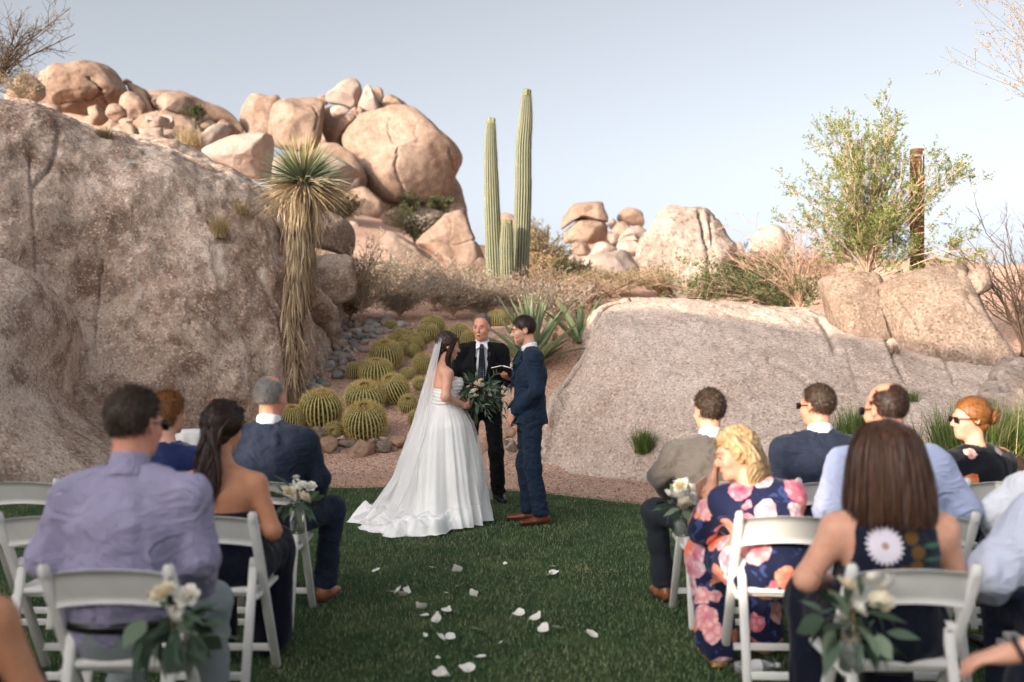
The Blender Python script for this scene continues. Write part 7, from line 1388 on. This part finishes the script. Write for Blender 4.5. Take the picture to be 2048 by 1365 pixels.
# balding man in a pale blue shirt
def bald_top(d): return ((d[:, 2] > 0.58) & (d[:, 1] > -0.5)) | ((d[:, 1] > 0.12) & (d[:, 2] > 0.15)) | (d[:, 1] > 0.35)
def hair_bald(r, h): short_hair(r, h, 'hair_dark', 91, 0.022, 0.25, bald=bald_top, n=3000, grow=0.004, lift=0.003); sunglasses(r, h)
def tw(J): move(J, elL=(-0.31, 0.0, 0.80), elR=(0.31, 0.0, 0.80))
seated('balding dark haired man in a pale blue shirt and sunglasses', 1.80, 'B', 1.385, big, 'skin_red', dict(shirt='blueshirt', g=0.024, sleeves=0.95, trousers='greypants', collar='blueshirt', shoe='black_leather', seed=23), hair_bald, (26, -6, 0, 1.06), (-0.03, 0.04), tweak=tw)
# blonde woman leaning on her hand
def hair_waves(r, h):
    gd = []
    for k in range(22):
        x = (k/21-0.5)*2; a = abs(x); gd.append([h.w((x*0.03, 0.055-0.02*a, 0.110-0.01*a)), h.w((x*0.088, 0.015-0.05*(1-a), 0.085)), h.w((x*0.112, -0.03-0.07*(1-a), 0.01)), h.w((x*0.118, -0.03-0.09*(1-a), -0.07)), h.w((x*0.120, -0.02-0.10*(1-a), -0.15)), h.w((x*0.105, -0.02-0.09*(1-a), -0.20))])
    part('hair', join(hair_cap(h, 95, 0.020, ((0, 0.070, 0.050), (0, 0.86, -0.5)), nape=0.09, amp=0.010), locks(gd, 75, 0.026, 96, 0.005, 0.034)), M['hair_blonde'], r)
def tw(J):
    move(J, head=(-0.13, 0.13, 1.045), neck=(-0.06, 0.06, 0.90), shL=(-0.20, 0.08, 0.83), shR=(0.11, 0.02, 0.86), chest=(-0.03, 0.02, 0.78), elL=(-0.28, 0.20, 0.66), wrL=(-0.225, 0.20, 0.89), elR=(0.10, 0.18, 0.64), wrR=(-0.14, 0.38, 0.76), knL=(-0.22, 0.34, 0.52), anL=(-0.20, 0.22, 0.08), knR=(0.08, 0.40, 0.53), anR=(0.06, 0.36, 0.09))
BL, J, h = seated('blonde woman in a navy floral dress leaning with her hand on her face', 1.205, 'B', 1.16, wom, 'skin', dict(shirt='floral', g=0.014, sleeves=0.45, skirt='floral', hem=0.03, seed=27), hair_waves, (98, -12, 8, 0.98), (0, 0), True, fine=True, hands=[((-0.225, 0.20, 0.89), (0.10, -0.12, 1.0), (1, -0.1, 0), 1, dict(curl=0.25)), ((-0.14, 0.38, 0.76), (-0.75, 0.1, 0.45), (0.2, 0.7, 0.6), 1, dict(curl=0.6))], tweak=tw)
face_parts(BL, h, 'hair_blonde')
for n in 'L': part('sandal', join(box(J['an'+n]+[0, 0.06, -0.068], (0.075, 0.24, 0.012), 0.004), tube([J['an'+n]+[-0.045, 0.05, -0.06], J['an'+n]+[0, 0.06, -0.018], J['an'+n]+[0.045, 0.05, -0.06]], 0.006, 6)), M['gold'], BL)
pp = wpt(BL, (-0.235, 0.42, 0.825)); r = thing('phone', 'phone in a pale case held up by the blonde woman', 'phone', tuple(pp), 0.0); r.rotation_euler = (0.35, -0.45, 0.5)
M['case'] = plain('pale_phone_case', lin((206, 168, 148)), 0.4, 0.05, 10); part('case', box((0, 0, 0), (0.072, 0.009, 0.145), 0.004), M['case'], r); part('screen', box((0, 0.0062, 0), (0.064, 0.003, 0.132), 0.0), M['dark'], r, False)
# woman with the brown bob
def hair_bob(r, h):
    gd = []
    for k in range(34):
        a = -2.35+4.7*k/33; x, y = math.sin(a), -math.cos(a); dn = -0.255 if abs(a) < 1.6 else -0.21
        gd.append([h.w((x*0.02, 0.02+y*0.02, 0.128)), h.w((x*0.085, -0.01+y*0.085, 0.095)), h.w((x*0.120, -0.015+y*0.118, 0.01)), h.w((x*0.138, -0.02+y*0.125, -0.09)), h.w((x*0.150, -0.02+y*0.128, -0.18)), h.w((x*0.146, -0.02+y*0.122, dn))])
    ex = lambda S: (S.ell(h.w((0, -0.035, -0.055)), np.array([0.112, 0.098, 0.155])*h.sc, 0.04, h.R))
    part('hair', join(hair_cap(h, 101, 0.022, (((0, 0.070, 0.055), (0, 0.95, -0.3)), ((0, 0, -0.235), (0, 0, -1))), ex, amp=0.004), locks(gd, 80, 0.020, 102, 0.005, 0.003, taper_=0.1)), M['hair_bob'], r)
def tw(J): move(J, elL=(-0.29, 0.0, 0.72), elR=(0.26, 0.03, 0.72), wrL=(-0.14, 0.22, 0.66))
def bob_mat():
    """navy shell top with one white daisy-like flower, brown blossom sprays and green leaves printed across the back"""
    t = NT('navy_flower_print'); p = t.pos('object'); sx = t.new('ShaderNodeSeparateXYZ'); t.l.new(p, sx.inputs[0]); X, Z = sx.outputs[0], sx.outputs[2]; col = lin((20, 26, 44)); back = t.math('LESS_THAN', sx.outputs[1], -0.03)
    def blob(cx, cz, rx, rz, colr, prev, rays=0):
        u = t.math('DIVIDE', t.math('SUBTRACT', X, cx), rx); v = t.math('DIVIDE', t.math('SUBTRACT', Z, cz), rz); d = t.math('SQRT', t.math('ADD', t.math('MULTIPLY', u, u), t.math('MULTIPLY', v, v)))
        if rays: d = t.math('ADD', d, t.math('MULTIPLY', t.math('SINE', t.math('MULTIPLY', t.math('ARCTAN2', v, u), rays)), 0.13))
        f = t.math('MULTIPLY', t.math('LESS_THAN', d, 1.0), back); return t.mix(f, prev, colr)
    for i, (x, z) in enumerate([(0.03, 0.90), (0.05, 0.85), (0.045, 0.80), (0.0, 0.78), (-0.05, 0.775), (-0.09, 0.765), (0.02, 0.755)]): col = blob(x, z, 0.026, 0.024, lin((92, 72, 36)), col, 9); col = blob(x, z, 0.008, 0.008, lin((120, 60, 30)), col)
    for x, z in [(0.115, 0.872), (0.115, 0.825), (0.085, 0.785)]: col = blob(x, z, 0.045, 0.011, lin((34, 78, 66)), col); col = blob(x, z, 0.03, 0.004, lin((70, 110, 70)), col)
    col = blob(-0.062, 0.872, 0.056, 0.062, lin((216, 210, 220)), col, 22); col = blob(-0.062, 0.872, 0.012, 0.013, lin((170, 140, 130)), col)
    return t.done(col, 0.8, t.bump(t.noise(p, 300, 2), 0.1, 0.003), 0.15, Sheen_Weight=0.15)
M['bobtop'] = bob_mat()
BOB, J, h = seated('woman with a straight chestnut bob in a sleeveless navy top with a white flower', 1.365, 'C', 1.285, dict(wom, sw=0.19, chest=(0.172, 0.125), waist=(0.16, 0.13), ur=0.055, fr=0.042), 'skin', dict(shirt='bobtop', g=0.012, sleeves=0.0, skirt='navydress', shoe='black_leather', fold=0.008), hair_bob, (6, -6, 0, 1.0), (0.0, 0.0), True, tweak=tw)
# white shirts at the right edge
def hair_any(r, h): short_hair(r, h, 'hair_short', 111, 0.03, 0.3, n=800)
def tw(J): move(J, elL=(-0.33, 0.02, 0.78), wrL=(-0.20, 0.26, 0.64))
seated('guest in a white shirt beside the balding man', 2.60, 'B', 1.27, big, 'skin', dict(shirt='whiteshirt', g=0.022, sleeves=0.7, trousers='navy', collar='whiteshirt', shoe='black_leather', seed=33), hair_any, (10, -4, 0, 1.05), (0, 0.02), tweak=tw)
def tw(J): move(J, elL=(-0.36, 0.02, 0.74), wrL=(-0.26, 0.24, 0.62))
seated('guest in a loose pale blue white shirt beside the woman with the bob', 2.12, 'C', 1.32, big, 'skin', dict(shirt='bluewhite', g=0.028, sleeves=0.75, trousers='navy', collar='bluewhite', shoe='black_leather', seed=35), hair_any, (10, -4, 0, 1.05), (0, 0.04), tweak=tw)
# guest whose forearm with a dark bracelet shows at the right end of the last row
def tw(J): move(J, elL=(-0.29, 0.0, 0.84), wrL=(-0.42, 0.06, 0.755))
r_, J, h = seated('bare armed guest with a dark bracelet behind the woman with the bob', 1.76, 'D', 1.27, wom, 'skin', dict(shirt='navydress', g=0.010, sleeves=0.0, skirt='navydress', shoe='black_leather'), hair_plain, (0, 0, 0), (0.02, 0), True, fine=True, hands=[((-0.42, 0.06, 0.755), (-0.92, 0.25, -0.25), (0, 0, -1), -1, dict(curl=0.4))], tweak=tw)
w_ = J['wrL']; d_ = nrm(J['wrL']-J['elL']); part('bracelet', tube([w_-d_*0.02+0.033*(np.cos(a)*nrm(np.cross(d_, [0, 0, 1]))+np.sin(a)*np.cross(d_, nrm(np.cross(d_, [0, 0, 1])))) for a in np.linspace(0, 2*np.pi, 24)], 0.008, 8, False), M['dark'], r_)
# ------------------------------------------------------------------ unseen blocker added behind the camera to keep the low sun off the lawn
M['blocker_tan'] = plain('sun_blocker_tan', lin((196, 160, 128)), 0.9, 0.1, 3, 0.3, kind='world')
def sun_blocker():
    # local frame: u = along the wall (to the right as seen from the sun), w = away from the sun
    root = thing('sun_blocker', 'tall unseen tan slab added behind the seated guests to block the sun', 'light blocker')
    w = np.array([-math.sin(SUN_AZ), -math.cos(SUN_AZ), 0]); u = np.array([-w[1], w[0], 0])   # u = (.707,-.707,0)
    L = 13.0
    def blk(p0, p1, h0, h1, d=0.8):
        c = w*(L+d/2)+u*(p0+p1)/2+np.array([0, 0, (h0+h1)/2]); R = np.stack([u, w, [0, 0, 1]], 1)
        part('blocker_wall', box(c, (p1-p0, d, h1-h0), 0, R), M['blocker_tan'], root, False)
    tl = math.tan(SUN_EL)
    def hh(z, q): return z+(L-q)*tl
    top = hh(3.95, -5.66); w0, w1 = -5.42, -4.90
    blk(-16.5, -12.9, -0.5, top+0.9); blk(-12.9, w0, -0.5, top); blk(w0, w1, -0.5, hh(0.84, -3.04)); blk(w0, -5.12, hh(1.06, -3.04), top); blk(-5.12, w1, hh(1.50, -3.04), top); blk(w1, -3.45, -0.5, top)  # gaps placed to let sun patches through onto chosen guests
    for p0, p1, h0 in ((-3.45, -2.95, 6.5), (-2.95, -2.66, 6.8), (-2.66, -2.24, 5.95), (-2.24, -1.95, 6.8), (-1.95, 6, hh(1.5, -3.6))): blk(p0, p1, -0.5, h0)
    return root
sun_blocker()
